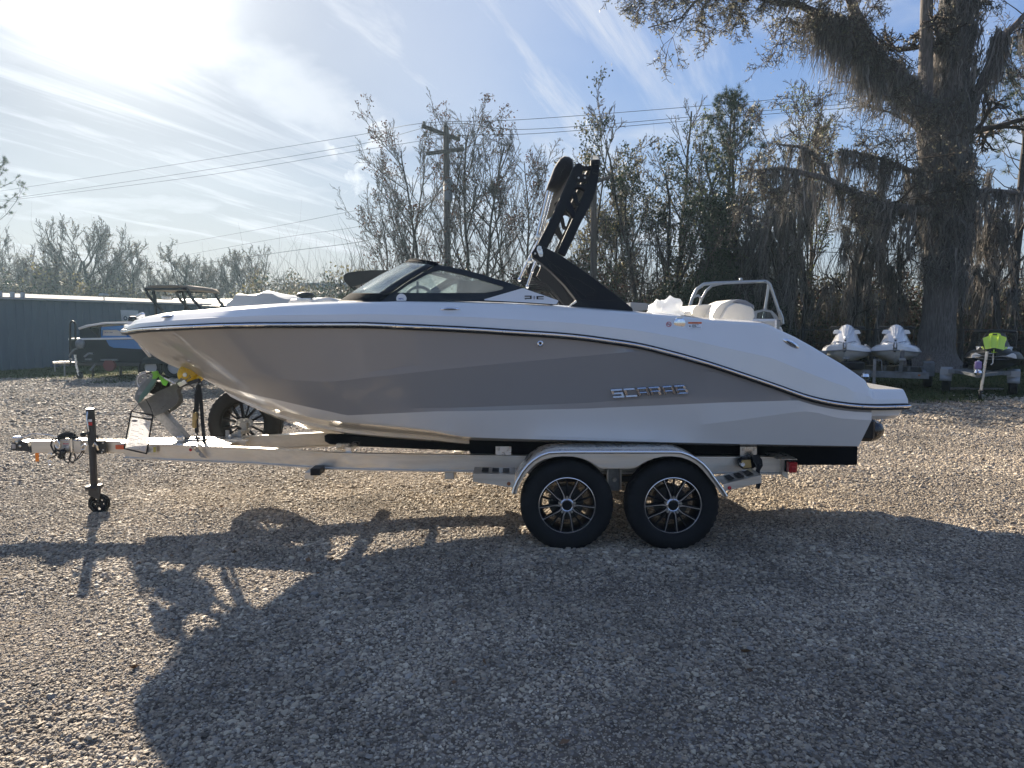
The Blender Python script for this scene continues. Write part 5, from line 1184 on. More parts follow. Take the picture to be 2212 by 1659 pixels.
m = MB(); text_into(m, 'United', lambda a, b_, d: sg(.42 + .5 * a, .30 + .18 * b_), 1, 1, bold=.015); m.build('lettering', navy, SG)
m = MB(); print_lines(m, lambda a, b_, d: sg(.42 + .5 * a, .12 + .12 * b_), 1, 4); m.build('small_print', navy, SG)
for (a, b_, c, d) in ((.06, .55, .96, .565), (.06, .04, .96, .055), (.06, .04, .07, .56), (.95, .04, .96, .56)):
    m = MB(); m.add([sg(a, b_), sg(c, b_), sg(c, d), sg(a, d)], [(0, 1, 2, 3)]); m.build('frame_line', navy, SG)
# farther low buildings
def shed(name, label, u0, u1, ve, vr, Y, dep, wm, rm, vents=()):
    a = W(u0, ve, Y); b_ = W(u1, ve, Y); r = W((u0 + u1) / 2, vr, Y + dep / 2); B = thing(name, label, 'building', ((a.x + b_.x) / 2, Y, 0))
    m = MB(); m.cbox(((a.x + b_.x) / 2, Y + dep / 2, a.z / 2), (b_.x - a.x, dep, a.z), .02); m.build('wall', wm, B)
    m = MB(); n_ = int((b_.x - a.x) / 1.2)
    rows_ = []
    for i in range(n_ * 4 + 1):
        x = a.x - .3 + (b_.x - a.x + .6) * i / (n_ * 4); d = .05 if i % 4 == 0 else 0
        rows_.append([(x, Y - .3, a.z + d), (x, Y + dep / 2, r.z + d), (x, Y + dep + .3, a.z + d)])
    m.grid(rows_); m.build('roof', rm, B)
    for (u, w_, h_) in vents:
        p = W(u, vr, Y + dep / 2 - .5); m = MB(); m.cbox((p.x, Y + dep / 2 - .5, r.z + h_ / 2 - .05), (w_, 1.0, h_), .02); m.build('roof_vent', trimm, B)
    return B
shed('warehouse', 'low building with a ribbed dark roof and pale roof vents beyond the bow', 600, 800, 655, 622, 55, 26, mat('shed_wall', (.22, .24, .25), .6), mat('dark_roof', (.10, .11, .125), .5, var=.12, vscale=1.5), ((697, 2.6, .5), (660, 2.4, .45), (760, 2.4, .5)))
shed('workshop', 'far low shed with a pale roof behind the metal building', 300, 475, 662, 646, 46, 12, mat('shed_wall'), mat('pale_roof', (.34, .36, .37), .5, var=.1, vscale=1))

# ---- utility poles and wires
wood = mat('weathered_pole', (.075, .062, .052), .85, var=.3, vscale=6, stretch=(3, 3, .3), bump=.4, bscale=30)
ins = mat('insulator', (.12, .11, .10), .3)
PY = 32.6
def pole(label, u, vtop, Y, r=.15):
    p = W(u, vtop, Y); P = thing('utility_pole', label, 'utility pole', (p.x, Y, 0), 'wooden utility poles')
    m = MB(); m.tube([(p.x, Y, 0), (p.x + .02, Y, p.z * .5), (p.x, Y, p.z)], [r * 1.15, r, r * .85], 12); m.build('shaft', wood, P, smooth=50); return P
P1 = pole('tall wooden utility pole with two crossarms among bare trees behind the windshield', 963.5, 273, PY)
for (a, b_, y0, y1) in (((912, 272), (993, 302), 31.8, 33.2), ((920, 332), (1003, 322), 32.5, 32.5)):
    m = MB(); m.bar(W(*a, y0), W(*b_, y1), .12, .15, .01); m.build('crossarm', wood, P1)
for u, v, Y in ((916, 268, 31.9), (962, 270, 32.6), (990, 296, 33.1), (925, 328, 32.5), (998, 318, 32.5), (918, 290, 31.9)):
    m = MB(); m.lathe([(-.1, 0), (-.1, .05), (0, .09), (.04, .05), (.1, .07), (.14, 0)], W(u, v, Y), 'z', 10); m.build('insulator', ins, P1, smooth=40)
m = MB(); m.lathe([(-.45, 0), (-.45, .2), (.4, .2), (.5, .12), (.5, 0)], W(968, 412, PY - .35), 'z', 16); m.build('transformer', mat('transformer_grey', (.16, .17, .17), .5, .3), P1, smooth=40)
m = MB(); m.bar(W(962, 318, PY), W(975, 298, 32.8), .03, .03); m.build('arm_brace', wood, P1)
P2 = pole('slim wooden utility pole with one crossarm just right of the black tower', 1283, 378, 26.2, .12)
m = MB(); m.bar(W(1262, 401, 26.4), W(1320, 382, 25.8), .08, .11, .01); m.build('crossarm', wood, P2)
m = MB(); m.bar(W(1285, 412, 26.1), W(1305, 388, 25.9), .03, .03); m.build('arm_brace', wood, P2)
wirem = mat('wire_black', (.05, .05, .055), .8, spec=.1)
def wire(label, pts, r=.016):
    """pts: (u, v, Y) waypoints; a smooth hanging line through them"""
    P = [W(*p) for p in pts]; Q = []
    for i in range(len(P) - 1):
        for k in range(12):
            t_ = k / 12; p0 = P[max(i - 1, 0)]; p1 = P[i]; p2 = P[i + 1]; p3 = P[min(i + 2, len(P) - 1)]
            Q.append(.5 * ((2 * p1) + (p2 - p0) * t_ + (2 * p0 - 5 * p1 + 4 * p2 - p3) * t_ ** 2 + (3 * p1 - p0 - 3 * p2 + p3) * t_ ** 3))
    Q.append(P[-1]); m = MB(); m.tube(Q, r * .62, 5); o = m.build('power_line', wirem, smooth=60); tag(o, label, 'wire', 'power lines across the sky'); return o
wire('highest power line running from the left edge over the wooden pole to the oak', [(-40, 419, 62), (400, 352, 50), (760, 294, 40), (916, 266, 31.9), (1150, 257, 31), (1640, 218, 32), (2260, 160, 30)], .018)
wire('power line second from the top crossing to the left of the wooden pole', [(-40, 438, 62), (400, 374, 50), (760, 315, 40), (962, 268, 32.6), (1150, 279, 31), (1640, 240, 32), (2260, 190, 30)], .018)
wire('third power line from the top reaching the right end of the upper crossarm', [(-40, 440, 62), (400, 385, 50), (760, 328, 40), (990, 294, 33.1), (1180, 287, 31), (1640, 248, 32), (2260, 202, 30)], .018)
wire('thin cable above two others just left of the bare trees', [(340, 535, 70), (600, 488, 50), (780, 453, 42), (963, 428, 32.6)], .015)
wire('middle one of three thin cables just left of the bare trees', [(340, 562, 70), (600, 515, 50), (780, 488, 42), (963, 430, 32.6), (1283, 472, 26.2), (1800, 500, 26), (2260, 520, 30)], .015)
wire('lowest thick cable left of the bare trees above the far treeline', [(340, 585, 70), (600, 546, 50), (790, 520, 42), (963, 470, 32.6), (1283, 520, 26.2), (1800, 545, 26), (2260, 560, 30)], .022)

# ---- vegetation generators (numpy)
def seg_mesh(segs, sides):
    S = np.asarray(segs, float); p0 = S[:, 0:3]; p1 = S[:, 3:6]; r0 = S[:, 6:7]; r1 = S[:, 7:8]
    d = p1 - p0; d /= np.linalg.norm(d, axis=1, keepdims=True) + 1e-9
    ref = np.where(np.abs(d[:, 2:3]) < .9, np.array([[0, 0, 1.]]), np.array([[1., 0, 0]])); a = np.cross(d, ref); a /= np.linalg.norm(a, axis=1, keepdims=True) + 1e-9; b_ = np.cross(d, a)
    V = []
    for j in range(sides):
        q = 2 * math.pi * j / sides; o = a * math.cos(q) + b_ * math.sin(q); V.append(p0 + o * r0); V.append(p1 + o * r1)
    V = np.stack(V, 1).reshape(-1, 3); n = len(S); base = (np.arange(n) * sides * 2)[:, None]
    F = np.concatenate([base + np.array([[2 * j, 2 * ((j + 1) % sides), 2 * ((j + 1) % sides) + 1, 2 * j + 1]]) for j in range(sides)], 0)
    return V, F
def join_geo(parts):
    Vs, Fs, o = [], [], 0
    for V_, F_ in parts:
        if len(V_) == 0: continue
        Vs.append(V_); Fs.append(F_ + o); o += len(V_)
    return np.concatenate(Vs), np.concatenate(Fs)
def leaf_mesh(P, size, rg, droop=.0, asp=.55, flat=0.):
    n = len(P); s = size * rg.uniform(.6, 1.4, (n, 1)); a = rg.normal(size=(n, 3)); a[:, 2] = a[:, 2] * (1 - flat) - droop; a /= np.linalg.norm(a, axis=1, keepdims=True)
    b_ = rg.normal(size=(n, 3)); b_ -= a * (a * b_).sum(1, keepdims=True); b_ /= np.linalg.norm(b_, axis=1, keepdims=True)
    c = np.cross(a, b_) * .18
    V = np.stack([P - a * s, P + (b_ * asp + c) * s, P + a * s, P - (b_ * asp - c) * s], 1).reshape(-1, 3)
    return V, np.arange(n * 4).reshape(n, 4)
def grow(rg, H, r, nch, ang, lr, start, up=.12, wob=.12, fork=0, lean=(0, 0), rmin=.009, seglen=.55, spread=None):
    segs = [[] for _ in range(6)]; tips = []
    def br(p, d, L, r_, lv):
        n = max(2, int(L / (seglen * (.62 ** lv)))); pts = [p]; dd = d; rr_ = []
        for i in range(n):
            dd = dd + Vector(rg.normal(0, wob, 3)) + Vector((0, 0, up * (.5 if lv == 0 else 1))); dd.normalize(); q = pts[-1] + dd * (L / n); pts.append(q)
        r_end = max(r_ * (.30 if lv == 0 else .35), rmin * .7)
        for i in range(n):
            ra = max(r_ + (r_end - r_) * i / n, rmin); rb = max(r_ + (r_end - r_) * (i + 1) / n, rmin * .8); segs[min(lv, 5)].append((*pts[i], *pts[i + 1], ra, rb))
        if lv >= len(nch): tips.append((pts[-1], dd)); tips.append((pts[len(pts) // 2], dd)); return
        k = nch[lv]
        for j in range(k):
            f = start[lv] + (1 - start[lv]) * (j + rg.uniform(.1, .9)) / k; x = f * n; i = min(int(x), n - 1); q = pts[i].lerp(pts[i + 1], x - i); t_ = (pts[i + 1] - pts[i]).normalized()
            az = rg.uniform(0, 2 * math.pi); s_ = t_.cross(Vector((math.cos(az), math.sin(az), .3)));
            if s_.length < 1e-3: continue
            s_.normalize(); an = ang[lv] * rg.uniform(.65, 1.3); nd = t_ * math.cos(an) + s_ * math.sin(an)
            Lc = L * lr[lv] * rg.uniform(.6, 1.15) * (1.0 - .45 * f * (1 if lv == 0 else .6)); rc = max((r_ + (r_end - r_) * f) * rg.uniform(.45, .7), rmin)
            br(q, nd, Lc, rc, lv + 1)
        tips.append((pts[-1], dd))
    for k in range(max(1, fork)):
        d0 = Vector((rg.normal(0, .16 if fork else .02) + lean[0], rg.normal(0, .16 if fork else .02) + lean[1], 1)).normalized()
        br(Vector((rg.normal(0, .12) * (fork > 0), rg.normal(0, .12) * (fork > 0), -.1)), d0, H * rg.uniform(.82, 1.0) if fork else H, r, 0)
    return segs, tips
def bark(name, c, **k): return mat(name, c, .85, var=.3, vscale=4, bump=.5, bscale=22, spec=.2, **k)
bark_g = bark('grey_bark', (.085, .075, .068)); bark_d = bark('dark_bark', (.05, .043, .038)); twig_m = bark('twig_bark', (.075, .06, .052))
leaf_b = mat('dead_brown_leaves', (.075, .042, .032), .7, transl=.3, rndcol=.4, spec=.2)
leaf_g = mat('spring_leaves', (.12, .14, .05), .6, transl=.45, rndcol=.4, spec=.25)
leaf_d = mat('evergreen_leaves', (.028, .042, .018), .6, transl=.2, rndcol=.5, spec=.3)
leaf_y = mat('sallow_leaves', (.15, .13, .06), .6, transl=.4, rndcol=.4, spec=.2)
leaf_bud = mat('bud_leaves', (.13, .115, .085), .7, transl=.3, rndcol=.35, spec=.2)
needle_m = mat('pine_needles', (.05, .085, .03), .6, transl=.3, rndcol=.35)
def tree_parts(root, segs, tips, rg, bm_, leafs=(), split=2):
    """leafs: (material, per tip, size, spread, threshold, droop)"""
    lo = [seg_mesh(s, 7 if i == 0 else 5) for i, s in enumerate(segs[:split]) if len(s)]
    V, F = join_geo(lo); raw_mesh('trunk', V, F, bm_, root, smooth=True)
    hi = [seg_mesh(s, 4 if i == 0 else 3) for i, s in enumerate(segs[split:]) if len(s)]
    f3 = [h for h in hi if h[1].shape[1] == 4]
    if f3: V, F = join_geo(f3); tag(raw_mesh('twigs', V, F, twig_m, root), kind='stuff')
    T = np.array([t[0] for t in tips])
    for (mt, per, size, spr, thr, dr, nm) in leafs:
        off = rg.uniform(0, 50); keep = np.array([noise.noise(Vector((p[0] * .7 + off, p[1] * .7, p[2] * .7))) > thr for p in T])
        P = T[keep]
        if not len(P): continue
        P = np.repeat(P, per, 0) + rg.normal(0, spr, (len(P) * per, 3)); V, F = leaf_mesh(P, size, rg, dr); tag(raw_mesh(nm, V, F, mt, root), kind='stuff')
def add_tree(name, label, seed, u, Y, vtop, r, kind, group=None, cat='tree', leafs=(), rmin=.011, lean=(0, 0)):
    rg = np.random.default_rng(seed); p = W(u, vtop, Y); H = p.z; root = thing(name, label, cat, (p.x, Y, 0), group)
    if kind == 'upright': s, t_ = grow(rg, H * .93, r, (15, 7, 5, 3), (.55, .55, .6, .6), (.42, .45, .5, .55), (.18, .15, .15, .1), .10, .09, 0, lean, rmin)
    elif kind == 'multi': s, t_ = grow(rg, H * .92, r, (9, 5, 5, 3), (.50, .5, .6, .6), (.44, .48, .5, .55), (.22, .15, .15, .1), .09, .08, 3, lean, rmin)
    elif kind == 'wispy': s, t_ = grow(rg, H * .84, r, (17, 6, 4, 3), (.66, .55, .6, .6), (.46, .45, .5, .5), (.22, .2, .15, .1), .055, .06, 0, lean, rmin)
    elif kind == 'spread': s, t_ = grow(rg, H * .60, r, (8, 7, 6, 4), (.95, .62, .6, .6), (.95, .55, .5, .5), (.28, .25, .15, .1), .06, .10, 0, lean, rmin)
    elif kind == 'slim': s, t_ = grow(rg, H * .97, r, (20, 6, 4), (.6, .55, .6), (.22, .45, .5), (.22, .15, .1), .08, .06, 0, lean, rmin)
    tree_parts(root, s, t_, rg, bark_d, leafs); return root
G1 = 'bare winter trees behind the windshield'
DB = lambda thr=.05, per=1, s=.06: (leaf_b, per, s, .10, thr + .19, .5, 'dead_leaves')
BARE = [(842, 36, 330, .06, 'lowest leftmost bare tree of the clump behind the windshield', .05), (880, 34.5, 262, .09, 'second bare tree from the left of the clump, brown leaves clinging low', .0), (918, 34.2, 215, .10, 'tall bare tree just left of the wooden utility pole', .08),
        (958, 36.8, 225, .09, 'bare tree directly behind the wooden utility pole', .06), (1002, 34.5, 205, .11, 'tallest bare tree of the clump, just right of the utility pole', .04), (1046, 33.9, 238, .10, 'bare tree with a dark twig nest right of the utility pole', .02), (1090, 34.6, 275, .07, 'thin bare tree at the right side of the clump', .08), (1140, 34, 262, .07, 'slim bare tree rising just left of the chrome poles', .12)]
for k, (u, Y, vt, r, l, th) in enumerate(BARE): add_tree('bare_tree', l, 110 + k, u, Y, vt, r, 'wispy', G1, leafs=(DB(th),), rmin=.0095)
m = MB(); c = W(1068, 408, 33.2); rg = np.random.default_rng(2); S = []
for _ in range(260):
    a = Vector(rg.normal(0, .13, 3)); d = Vector(rg.normal(0, 1, 3)).normalized() * .22; S.append((*(c + a - d), *(c + a + d), .010, .008))
V, F = seg_mesh(S, 3); tag(raw_mesh('squirrel_nest', V, F, twig_m), 'dark ball of twigs lodged high in a bare tree', 'nest')
add_tree('vine_tree', 'thin tree topped with loose vines directly behind the tower', 16, 1226, 32.0, 262, .08, 'upright', leafs=((leaf_y, 1, .06, .12, .05, .2, 'leaves'),))
add_tree('leafy_tree', 'slender tree with sparse dark leaves right of the slim utility pole', 17, 1400, 30.0, 245, .11, 'multi', leafs=((leaf_d, 2, .06, .16, .05, .3, 'leaves'), (leaf_y, 1, .055, .14, .15, .3, 'leaves')))
add_tree('leafy_tree', 'tallest thin tree with wispy top midway between tower and pine', 18, 1466, 31.0, 195, .12, 'slim', leafs=((leaf_d, 3, .055, .2, .05, .3, 'leaves'),))
add_tree('leafy_tree', 'small leaning tree with tan leaves behind the tower leg', 19, 1345, 32.0, 330, .09, 'multi', leafs=((leaf_y, 1, .055, .15, .0, .3, 'leaves'), (leaf_d, 2, .055, .15, .05, .3, 'leaves')))
add_tree('leafy_tree', 'bushy yellow green tree between the pine and the big mossy tree', 20, 1690, 28.5, 190, .12, 'multi', leafs=((leaf_g, 1, .05, .12, .0, .1, 'leaves'),))
add_tree('leafy_tree', 'fine twigged tree with green buds left of the mossy branches', 21, 1775, 29.0, 215, .11, 'upright', leafs=((leaf_g, 1, .05, .12, -.05, .1, 'leaves'),))
add_tree('leafy_tree', 'dark leafy tree under the mossy branch behind the white seats', 22, 1590, 27.5, 400, .11, 'multi', leafs=((leaf_d, 3, .06, .2, -.1, .3, 'leaves'),))
add_tree('leafy_tree', 'dark leafy tree behind the silver arch boat', 23, 1520, 28.5, 460, .10, 'upright', leafs=((leaf_d, 3, .06, .2, -.1, .3, 'leaves'),))
# pine
def pine(label, seed, u, Y, vtop, r, v_low, L0, group=None, lean=0., nb=34, cl=26):
    rg = np.random.default_rng(seed); p = W(u, vtop, Y); zl = W(u, v_low, Y).z; root = thing('pine_tree', label, 'tree', (p.x, Y, 0), group); segs = [[], [], []]; N_ = []
    n = 14; P = [Vector((lean * i / n + rg.normal(0, .03), rg.normal(0, .03), p.z * i / n)) for i in range(n + 1)]
    for i in range(n): segs[0].append((*P[i], *P[i + 1], r * (1 - .8 * i / n), r * (1 - .8 * (i + 1) / n)))
    for k in range(nb):
        f = k / (nb - 1); z = zl + (p.z - zl) * f ** .9; L = L0 * (1 - f) ** .7 + .35; az = k * 2.4 + rg.uniform(-.4, .4); q = Vector((lean * z / p.z, 0, z)); d = Vector((math.cos(az), math.sin(az), .25 + .6 * f)).normalized(); m_ = 5
        for i in range(m_):
            d2 = (d + Vector(rg.normal(0, .12, 3)) + Vector((0, 0, .12))).normalized(); q2 = q + d2 * (L / m_); segs[1].append((*q, *q2, .022 * (1 - i / 7), .018 * (1 - i / 7)))
            if i >= 1:
                for _ in range(3):
                    e = (d2 + Vector(rg.normal(0, .6, 3))).normalized(); q3 = q2 + e * rg.uniform(.15, .45); segs[2].append((*q2, *q3, .010, .008))
                    for __ in range(cl):
                        w_ = (e * .9 + Vector(rg.normal(0, .7, 3))).normalized(); N_.append((*q3, *(q3 + w_ * rg.uniform(.12, .24)), .0075, .003))
            q, d = q2, d2
    V, F = join_geo([seg_mesh(segs[0], 8), seg_mesh(segs[1], 4)]); raw_mesh('trunk', V, F, bark_d, root, smooth=True)
    V, F = seg_mesh(segs[2], 3); tag(raw_mesh('twigs', V, F, twig_m, root), kind='stuff')
    V, F = seg_mesh(N_, 3); tag(raw_mesh('needles', V, F, needle_m, root), kind='stuff'); return root
pine('pine tree with tufted needles standing above the silver arch boat', 31, 1580, 28.0, 232, .11, 520, 1.9)
pine('dark pine at the right edge behind the big mossy tree', 32, 2225, 27.0, 90, .2, 430, 3.2, nb=30)
pine('pine whose branch tips reach in at the left edge above the building', 33, -95, 42.0, 330, .26, 520, 4.4, nb=26)

# ---- far treeline on the left (three kinds, copied)
G2 = 'far trees beyond the metal building'
BUD = lambda per=1: (leaf_bud, per, .06, .12, .10, .1, 'buds')
far = [add_tree('far_tree', 'x', 40 + k, u, 62, vt, .30, 'spread', G2, leafs=(BUD(),), rmin=.018) for k, (u, vt) in enumerate(((198, 440), (422, 492), (45, 490)))]
LF = ['widest tree of the far treeline with a forked trunk above the metal building', 'round topped far tree midway between the bow and the tan canopy', 'far tree at the left edge with a vine thickened trunk']
for o, l in zip(far, LF): o['label'] = l
more = [(0, 135, 60, 1.0, 2.0, 'second tree from the left of the far treeline'), (2, 285, 64, 1.04, 1.1, 'leaning far tree right of the widest one above the tan canopy'), (1, 345, 68, .80, 2.6, 'small far tree between the tan canopy and the round topped tree'),
        (2, 528, 62, .93, .6, 'knobbly far tree left of the pale covered boat cover'), (0, 575, 66, .84, 4.1, 'far tree just above the covered boat'), (1, 248, 70, .95, 3.4, 'farther tree showing between two big trunks of the treeline'),
        (2, 90, 72, .92, 5.0, 'far tree filling the gap next to the leftmost one'), (0, 470, 74, .80, 5.6, 'thin far tree left of the knobbly one'), (1, 640, 76, .70, 1.9, 'low far tree right of the covered boat'), (2, 715, 80, .66, 3.0, 'lowest far tree just left of the black canopy'), (0, -30, 60, .95, 3.3, 'far tree cut by the left edge of the picture'), (1, 110, 66, .9, 4.4, 'slim far tree right above the roof vents'), (2, 170, 74, 1.05, .4, 'back row far tree left of the widest crown'), (1, 318, 73, .95, 2.2, 'back row far tree above the tan canopy'), (0, 395, 72, .78, 1.2, 'back row far tree above the tower legs of the blue boat'), (2, 445, 66, .86, 3.8, 'far tree on the right flank of the round topped one'), (1, 605, 72, .76, 5.2, 'far tree above the right half of the covered boat'), (2, 680, 74, .66, .9, 'small far tree above the black outboard cowl')]
for k, u, Y, sc_, rz, l in more:
    c = copy_tree(far[k]); p = W(u, 694, Y); c.location = (p.x, Y, 0); c.rotation_euler = (0, 0, rz); c.scale = (sc_,) * 3; c['label'] = l

# ---- brush: twigs, leaves and hanging strands nobody could count
def brush(name, label, seed, x0, x1, y0, y1, htop, nl, ns, size, mats_, sag=.0, cat='undergrowth'):
    """htop(x) height of the mass; leaves thin out towards it"""
    rg = np.random.default_rng(seed); x = rg.uniform(x0, x1, nl); y = rg.uniform(y0, y1, nl); h = np.array([htop(a) * (.8 + .55 * noise.noise(Vector((a * .5, b_ * .4, seed)))) for a, b_ in zip(x, y)])
    z = rg.power(1.15, nl) ** 1.0 * h; z = rg.uniform(0, 1, nl) ** .95 * h
    cl_ = np.array([noise.noise(Vector((a * .9, b_ * .9, c * .9 + seed))) for a, b_, c in zip(x, y, z)]); keep = cl_ > -.28; P = np.stack([x, y, z], 1)[keep]
    V, F = leaf_mesh(P, size, rg, .3, .6); mi = (np.array([noise.noise(Vector((a * .33 + 9, c * .25, seed))) for a, b_, c in P]) + rg.normal(0, .12, len(P))); mi = np.clip(((mi + .35) / .7 * len(mats_)).astype(int), 0, len(mats_) - 1)
    sx_ = rg.uniform(x0, x1, ns); sy_ = rg.uniform(y0, y1, ns); S = []
    for a, b_ in zip(sx_, sy_):
        L = htop(a) * rg.uniform(.4, 1.35); q = Vector((a, b_, 0)) if rg.uniform() < .5 else Vector((a, b_, rg.uniform(0, .7) * L)); d = Vector((rg.normal(0, .3), rg.normal(0, .3), 1)).normalized(); n = 4; L *= rg.uniform(.3, 1); r = rg.uniform(.006, .02)
        for i in range(n):
            d = (d + Vector(rg.normal(0, .22, 3))).normalized(); q2 = q + d * L / n; S.append((*q, *q2, r * (1 - i / 5), r * (1 - (i + 1) / 5))); q = q2
    V2, F2 = seg_mesh(S, 3); Vb, Fb = join_geo([(V, F), (V2, F2)])
    o = raw_mesh(name, Vb, Fb, list(mats_) + [twig_m], mi=np.concatenate([mi, np.full(len(F2), len(mats_))])); return tag(o, label, cat, kind='stuff')
hl = lambda x: 5.0 + .8 * math.sin(x * .3) + .5 * math.sin(x * .9)
brush('distant_brush', 'hazy tangle of brush under the far trees on the left', 51, -48, -6, 52, 66, hl, 80000, 7000, .12, (leaf_d, leaf_bud, leaf_y))
brush('distant_brush', 'low dark wood beyond the middle trees', 54, -16, 62, 52, 62, lambda x: 4.4 + .6 * math.sin(x * .5), 42000, 1500, .16, (leaf_d, leaf_y, leaf_b))
def hm(x):
    return float(np.interp(x, [-8, -5, 0, 3, 6, 8, 10, 13, 20, 30], [2.6, 3.6, 4.2, 4.2, 4.3, 4.3, 3.9, 3.6, 3.8, 4.4])) + .3 * math.sin(x * 1.7)
brush('thicket', 'dark thicket of vines and twigs along the yard edge behind the boats', 52, -7, 27, 26.5, 31.5, hm, 118000, 9000, .062, (leaf_d, leaf_b, leaf_d, leaf_y))
brush('cedar_bush', 'dense dark evergreen bush behind the silver arch boat', 53, 5.4, 10.2, 25.4, 27.6, lambda x: 4.3 - .28 * (x - 7.6) ** 2, 26000, 500, .05, (leaf_d,), cat='bush')

# ---- Spanish moss
moss_m = mat('spanish_moss', (.175, .165, .155), .95, transl=.2, rndcol=.6, spec=.05)
def moss_geo(anch, rg, L0, L1, n0, n1, spr=.10, drift=(0, 0)):
    """ragged tassels of thin strands hanging from anchor points"""
    V = []; F = []; o = 0
    for a in anch:
        n = int(rg.integers(n0, n1)); Lc = L0 + (L1 - L0) * rg.uniform() ** 1.6; cd = rg.normal(drift[0], .14)
        for _ in range(n):
            p = Vector(a) + Vector((rg.normal(0, spr), rg.normal(0, spr), rg.normal(0, .08))); L = Lc * rg.uniform(.35, 1.0); k = 6; w_ = rg.uniform(.008, .022); az = rg.uniform(0, math.pi); s_ = Vector((math.cos(az), math.sin(az), 0)); pts = []
            dx, dy = rg.normal(cd, .09), rg.normal(drift[1], .10)
            cx, cy = a[0] - p.x, a[1] - p.y
            for i in range(k + 1):
                f = i / k; q = p + Vector((dx * f * L + cx * f * .6 + rg.normal(0, .03), dy * f * L + cy * f * .6 + rg.normal(0, .03), -L * f)); ww = w_ * (1.15 - f) * rg.uniform(.6, 1.5); V.append(q - s_ * ww); V.append(q + s_ * ww)
            for i in range(k): F.append((o + 2 * i, o + 2 * i + 1, o + 2 * i + 3, o + 2 * i + 2))
            o += 2 * (k + 1)
    return np.array(V), np.array(F)

# ---- the big mossy tree
YB = 23.6
BT = thing('mossy_tree', 'huge old tree on the right draped in grey hanging moss', 'tree', (W(2030, 800, YB).x, YB, 0)); BL_ = BT.location
rgb = np.random.default_rng(77)
def limb(pts, name, par, sides=14, rough_=.1, mt=None, fl=0):
    P = [];
    for i in range(len(pts) - 1):
        u0, v0, w0_, y0 = pts[i]; u1, v1, w1_, y1 = pts[i + 1]
        for k in range(5):
            t_ = k / 5; P.append((W(u0 + (u1 - u0) * t_, v0 + (v1 - v0) * t_, y0 + (y1 - y0) * t_), (w0_ + (w1_ - w0_) * t_) / 2 / FPX * YB))
    u, v, w_, y = pts[-1]; P.append((W(u, v, y), w_ / 2 / FPX * YB))
    Q = [p[0] for p in P]; vs = []; n = sides; k = len(P)
    for i in range(k):
        d = (Q[min(i + 1, k - 1)] - Q[max(i - 1, 0)]).normalized(); a = d.cross(Vector((0, 1, 0)));
        if a.length < .1: a = Vector((1, 0, 0))
        a.normalize(); b_ = a.cross(d).normalized(); rowp = []
        for j in range(n):
            q = 2 * math.pi * j / n; r = P[i][1] * (1 + rough_ * math.sin(j * 2.399 * 3 + .2 * i) * .7 + rough_ * 1.2 * noise.noise(Vector((math.cos(q) * 2, math.sin(q) * 2, i * .35))))
            if fl: r *= 1 + fl * max(0, 1 - i / 6) * (.35 + .5 * abs(math.sin(q * 2.5 + 1)))
            rowp.append(Q[i] + (a * math.cos(q) + b_ * math.sin(q)) * r)
        vs.append(rowp)
    m = MB(); m.grid(vs, closed_v=True); m.f.append(tuple(range(n))); m.mi.append(0); m.f.append(tuple((k - 1) * n + j for j in range(n))); m.mi.append(0)
    m.build(name, mt or bark_big, par, smooth=60); return Q, [p[1] for p in P]
bark_big = mat('old_tree_bark', (.12, .105, .095), .9, var=.45, vscale=9, stretch=(3.5, 3.5, .35), bump=1.0, bscale=14, spec=.15)
LIMBS = []
LIMBS.append(limb([(2018, 803, 78, YB), (2024, 760, 68, YB), (2030, 680, 66, YB), (2036, 560, 74, YB), (2042, 440, 80, YB), (2040, 320, 78, YB), (2048, 200, 70, YB), (2062, 80, 62, YB), (2070, -60, 56, YB)], 'trunk', BT, 28, .13, fl=.9))
LIMBS.append(limb([(2036, 470, 46, YB), (2012, 360, 40, YB - .2), (1998, 250, 34, YB - .3), (2000, 130, 28, YB - .4), (2002, 0, 24, YB - .5), (1996, -80, 20, YB - .5)], 'stem', BT, 14))
low = [((2030, 460, 26, YB), (1970, 453, 20, YB - .8), (1891, 443, 17, YB - 1.4), (1828, 410, 14, YB - 1.8), (1785, 387, 13, YB - 2.0), (1732, 373, 10, YB - 2.2), (1693, 363, 7, YB - 2.3), (1640, 367, 5, YB - 2.4), (1600, 374, 3, YB - 2.4)),
       ((1785, 387, 9, YB - 2.0), (1779, 357, 8, YB - 2), (1752, 330, 7, YB - 2), (1726, 317, 6, YB - 2), (1679, 312, 3, YB - 2)),
       ((2010, 230, 26, YB - .3), (1977, 185, 20, YB - .8), (1925, 145, 18, YB - 1.2), (1878, 108, 17, YB - 1.5), (1828, 60, 16, YB - 1.8), (1779, 33, 15, YB - 2), (1719, 8, 12, YB - 2.1), (1690, 7, 9, YB - 2.2), (1640, -20, 6, YB - 2.2)),
       ((1872, 104, 16, YB - 1.5), (1862, 60, 17, YB - 1.6), (1840, 10, 17, YB - 1.7), (1828, -60, 15, YB - 1.7)),
       ((2070, 310, 24, YB), (2128, 160, 16, YB - .5), (2160, 90, 13, YB - .7), (2225, 20, 10, YB - .9)),
       ((2060, 425, 14, YB), (2130, 412, 11, YB - .6), (2230, 420, 8, YB - 1)),
       ((2040, 420, 12, YB), (1975, 372, 9, YB - .8), (1910, 345, 7, YB - 1.2), (1860, 332, 5, YB - 1.5), (1810, 322, 3, YB - 1.6)),
       ((1560, -40, 7, YB - 3), (1500, 5, 5, YB - 3.2), (1470, 40, 3, YB - 3.3), (1400, 60, 2, YB - 3.3)),
       ((1690, 7, 6, YB - 2.2), (1600, -10, 5, YB - 2.6), (1530, -20, 4, YB - 3))]
for L in low: LIMBS.append(limb(list(L), 'limb', BT, 10, .12))
segs = []; tips = []
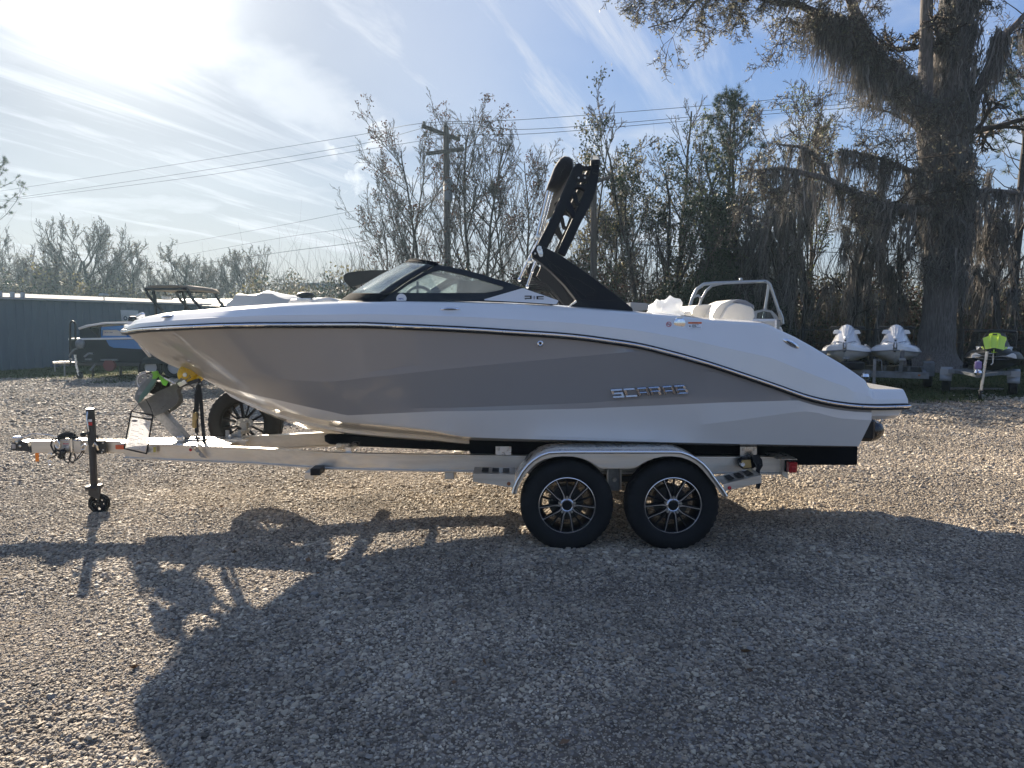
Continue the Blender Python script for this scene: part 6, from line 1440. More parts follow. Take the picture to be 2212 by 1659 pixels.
def twigs(q, d, L, r, lv):
    n = 4; p = q; dd = d
    for i in range(n):
        dd = (dd + Vector(rgb.normal(0, .2, 3))).normalized(); p2 = p + dd * L / n; segs.append((*(p - BL_), *(p2 - BL_), r * (1 - .12 * i), r * (1 - .12 * (i + 1))))
        if lv < 3 and i > 0:
            for _ in range(2 if lv == 0 else 2): twigs(p2, (dd + Vector(rgb.normal(0, .75, 3))).normalized(), L * rgb.uniform(.35, .6), max(r * .55, .009), lv + 1)
        p = p2
    tips.append(p - BL_)
for li, (Q, R_) in enumerate(LIMBS):
    for i in range(2, len(Q)):
        if li == 0 and i < 14: continue
        if rgb.uniform() < (.32 if li > 1 else .18):
            d = Vector((rgb.normal(-.1, .8), rgb.normal(-.1, .6), rgb.normal(.15, .7))).normalized(); twigs(Q[i], d, rgb.uniform(.7, 1.9), max(.014, R_[i] * .25), 0)
# fine hanging spray at the top left
for (u, v) in [(1420 + 32 * k, -35 + 22 * math.sin(k * 1.3)) for k in range(16)]:
    for _ in range(2): twigs(W(u, v, YB - 2.8), Vector((rgb.normal(-.4, .35), rgb.normal(0, .3), rgb.normal(-.3, .3))).normalized(), rgb.uniform(.7, 1.4), .016, 0)
V, F = seg_mesh(segs, 3); tag(raw_mesh('twigs', V, F, twig_m, BT), kind='stuff')
T = np.array(tips); P = (T + rgb.normal(0, .05, (len(T), 3)))[::2]; V, F = leaf_mesh(P, .036, rgb, .2); tag(raw_mesh('young_leaves', V, F, mat('pale_young_leaves', (.20, .19, .13), .6, transl=.4, rndcol=.35), BT), kind='stuff')
anch = []
def along(li, f0, f1, n, dz=0, sx=.15):
    Q, R_ = LIMBS[li]
    for _ in range(n):
        f = rgb.uniform(f0, f1) * (len(Q) - 1); i = int(f); p = Q[i].lerp(Q[min(i + 1, len(Q) - 1)], f - i) - BL_; anch.append((p.x + rgb.normal(0, sx), p.y - R_[i] * rgb.uniform(-.5, 1), p.z + dz))
along(4, .0, .66, 170); along(4, .25, .6, 60, .1, .25); along(3, .2, 1, 8); along(2, .25, .9, 26); along(2, .0, .3, 26, .0, .3); along(5, .0, .4, 16); along(6, .1, .9, 30); along(7, .1, 1, 20); along(8, .0, .9, 42)
V, F = moss_geo(anch, rgb, .6, 2.3, 14, 28, .075, (-.08, 0)); tag(raw_mesh('hanging_moss', V, F, moss_m, BT), kind='stuff')
anch = []
for _ in range(330):
    z = rgb.uniform(3.0, 13.5); i = min(int(np.interp(z, [0, 14], [0, len(LIMBS[0][0]) - 1])), len(LIMBS[0][0]) - 1); Q, R_ = LIMBS[0]; j = min(range(len(Q)), key=lambda j: abs(Q[j].z - z)); a = rgb.uniform(math.pi, 2 * math.pi); rr_ = R_[j] * rgb.uniform(1.0, 1.25)
    p = Q[j] - BL_; anch.append((p.x + rr_ * math.cos(a), p.y + rr_ * math.sin(a), z))
V, F = moss_geo(anch, rgb, .5, 1.7, 10, 20, .14); tag(raw_mesh('trunk_moss', V, F, moss_m, BT), kind='stuff')

# ---- moss-hung trees of the thicket
MT = [(1545, 27.0, 420, 'slim moss hung tree left of the white jet skis'), (1640, 26.6, 330, 'moss hung tree behind the silver arch'), (1742, 26.4, 300, 'tree curtained with dark moss above the left white jet ski'), (1830, 26.2, 300, 'moss hung tree between the two white jet skis'), (1905, 25.8, 330, 'moss hung tree just left of the big trunk'), (2105, 25.6, 260, 'moss hung tree just right of the big trunk'), (2180, 25.2, 300, 'rightmost moss hung tree behind the green jet ski')]
for k, (u, Y, vt, l) in enumerate(MT):
    rg = np.random.default_rng(90 + k); p = W(u, vt, Y); root = thing('mossy_sapling', l, 'tree', (p.x, Y, 0), 'moss hung trees of the thicket')
    s, t_ = grow(rg, p.z * .9, .11, (10, 4, 2), (.8, .6, .6), (.26, .45, .5), (.3, .2, .1), .03, .10, 2, (0, 0), .011)
    tree_parts(root, s, t_, rg, bark_d, ((leaf_y if k % 2 else leaf_d, 1, .05, .14, .05, .3, 'leaves'),))
    T = np.array([q[0] for q in t_]); T = np.concatenate([T, np.array([sg_[3:6] for sg_ in s[1]])]); T = T[T[:, 2] > 1.2]; a_ = T[rg.choice(len(T), min(105, len(T)), False)]
    V, F = moss_geo([tuple(q) for q in a_], rg, .6, 2.6, 12, 22, .06); V[:, 2] = np.maximum(V[:, 2], .25); tag(raw_mesh('hanging_moss', V, F, moss_m, root), kind='stuff')
# grass along the far edge of the yard
rg = np.random.default_rng(5); n = 90000; x = rg.uniform(-20, 26, n); y = rg.uniform(14.5, 27, n); ed = np.interp(x, [-9, 6], [20.6, 14.9]); nn_ = np.array([noise.noise(Vector((a * .5, b_ * .5, 0))) for a, b_ in zip(x, y)]); k_ = (y + nn_ * 2.5 > ed - .2); x, y = x[k_], y[k_]; n = len(x); z = np.array([gz(a, b_) for a, b_ in zip(x, y)])
h = rg.uniform(.02, .085, n); a = rg.uniform(0, 6.28, n); wv_ = .012; V = np.stack([np.stack([x - wv_ * np.cos(a), y - wv_ * np.sin(a), z], 1), np.stack([x + wv_ * np.cos(a), y + wv_ * np.sin(a), z], 1), np.stack([x + rg.normal(0, .03, n), y + rg.normal(0, .03, n), z + h], 1)], 1).reshape(-1, 3)
tag(raw_mesh('grass', V, np.arange(n * 3).reshape(n, 3), mat('short_grass', (.050, .068, .024), .8, transl=.2, spec=.1, rndcol=.5)), 'short weedy grass along the back of the gravel yard', 'grass', kind='stuff')
# fallen leaves on the stones
rg = np.random.default_rng(8); n = 420; y = np.sqrt(rg.uniform(6, 300, n)); x = rg.uniform(-1, 1, n) * (.78 * y + .6); P = np.stack([x, y, np.array([gz(a, b_) for a, b_ in zip(x, y)]) + .016], 1)
V, F = leaf_mesh(P, .022, rg, .0, .6, .9); tag(raw_mesh('fallen_leaves', V, F, mat('fallen_leaf', (.15, .085, .045), .8, rndcol=.5)), 'dry brown leaves scattered over the gravel', 'leaves', kind='stuff')
# ================================================================== OTHER BOATS AND JET SKIS
def loft_hull(m, st, x0=0., y0=0., flip=False):
    """st: list of (y, [(half, z), ...]) mirrored about x0"""
    for s in (-1, 1): m.grid([[(x0 + s * h, y0 + y, z) for h, z in sec] for y, sec in st], flip=s > 0)
    m.grid([[(x0 - h, y0 + st[-1][0], z), (x0 + h, y0 + st[-1][0], z)] for h, z in st[-1][1]])
ski_w = mat('white_jet_ski_plastic', (.70, .71, .72), .22, coat=.6)
ski_h = mat('pale_grey_hull', (.42, .43, .42), .3, coat=.4)
ski_k = mat('black_jet_ski_plastic', (.009, .010, .011), .4, spec=.25)
lime_p = mat('lime_jet_ski_plastic', (.55, .72, .02), .3, coat=.4)
seat_k = mat('black_seat_vinyl', (.02, .02, .022), .6)
def ski_deck_rows(s_=1.):
    rows_ = []
    for y, hb, zb, zt, wt, wb in ((.0, .05, .40, .44, .02, .04), (.06, .17, .385, .46, .07, .12), (.18, .32, .37, .52, .13, .22), (.36, .45, .355, .60, .16, .30), (.6, .54, .345, .70, .18, .36), (.85, .59, .335, .79, .19, .38), (1.1, .60, .33, .85, .18, .36), (1.3, .60, .33, .84, .17, .32), (1.45, .60, .33, .72, .16, .26), (1.7, .60, .32, .72, .16, .24), (2.3, .60, .31, .74, .16, .22), (2.75, .59, .31, .70, .15, .20), (2.9, .58, .31, .45, .13, .2), (3.25, .56, .31, .42, .1, .2)):
        rows_.append((y, [(hb, zb), (hb - .006, zb + .035), (hb * .93, zb + .085), (hb * .80, zb + .12 + .01 * (y > .3)), (hb * .70, zb + .11), (wb, zb + .14), (wb * .93, zb + .18 if zt > zb + .2 else zb + .15), (wt * 1.25, max(zt - .09, zb + .15)), (wt, max(zt - .035, zb + .155)), (wt * .45, zt - .005), (0, zt)]))
    return rows_
def make_ski(name, label, white=True, group=None):
    R_ = thing(name, label, 'jet ski', (0, 0, 0), group)
    st = [(y, [(0, zk), (hb * .45, zk + (zb - zk) * .30), (hb * .86, zk + (zb - zk) * .62), (hb * .90, zk + (zb - zk) * .68), (hb - .01, zb)]) for y, hb, zk, zb in ((.02, .05, .34, .40), (.08, .17, .20, .385), (.2, .32, .10, .37), (.38, .45, .04, .355), (.62, .54, .01, .345), (.9, .59, 0, .335), (1.5, .60, 0, .33), (3.2, .57, 0, .31))]
    m = MB(); loft_hull(m, st); m.build('hull', ski_h if white else ski_k, R_, smooth=28)
    m = MB(); loft_hull(m, ski_deck_rows()); m.build('deck', ski_w if white else ski_k, R_, smooth=24)
    bp_ = [(.0, .05, .395), (.06, .175, .382), (.18, .325, .368), (.36, .455, .352), (.6, .545, .342), (.85, .595, .334), (1.5, .605, .328), (3.2, .575, .308)]
    m = MB(); m.tube([(-h, y, z) for y, h, z in bp_[::-1]] + [(h, y, z) for y, h, z in bp_], .014, 6); m.build('bumper', black_pl if not white else mat('grey_bumper', (.25, .26, .26), .5), R_, smooth=50)
    # front cowl with ridges
    cm = ski_w if white else lime_p
    if white:
        yz = lambda z: float(np.interp(z, [.44, .52, .60, .70, .79, .85, .95], [0, .18, .36, .60, .85, 1.05, 1.12]))
        def cw(a, b_):
            z = .60 + .28 * b_ - .05 * a * a * b_ ** 3; return ((.045 + .115 * b_ ** .8) * a, yz(z) - .07 + .10 * a * a, z + .02 * (1 - abs(a)))
        m = MB(); m.grid([[cw(-1 + 2 * i / 12, j / 6) + () for j in range(7)] for i in range(13)]); m.grid([[Vector(cw(-1 + 2 * i / 12, 1)), Vector((0, 1.25, .83)) + Vector((.10 * (-1 + 2 * i / 12), 0, 0))] for i in range(13)]); c_ = m.build('cowl', cm, R_, smooth=30); c_.modifiers.new('s', 'SOLIDIFY').thickness = .02
        for a in (-.62, -.3, .3, .62):
            m = MB(); m.tube([Vector(cw(a, q / 5)) + Vector((0, -.012, .004)) for q in range(1, 6)], .005, 5); m.build('cowl_rib', cm, R_, smooth=50)
        for s in (-1, 1):
            m = MB(); m.plate([(s * .15, .70), (s * .21, .755), (s * .30, .745), (s * .335, .69), (s * .325, .66), (s * .30, .675), (s * .2, .655)], [], lambda p: (p[0], .82, p[1] + .04), lambda p: (p[0] * .95, .98, p[1] + .03)); m.build('mirror', cm, R_, smooth=30, bevel=.012)
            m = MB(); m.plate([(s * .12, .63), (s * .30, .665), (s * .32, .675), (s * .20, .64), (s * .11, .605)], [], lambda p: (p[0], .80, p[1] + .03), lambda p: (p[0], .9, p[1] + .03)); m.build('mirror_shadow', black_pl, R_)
        m = MB(); m.tube([(-.24, .46, .56), (-.16, .26, .555), (0, .165, .53), (.16, .26, .555), (.24, .46, .56)], .0065, 5); m.build('hood_seam', mat('seam_grey', (.12, .13, .14), .5), R_, smooth=50)
        m = MB(); m.ell((0, .27, .575), (.028, .01, .014), 12, 8); m.build('badge', black_pl, R_, smooth=40)
        for s in (-1, 1):
            m = MB(); m.cbox((s * .40, .55, .50), (.09, .05, .025), .008, Matrix.Rotation(s * .25, 3, 'Y')); m.build('vent', black_pl, R_)
    else:
        pts = [(-.235, .72), (-.12, .76), (-.115, .80), (-.055, .815), (.055, .815), (.11, .80), (.12, .77), (.225, .74), (.23, .69), (.205, .62), (.20, .52), (.07, .475), (0, .465), (-.09, .48), (-.16, .50), (-.21, .62)]
        fy = lambda p: float(np.interp(p[1], [.44, .52, .60, .70, .79, .85], [0, .16, .34, .58, .80, .92])) - .05 + 1.2 * p[0] ** 2
        m = MB(); m.plate(pts, [[(-.05, .775), (.05, .775), (.045, .80), (-.045, .80)]], lambda p: (p[0], fy(p) - .02, p[1]), lambda p: (p[0], fy(p) + .06, p[1])); m.build('cowl', cm, R_, smooth=30, bevel=.008)
        for s in (-1, 1):
            m = MB(); m.tube([(s * .05, .02, .475), (s * .07, .34, .62), (s * .075, .72, .77)], [.012, .016, .012], 6); m.build('cowl_ridge', cm, R_, smooth=50)
            for k, mt in enumerate((lime_p, ski_w, mat('silver_stripe', (.4, .42, .43), .4))):
                a = .12 + .07 * k; m = MB(); m.plate([(s * (a + .0), .40), (s * (a + .045), .405), (s * (a + .15 - .02 * k), .56), (s * (a + .10 - .02 * k), .57)], [], lambda p: (p[0], .02 + 2.2 * abs(p[0]) ** 1.5 + (p[1] - .4) * .8, p[1]), lambda p: (p[0], .10 + 2.2 * abs(p[0]) ** 1.5 + (p[1] - .4) * .8, p[1])); m.build('side_graphic', mt, R_)
            m = MB(); m.plate([(s * .24, .66), (s * .30, .70), (s * .36, .665), (s * .25, .63)], [], lambda p: (p[0], .95, p[1]), lambda p: (p[0], 1.05, p[1])); m.build('mirror', ski_k, R_, bevel=.008)
        m = MB(); m.plate([(-.44, .36), (-.43, .41), (-.36, .455), (-.33, .45), (-.24, .415), (0, .40), (.24, .415), (.34, .455), (.38, .46), (.43, .43), (.45, .36), (.2, .345), (0, .34), (-.2, .345)], [], lambda p: (p[0], -.05 + 1.35 * p[0] ** 2 + .12 * abs(p[0]), p[1]), lambda p: (p[0], .05 + 1.4 * p[0] ** 2 + .12 * abs(p[0]), p[1])); m.build('bow_trim', ski_w, R_, smooth=30, bevel=.008)
        m = MB(); m.ell((0, .10, .535), (.03, .012, .014), 12, 8); m.build('badge', black_pl, R_, smooth=40)
    m = MB(); m.tube([(-.36, 1.22, .83), (-.2, 1.16, .84), (0, 1.12, .84), (.2, 1.16, .84), (.36, 1.22, .83)], .018, 8); m.build('handlebar', black_pl, R_, smooth=50)
    for s in (-1, 1):
        m = MB(); m.tube([(s * .26, 1.18, .84), (s * .42, 1.26, .83)], .026, 8); m.build('grip', black_pl, R_, smooth=50)
    m = MB(); m.cbox((0, 1.14, .84), (.30, .16, .08), .03); m.build('console', black_pl, R_, smooth=40)
    m = MB(); m.grid([[(-w_ * math.cos(a), y, .60 + h_ * math.sin(a)) for a in np.linspace(0, math.pi, 9)] for y, w_, h_ in ((1.45, .12, .10), (1.6, .17, .19), (2.1, .19, .17), (2.3, .19, .21), (2.75, .18, .22), (2.85, .12, .1))]); m.build('seat', seat_k, R_, smooth=50)
    for ch in R_.children:
        for v_ in ch.data.vertices:
            if v_.co.z > .36: v_.co.z = .36 + (v_.co.z - .36) * 1.28
    return R_
def place_thing(o, x, y, z, rz=0.): o.location = (x, y, z); o.rotation_euler = (0, 0, rz)
s1 = make_ski('jet_ski', 'white jet ski nearest the big mossy trunk, right one of the white pair', True, 'white jet skis on the double trailer')
p = W(1928.5, 760, 17.3); kz = p.z - .355; s1.scale = (.95,) * 3; kz = p.z - .355 * .95; place_thing(s1, p.x, 17.2, kz, -.50)
s2 = copy_tree(s1); s2['label'] = 'white jet ski farther from the mossy trunk, left one of the white pair'; p2x = W(1822, 758, 17.3).x; place_thing(s2, p2x, 17.25, kz, -.48)
s3 = make_ski('jet_ski', 'black jet ski with a lime yellow front cowl and white bow trim', False)
p = W(2136, 774, 15.9); s3.scale = (.96,) * 3; place_thing(s3, p.x, 15.75, p.z - .36 * .96, -.60)
# wheels for small trailers
def small_wheel(parent, c, r=.27, w=.17, axis='x'):
    m = MB(); m.lathe([(-w * .38, r * .58), (-w * .5, r * .72), (-w * .48, r * .9), (-w * .36, r), (w * .36, r), (w * .48, r * .9), (w * .5, r * .72), (w * .38, r * .58)], c, axis, 28, closedprof=True); o = m.build('wheel', rubber, parent, smooth=40)
    m = MB(); m.lathe([(-w * .3, 0), (-w * .34, r * .2), (-w * .2, r * .58), (w * .2, r * .58), (w * .34, r * .2), (w * .3, 0)], c, axis, 20); m.build('rim', mat('white_rim', (.45, .45, .44), .45), o, smooth=40); return o
def jack(parent, x, y, zt, r=.03, lean=.06):
    m = MB(); m.tube([(x + lean, y, zt), (x, y, .16)], r, 10); m.build('jack_tube', alu2, parent, smooth=40)
    m = MB(); m.lathe([(-.025, 0), (-.03, .09), (0, .105), (.03, .09), (.025, 0)], (x - .01, y, .10), 'x', 16); m.build('jack_wheel', rubber, parent, smooth=40)
    m = MB(); m.cbox((x, y, .19), (.10, .08, .04), .01); m.build('jack_fork', cp, parent)
dirty_g = mat('dull_galvanised', (.16, .175, .19), .55, .4, var=.2, vscale=8)
# double trailer under the white pair, built facing -y round its front beam and then turned with its load
zc = W(1900, 801, 17.6).z; DTX = (s1.location + s2.location) / 2; TW = 2.55
DT = thing('jet_ski_trailer', 'double galvanised trailer with a flat spare tyre carrying the two white jet skis', 'trailer', (DTX.x, DTX.y, 0)); ox, oy = DTX.x, DTX.y
hs = (s1.location - s2.location).length / 2
def dbox(nm, x, y, z, d, mt=dirty_g, r=.006): m = MB(); m.cbox((ox + x, oy + y, z), d, r); return m.build(nm, mt, DT)
for y in (.15, 2.6): dbox('cross_beam', 0, y, zc - .06, (TW, .1, .15))
for x in (-TW / 2 + .1, TW / 2 - .1, -hs, hs): dbox('frame_rail', x, 1.4, zc - .02, (.09, 2.6, .09))
for s in (-1, 1):
    x = s * (TW / 2 + .02); small_wheel(DT, (ox + x, oy + 1.7, .29), .29, .2); dbox('wheel_fender', x, 1.65, .63, (.26, .8, .05), r=.02); dbox('fender_flap', x, 1.24, .48, (.26, .04, .34))
dbox('tongue', 0, -.9, zc - .06, (.10, 2.1, .10))
m = MB(); m.lathe([(-.06, 0), (-.06, .06), (0, .09), (.06, .07), (.09, 0)], (ox, oy - 1.95, zc + .02), 'z', 14); m.build('coupler', chrome, DT, smooth=40)
dbox('coupler_body', 0, -1.9, zc - .18, (.16, .12, .26), cp, .02)
dbox('jack_post', .17, -1.85, (zc + .5) / 2, (.06, .06, zc + .30))
m = MB(); m.tube([(ox + .16, oy - 1.85, zc + .38), (ox + .30, oy - 1.85, zc + .38), (ox + .32, oy - 1.85, zc + .14)], .012, 6); m.build('jack_handle', dirty_g, DT, smooth=40)
for sx_ in (-1, 1):
    x = sx_ * hs + .1; m = MB(); m.bar((ox + x, oy - .12, kz + .40), (ox + x - .03, oy + .02, zc + .02), .09, .09, .006, up=(0, 1, 0)); m.build('winch_post', dirty_g, DT)
    dbox('winch_strap', x, -.16, kz + .18, (.15, .10, .05), mat('grey_web', (.25, .26, .26), .7))
    for s in (-.26, .26): dbox('carpeted_bunk', sx_ * hs + s, 1.5, kz + .05, (.10, 2.4, .08), carpet); dbox('bunk_post', sx_ * hs + s, .6, (kz + zc) / 2, (.06, .06, max(kz - zc, .1) + .06))
m = MB(); m.lathe([(-.085, .17), (-.095, .22), (-.07, .275), (0, .285), (.07, .275), (.095, .22), (.085, .17)], (ox - .35, oy - .45, zc + .17), 'z', 30, closedprof=True); st_ = m.build('spare_tyre', rubber, DT, smooth=40)
m = MB(); m.lathe([(-.05, 0), (-.05, .17), (.05, .17), (.05, 0)], (ox - .35, oy - .45, zc + .17), 'z', 20); m.build('spare_rim', dirty_g, st_, smooth=40)
dbox('spare_mount', -.18, -.45, zc + .03, (.45, .1, .09))
for x in (-TW * .42, TW * .42): dbox('marker_light', x, .09, zc - .05, (.05, .02, .04), mat('amber_lens'), .004)
DT.rotation_euler = (0, 0, -.5)
# beam of a third trailer lying in front of them
BMX = thing('trailer_beam', 'black trailer drawbar slanting up behind the stern of the big boat', 'trailer part', (W(1835, 800, 14).x, 14, 0))
m = MB(); m.bar(W(1771, 766, 16.2), W(1870, 842, 13.4), .14, .10, .01); m.build('drawbar', cp, BMX)
m = MB(); m.cbox(W(1776, 762, 16.2), (.2, .12, .10), .02); m.build('drawbar_end', dirty_g, BMX)
m = MB(); a = W(1871, 843, 13.4); m.tube([a, (a.x, a.y, .02)], .03, 8); m.build('prop', dirty_g, BMX, smooth=40)
m = MB(); a = W(1776, 766, 16.2); m.tube([a, (a.x, a.y, 0)], .03, 8); m.build('prop', dirty_g, BMX, smooth=40)
# single trailer under the black ski
zf = W(2130, 806, 15.9).z; xg, yg = s3.location.x, s3.location.y + .45; wh = 1.30
GT = thing('jet_ski_trailer', 'single jet ski trailer with grey fenders and a silver jack under the black jet ski', 'trailer', (xg, yg, 0))
m = MB(); m.cbox((xg, yg, zf), (wh - .1, .08, .10), .006); m.build('cross_beam', dirty_g, GT)
m = MB(); m.cbox((xg, yg + 1.9, zf), (wh - .4, .08, .10), .006); m.build('cross_beam', dirty_g, GT)
for s in (-1, 1):
    x = xg + s * wh / 2; small_wheel(GT, (x, yg + .35, .25), .25, .17)
    m = MB(); m.grid([[(x + a, yg + .35 + .34 * math.cos(q), .26 + .34 * math.sin(q)) for a in (-.12, .12)] for q in np.linspace(.25, math.pi - .1, 12)]); f_ = m.build('wheel_fender', mat('pale_fender', (.30, .32, .34), .5, .3), GT, smooth=40); f_.modifiers.new('s', 'SOLIDIFY').thickness = .01
    m = MB(); m.plate([(x - .12, .44), (x + .12, .44), (x + .12, .57), (x - .12, .57)], [], lambda p: (p[0], yg - .01, p[1]), lambda p: (p[0], yg + .005, p[1])); m.build('fender_front', mat('pale_fender'), GT)
    m = MB(); m.cbox((xg + s * .28, yg + 1.1, zf + .12), (.10, 2.0, .08), .01); m.build('carpeted_bunk', carpet, GT)
    m = MB(); m.bar((xg + s * .45, yg, zf), (xg, yg - 1.25, zf), .06, .07, .005); m.build('tongue_bar', dirty_g, GT)
m = MB(); m.cbox((xg, yg - .4, zf), (.08, 1.9, .08), .005); m.build('tongue', dirty_g, GT)
m = MB(); m.lathe([(-.05, 0), (-.05, .05), (0, .08), (.05, .06), (.08, 0)], (xg, yg - 1.4, zf + .07), 'z', 12); m.build('coupler', chrome, GT, smooth=40)
m = MB(); m.cbox((xg - .02, yg - 1.2, zf + .17), (.13, .12, .18), .02); m.build('winch', alu2, GT)
jack(GT, xg + .07, yg - 1.25, zf + .52, .030, .07)
z_ = zf + .5; xj = xg + .14; m = MB(); m.tube([(xj + .03, yg - 1.26, z_ - .02), (xj + .11, yg - 1.26, z_ - .02), (xj + .115, yg - 1.26, z_ - .22), (xj + .08, yg - 1.26, z_ - .26)], .010, 6); m.build('jack_handle', alu2, GT, smooth=40)
GT.rotation_euler = (0, 0, -.60)
PJ = thing('jug', 'small purple jug standing on the black jet ski trailer', 'jug', tuple(W(2112, 796, 14.9)))
m = MB(); c = W(2113, 789, 14.9); m.cbox(c, (.12, .10, .17), .02); m.build('jug_body', mat('purple_plastic', (.24, .17, .38), .45), PJ, bevel=.01); m = MB(); m.tube([c + Vector((0, 0, .08)), c + Vector((0, 0, .11))], .02, 10); m.build('jug_cap', ski_w, PJ)
# scattered boards behind it
for k, (u, v, w_, l) in enumerate(((2112, 838, 1.5, 'long grey board on the grass under the black jet ski'), (2083, 826, .5, 'short pale board lying crosswise under the black jet ski'), (2102, 830, .35, 'small square board piece under the black jet ski'))):
    p = W(u, v, 17.0); m = MB(); m.cbox((p.x, 17.2 + .1 * k, .04), (w_, .14, .035), .004, Matrix.Rotation(.05 + .3 * (k == 2), 3, 'Z')); tag(m.build('board', mat('old_board', (.16, .15, .13), .8, var=.2, vscale=6), smooth=30), l, 'board')
# wire fence behind the skis: a thin rail and posts
FN = thing('wire_fence', 'dark wire fence with thin posts crossing behind the jet skis', 'fence', (W(1960, 800, 24.4).x, 24.4, 0))
for v in (712, 740, 768):
    m = MB(); m.tube([W(1700, v + 1, 24.4), W(1850, v, 24.4), W(2100, v, 24.4), W(2260, v + 2, 24.4)], .018 if v == 712 else .010, 5); m.build('fence_wire', wirem, FN, smooth=40)
for u in (1735, 1813, 1892, 1975, 2082, 2160, 2235):
    p = W(u, 705, 24.45); m = MB(); m.tube([(p.x, 24.45, 0), (p.x, 24.45, p.z)], .022, 6); m.build('fence_post', cp, FN, smooth=40)

# ---- boats partly hidden behind the big one
def runabout(name, label, x, y, rz, L, hw, zg, zk, hullm, deckm, trailer_label, group=None):
    """simple trailered hull, bow at local -y end; returns root"""
    B = thing(name, label, 'boat', (0, 0, 0), group)
    f = [(0, .03), (.04, .30), (.12, .60), (.25, .86), (.42, 1.0), (.7, 1.0), (1, .94)]
    st = [(q * L, [(0, zk + (.55 if q < .02 else .30 if q < .06 else .12 if q < .15 else 0) * (zg - zk)), (hw * h * .8, zk + .32 * (zg - zk) + (.2 * (zg - zk) if q < .1 else 0)), (hw * h, zg - .05 + .10 * (1 - q) * (q < .4)), (hw * h, zg + .10 * (1 - q) * (q < .4))]) for q, h in f]
    m = MB(); loft_hull(m, st); m.build('hull', hullm, B, smooth=30)
    m = MB(); 
    for s in (-1, 1): m.grid([[(s * sec[3][0], y_, sec[3][1]), (s * sec[3][0] * .93, y_, sec[3][1] + .05), (s * sec[3][0] * .8, y_, sec[3][1] + .06), (s * sec[3][0] * .78, y_, sec[3][1] - .3), (0, y_, sec[3][1] - .3)] for y_, sec in st], flip=s > 0)
    m.build('deck', deckm, B, smooth=30)
    T_ = thing('boat_trailer', trailer_label, 'trailer', (0, 0, 0))
    for s in (-1, 1):
        m = MB(); m.cbox((s * hw * .62, L * .55, zk - .12), (.08, L * .8, .12), .006); m.build('frame_rail', dirty_g, T_)
        m = MB(); m.cbox((s * hw * .45, L * .6, zk + .04), (.12, L * .6, .10), .01); m.build('carpeted_bunk', carpet, T_)
        m = MB(); m.bar((s * hw * .62, L * .18, zk - .12), (0, -L * .10, zk - .12), .08, .10, .005); m.build('tongue_bar', dirty_g, T_)
        small_wheel(T_, (s * hw * .95, L * .68, .30), .30, .2)
        m = MB(); m.grid([[(s * hw * .95 + a, L * .68 + .38 * math.cos(q), .30 + .38 * math.sin(q)) for a in (-.13, .13)] for q in np.linspace(0, math.pi, 12)]); ff = m.build('wheel_fender', dirty_g, T_, smooth=40); ff.modifiers.new('s', 'SOLIDIFY').thickness = .01
    for q in (.25, .6, .9): m = MB(); m.cbox((0, L * q, zk - .2), (hw * 1.3, .08, .08), .005); m.build('cross_member', dirty_g, T_)
    m = MB(); m.bar((0, -L * .08, zk - .1), (0, .02 * L, zk + .45 * (zg - zk)), .08, .08, .005, up=(0, 1, 0)); m.build('winch_post', dirty_g, T_)
    jack(T_, .12, -L * .09, zk + .05)
    for o in (B, T_): o.location = (x, y, 0); o.rotation_euler = (0, 0, rz)
    return B, T_
def wl(B, u, v, Y): return B.matrix_basis.inverted() @ W(u, v, Y) if False else (Matrix.Translation(B.location) @ B.rotation_euler.to_matrix().to_4x4()).inverted() @ W(u, v, Y)
def localbuild(m, B, name, mt, **k):
    """m holds world points; re-express them in B's own frame"""
    I = (Matrix.Translation(B.location) @ B.rotation_euler.to_matrix().to_4x4()).inverted(); m.v = [tuple(I @ Vector(p)) for p in m.v]; L = B.location.copy(); m.v = [(p[0] + L.x, p[1] + L.y, p[2] + L.z) for p in m.v]; return m.build(name, mt, B, **k)
cvr = mat('pale_blue_cover', (.40, .45, .50), .6, bump=.5, bscale=5, transl=.15)
# boat under a pale cover
pc = W(565, 660, 16.5); B1, T1 = runabout('covered_boat', 'boat under a pale blue tarpaulin showing over the foredeck of the big boat', pc.x + .1, 15.2, .25, 5.6, 1.12, 1.62, .75, ski_w, ski_w, 'plain trailer under the tarpaulin covered boat')
prof = [(476, 666), (482, 655), (492, 643), (503, 635), (528, 635), (548, 631), (566, 628.5), (590, 632.5), (605, 635), (622, 641), (636, 648), (652, 657), (655, 668)]
G = []
for k, (dy, sc_, dz) in enumerate(((0, .0, -.02), (0, .9, -.01), (.3, 1.0, 0), (1.1, 1.02, -.03), (2.0, .98, .0), (2.9, 1.0, -.05), (3.6, .9, -.12), (3.7, .7, -.3))):
    C = W(565, 666, 16.0); rowp = []
    for i, (u, v) in enumerate(prof):
        p = W(u, v, 16.0); q = C + (p - C) * sc_ if sc_ else C; rowp.append(Vector((q.x + .02 * dy, 16.0 + dy * 1.2, q.z + dz + (.035 * math.sin(i * 1.9 + k * 1.3) if 0 < i < 12 and sc_ else 0))))
    G.append(rowp)
m = MB(); m.grid(G); localbuild(m, B1, 'tarpaulin', cvr, smooth=60)
m = MB(); m.tube([W(*q_, 16.02) for q_ in ((476, 667), (500, 664), (560, 666), (655, 668))], .02, 6); localbuild(m, B1, 'cover_hem', cvr, smooth=60)
# small dark outboard cowl next to it
OB = thing('outboard_motor', 'black outboard motor cowl just right of the pale covered boat', 'outboard motor', tuple(W(660, 640, 17)))
m = MB(); m.ell(W(660, 638.5, 17), (.22, .18, .09), 16, 10); m.build('cowl', black_pl, OB, smooth=50); m = MB(); m.cbox(W(661, 650, 17.05) - Vector((0, 0, .25)), (.12, .14, .7), .03); m.build('leg', black_pl, OB)
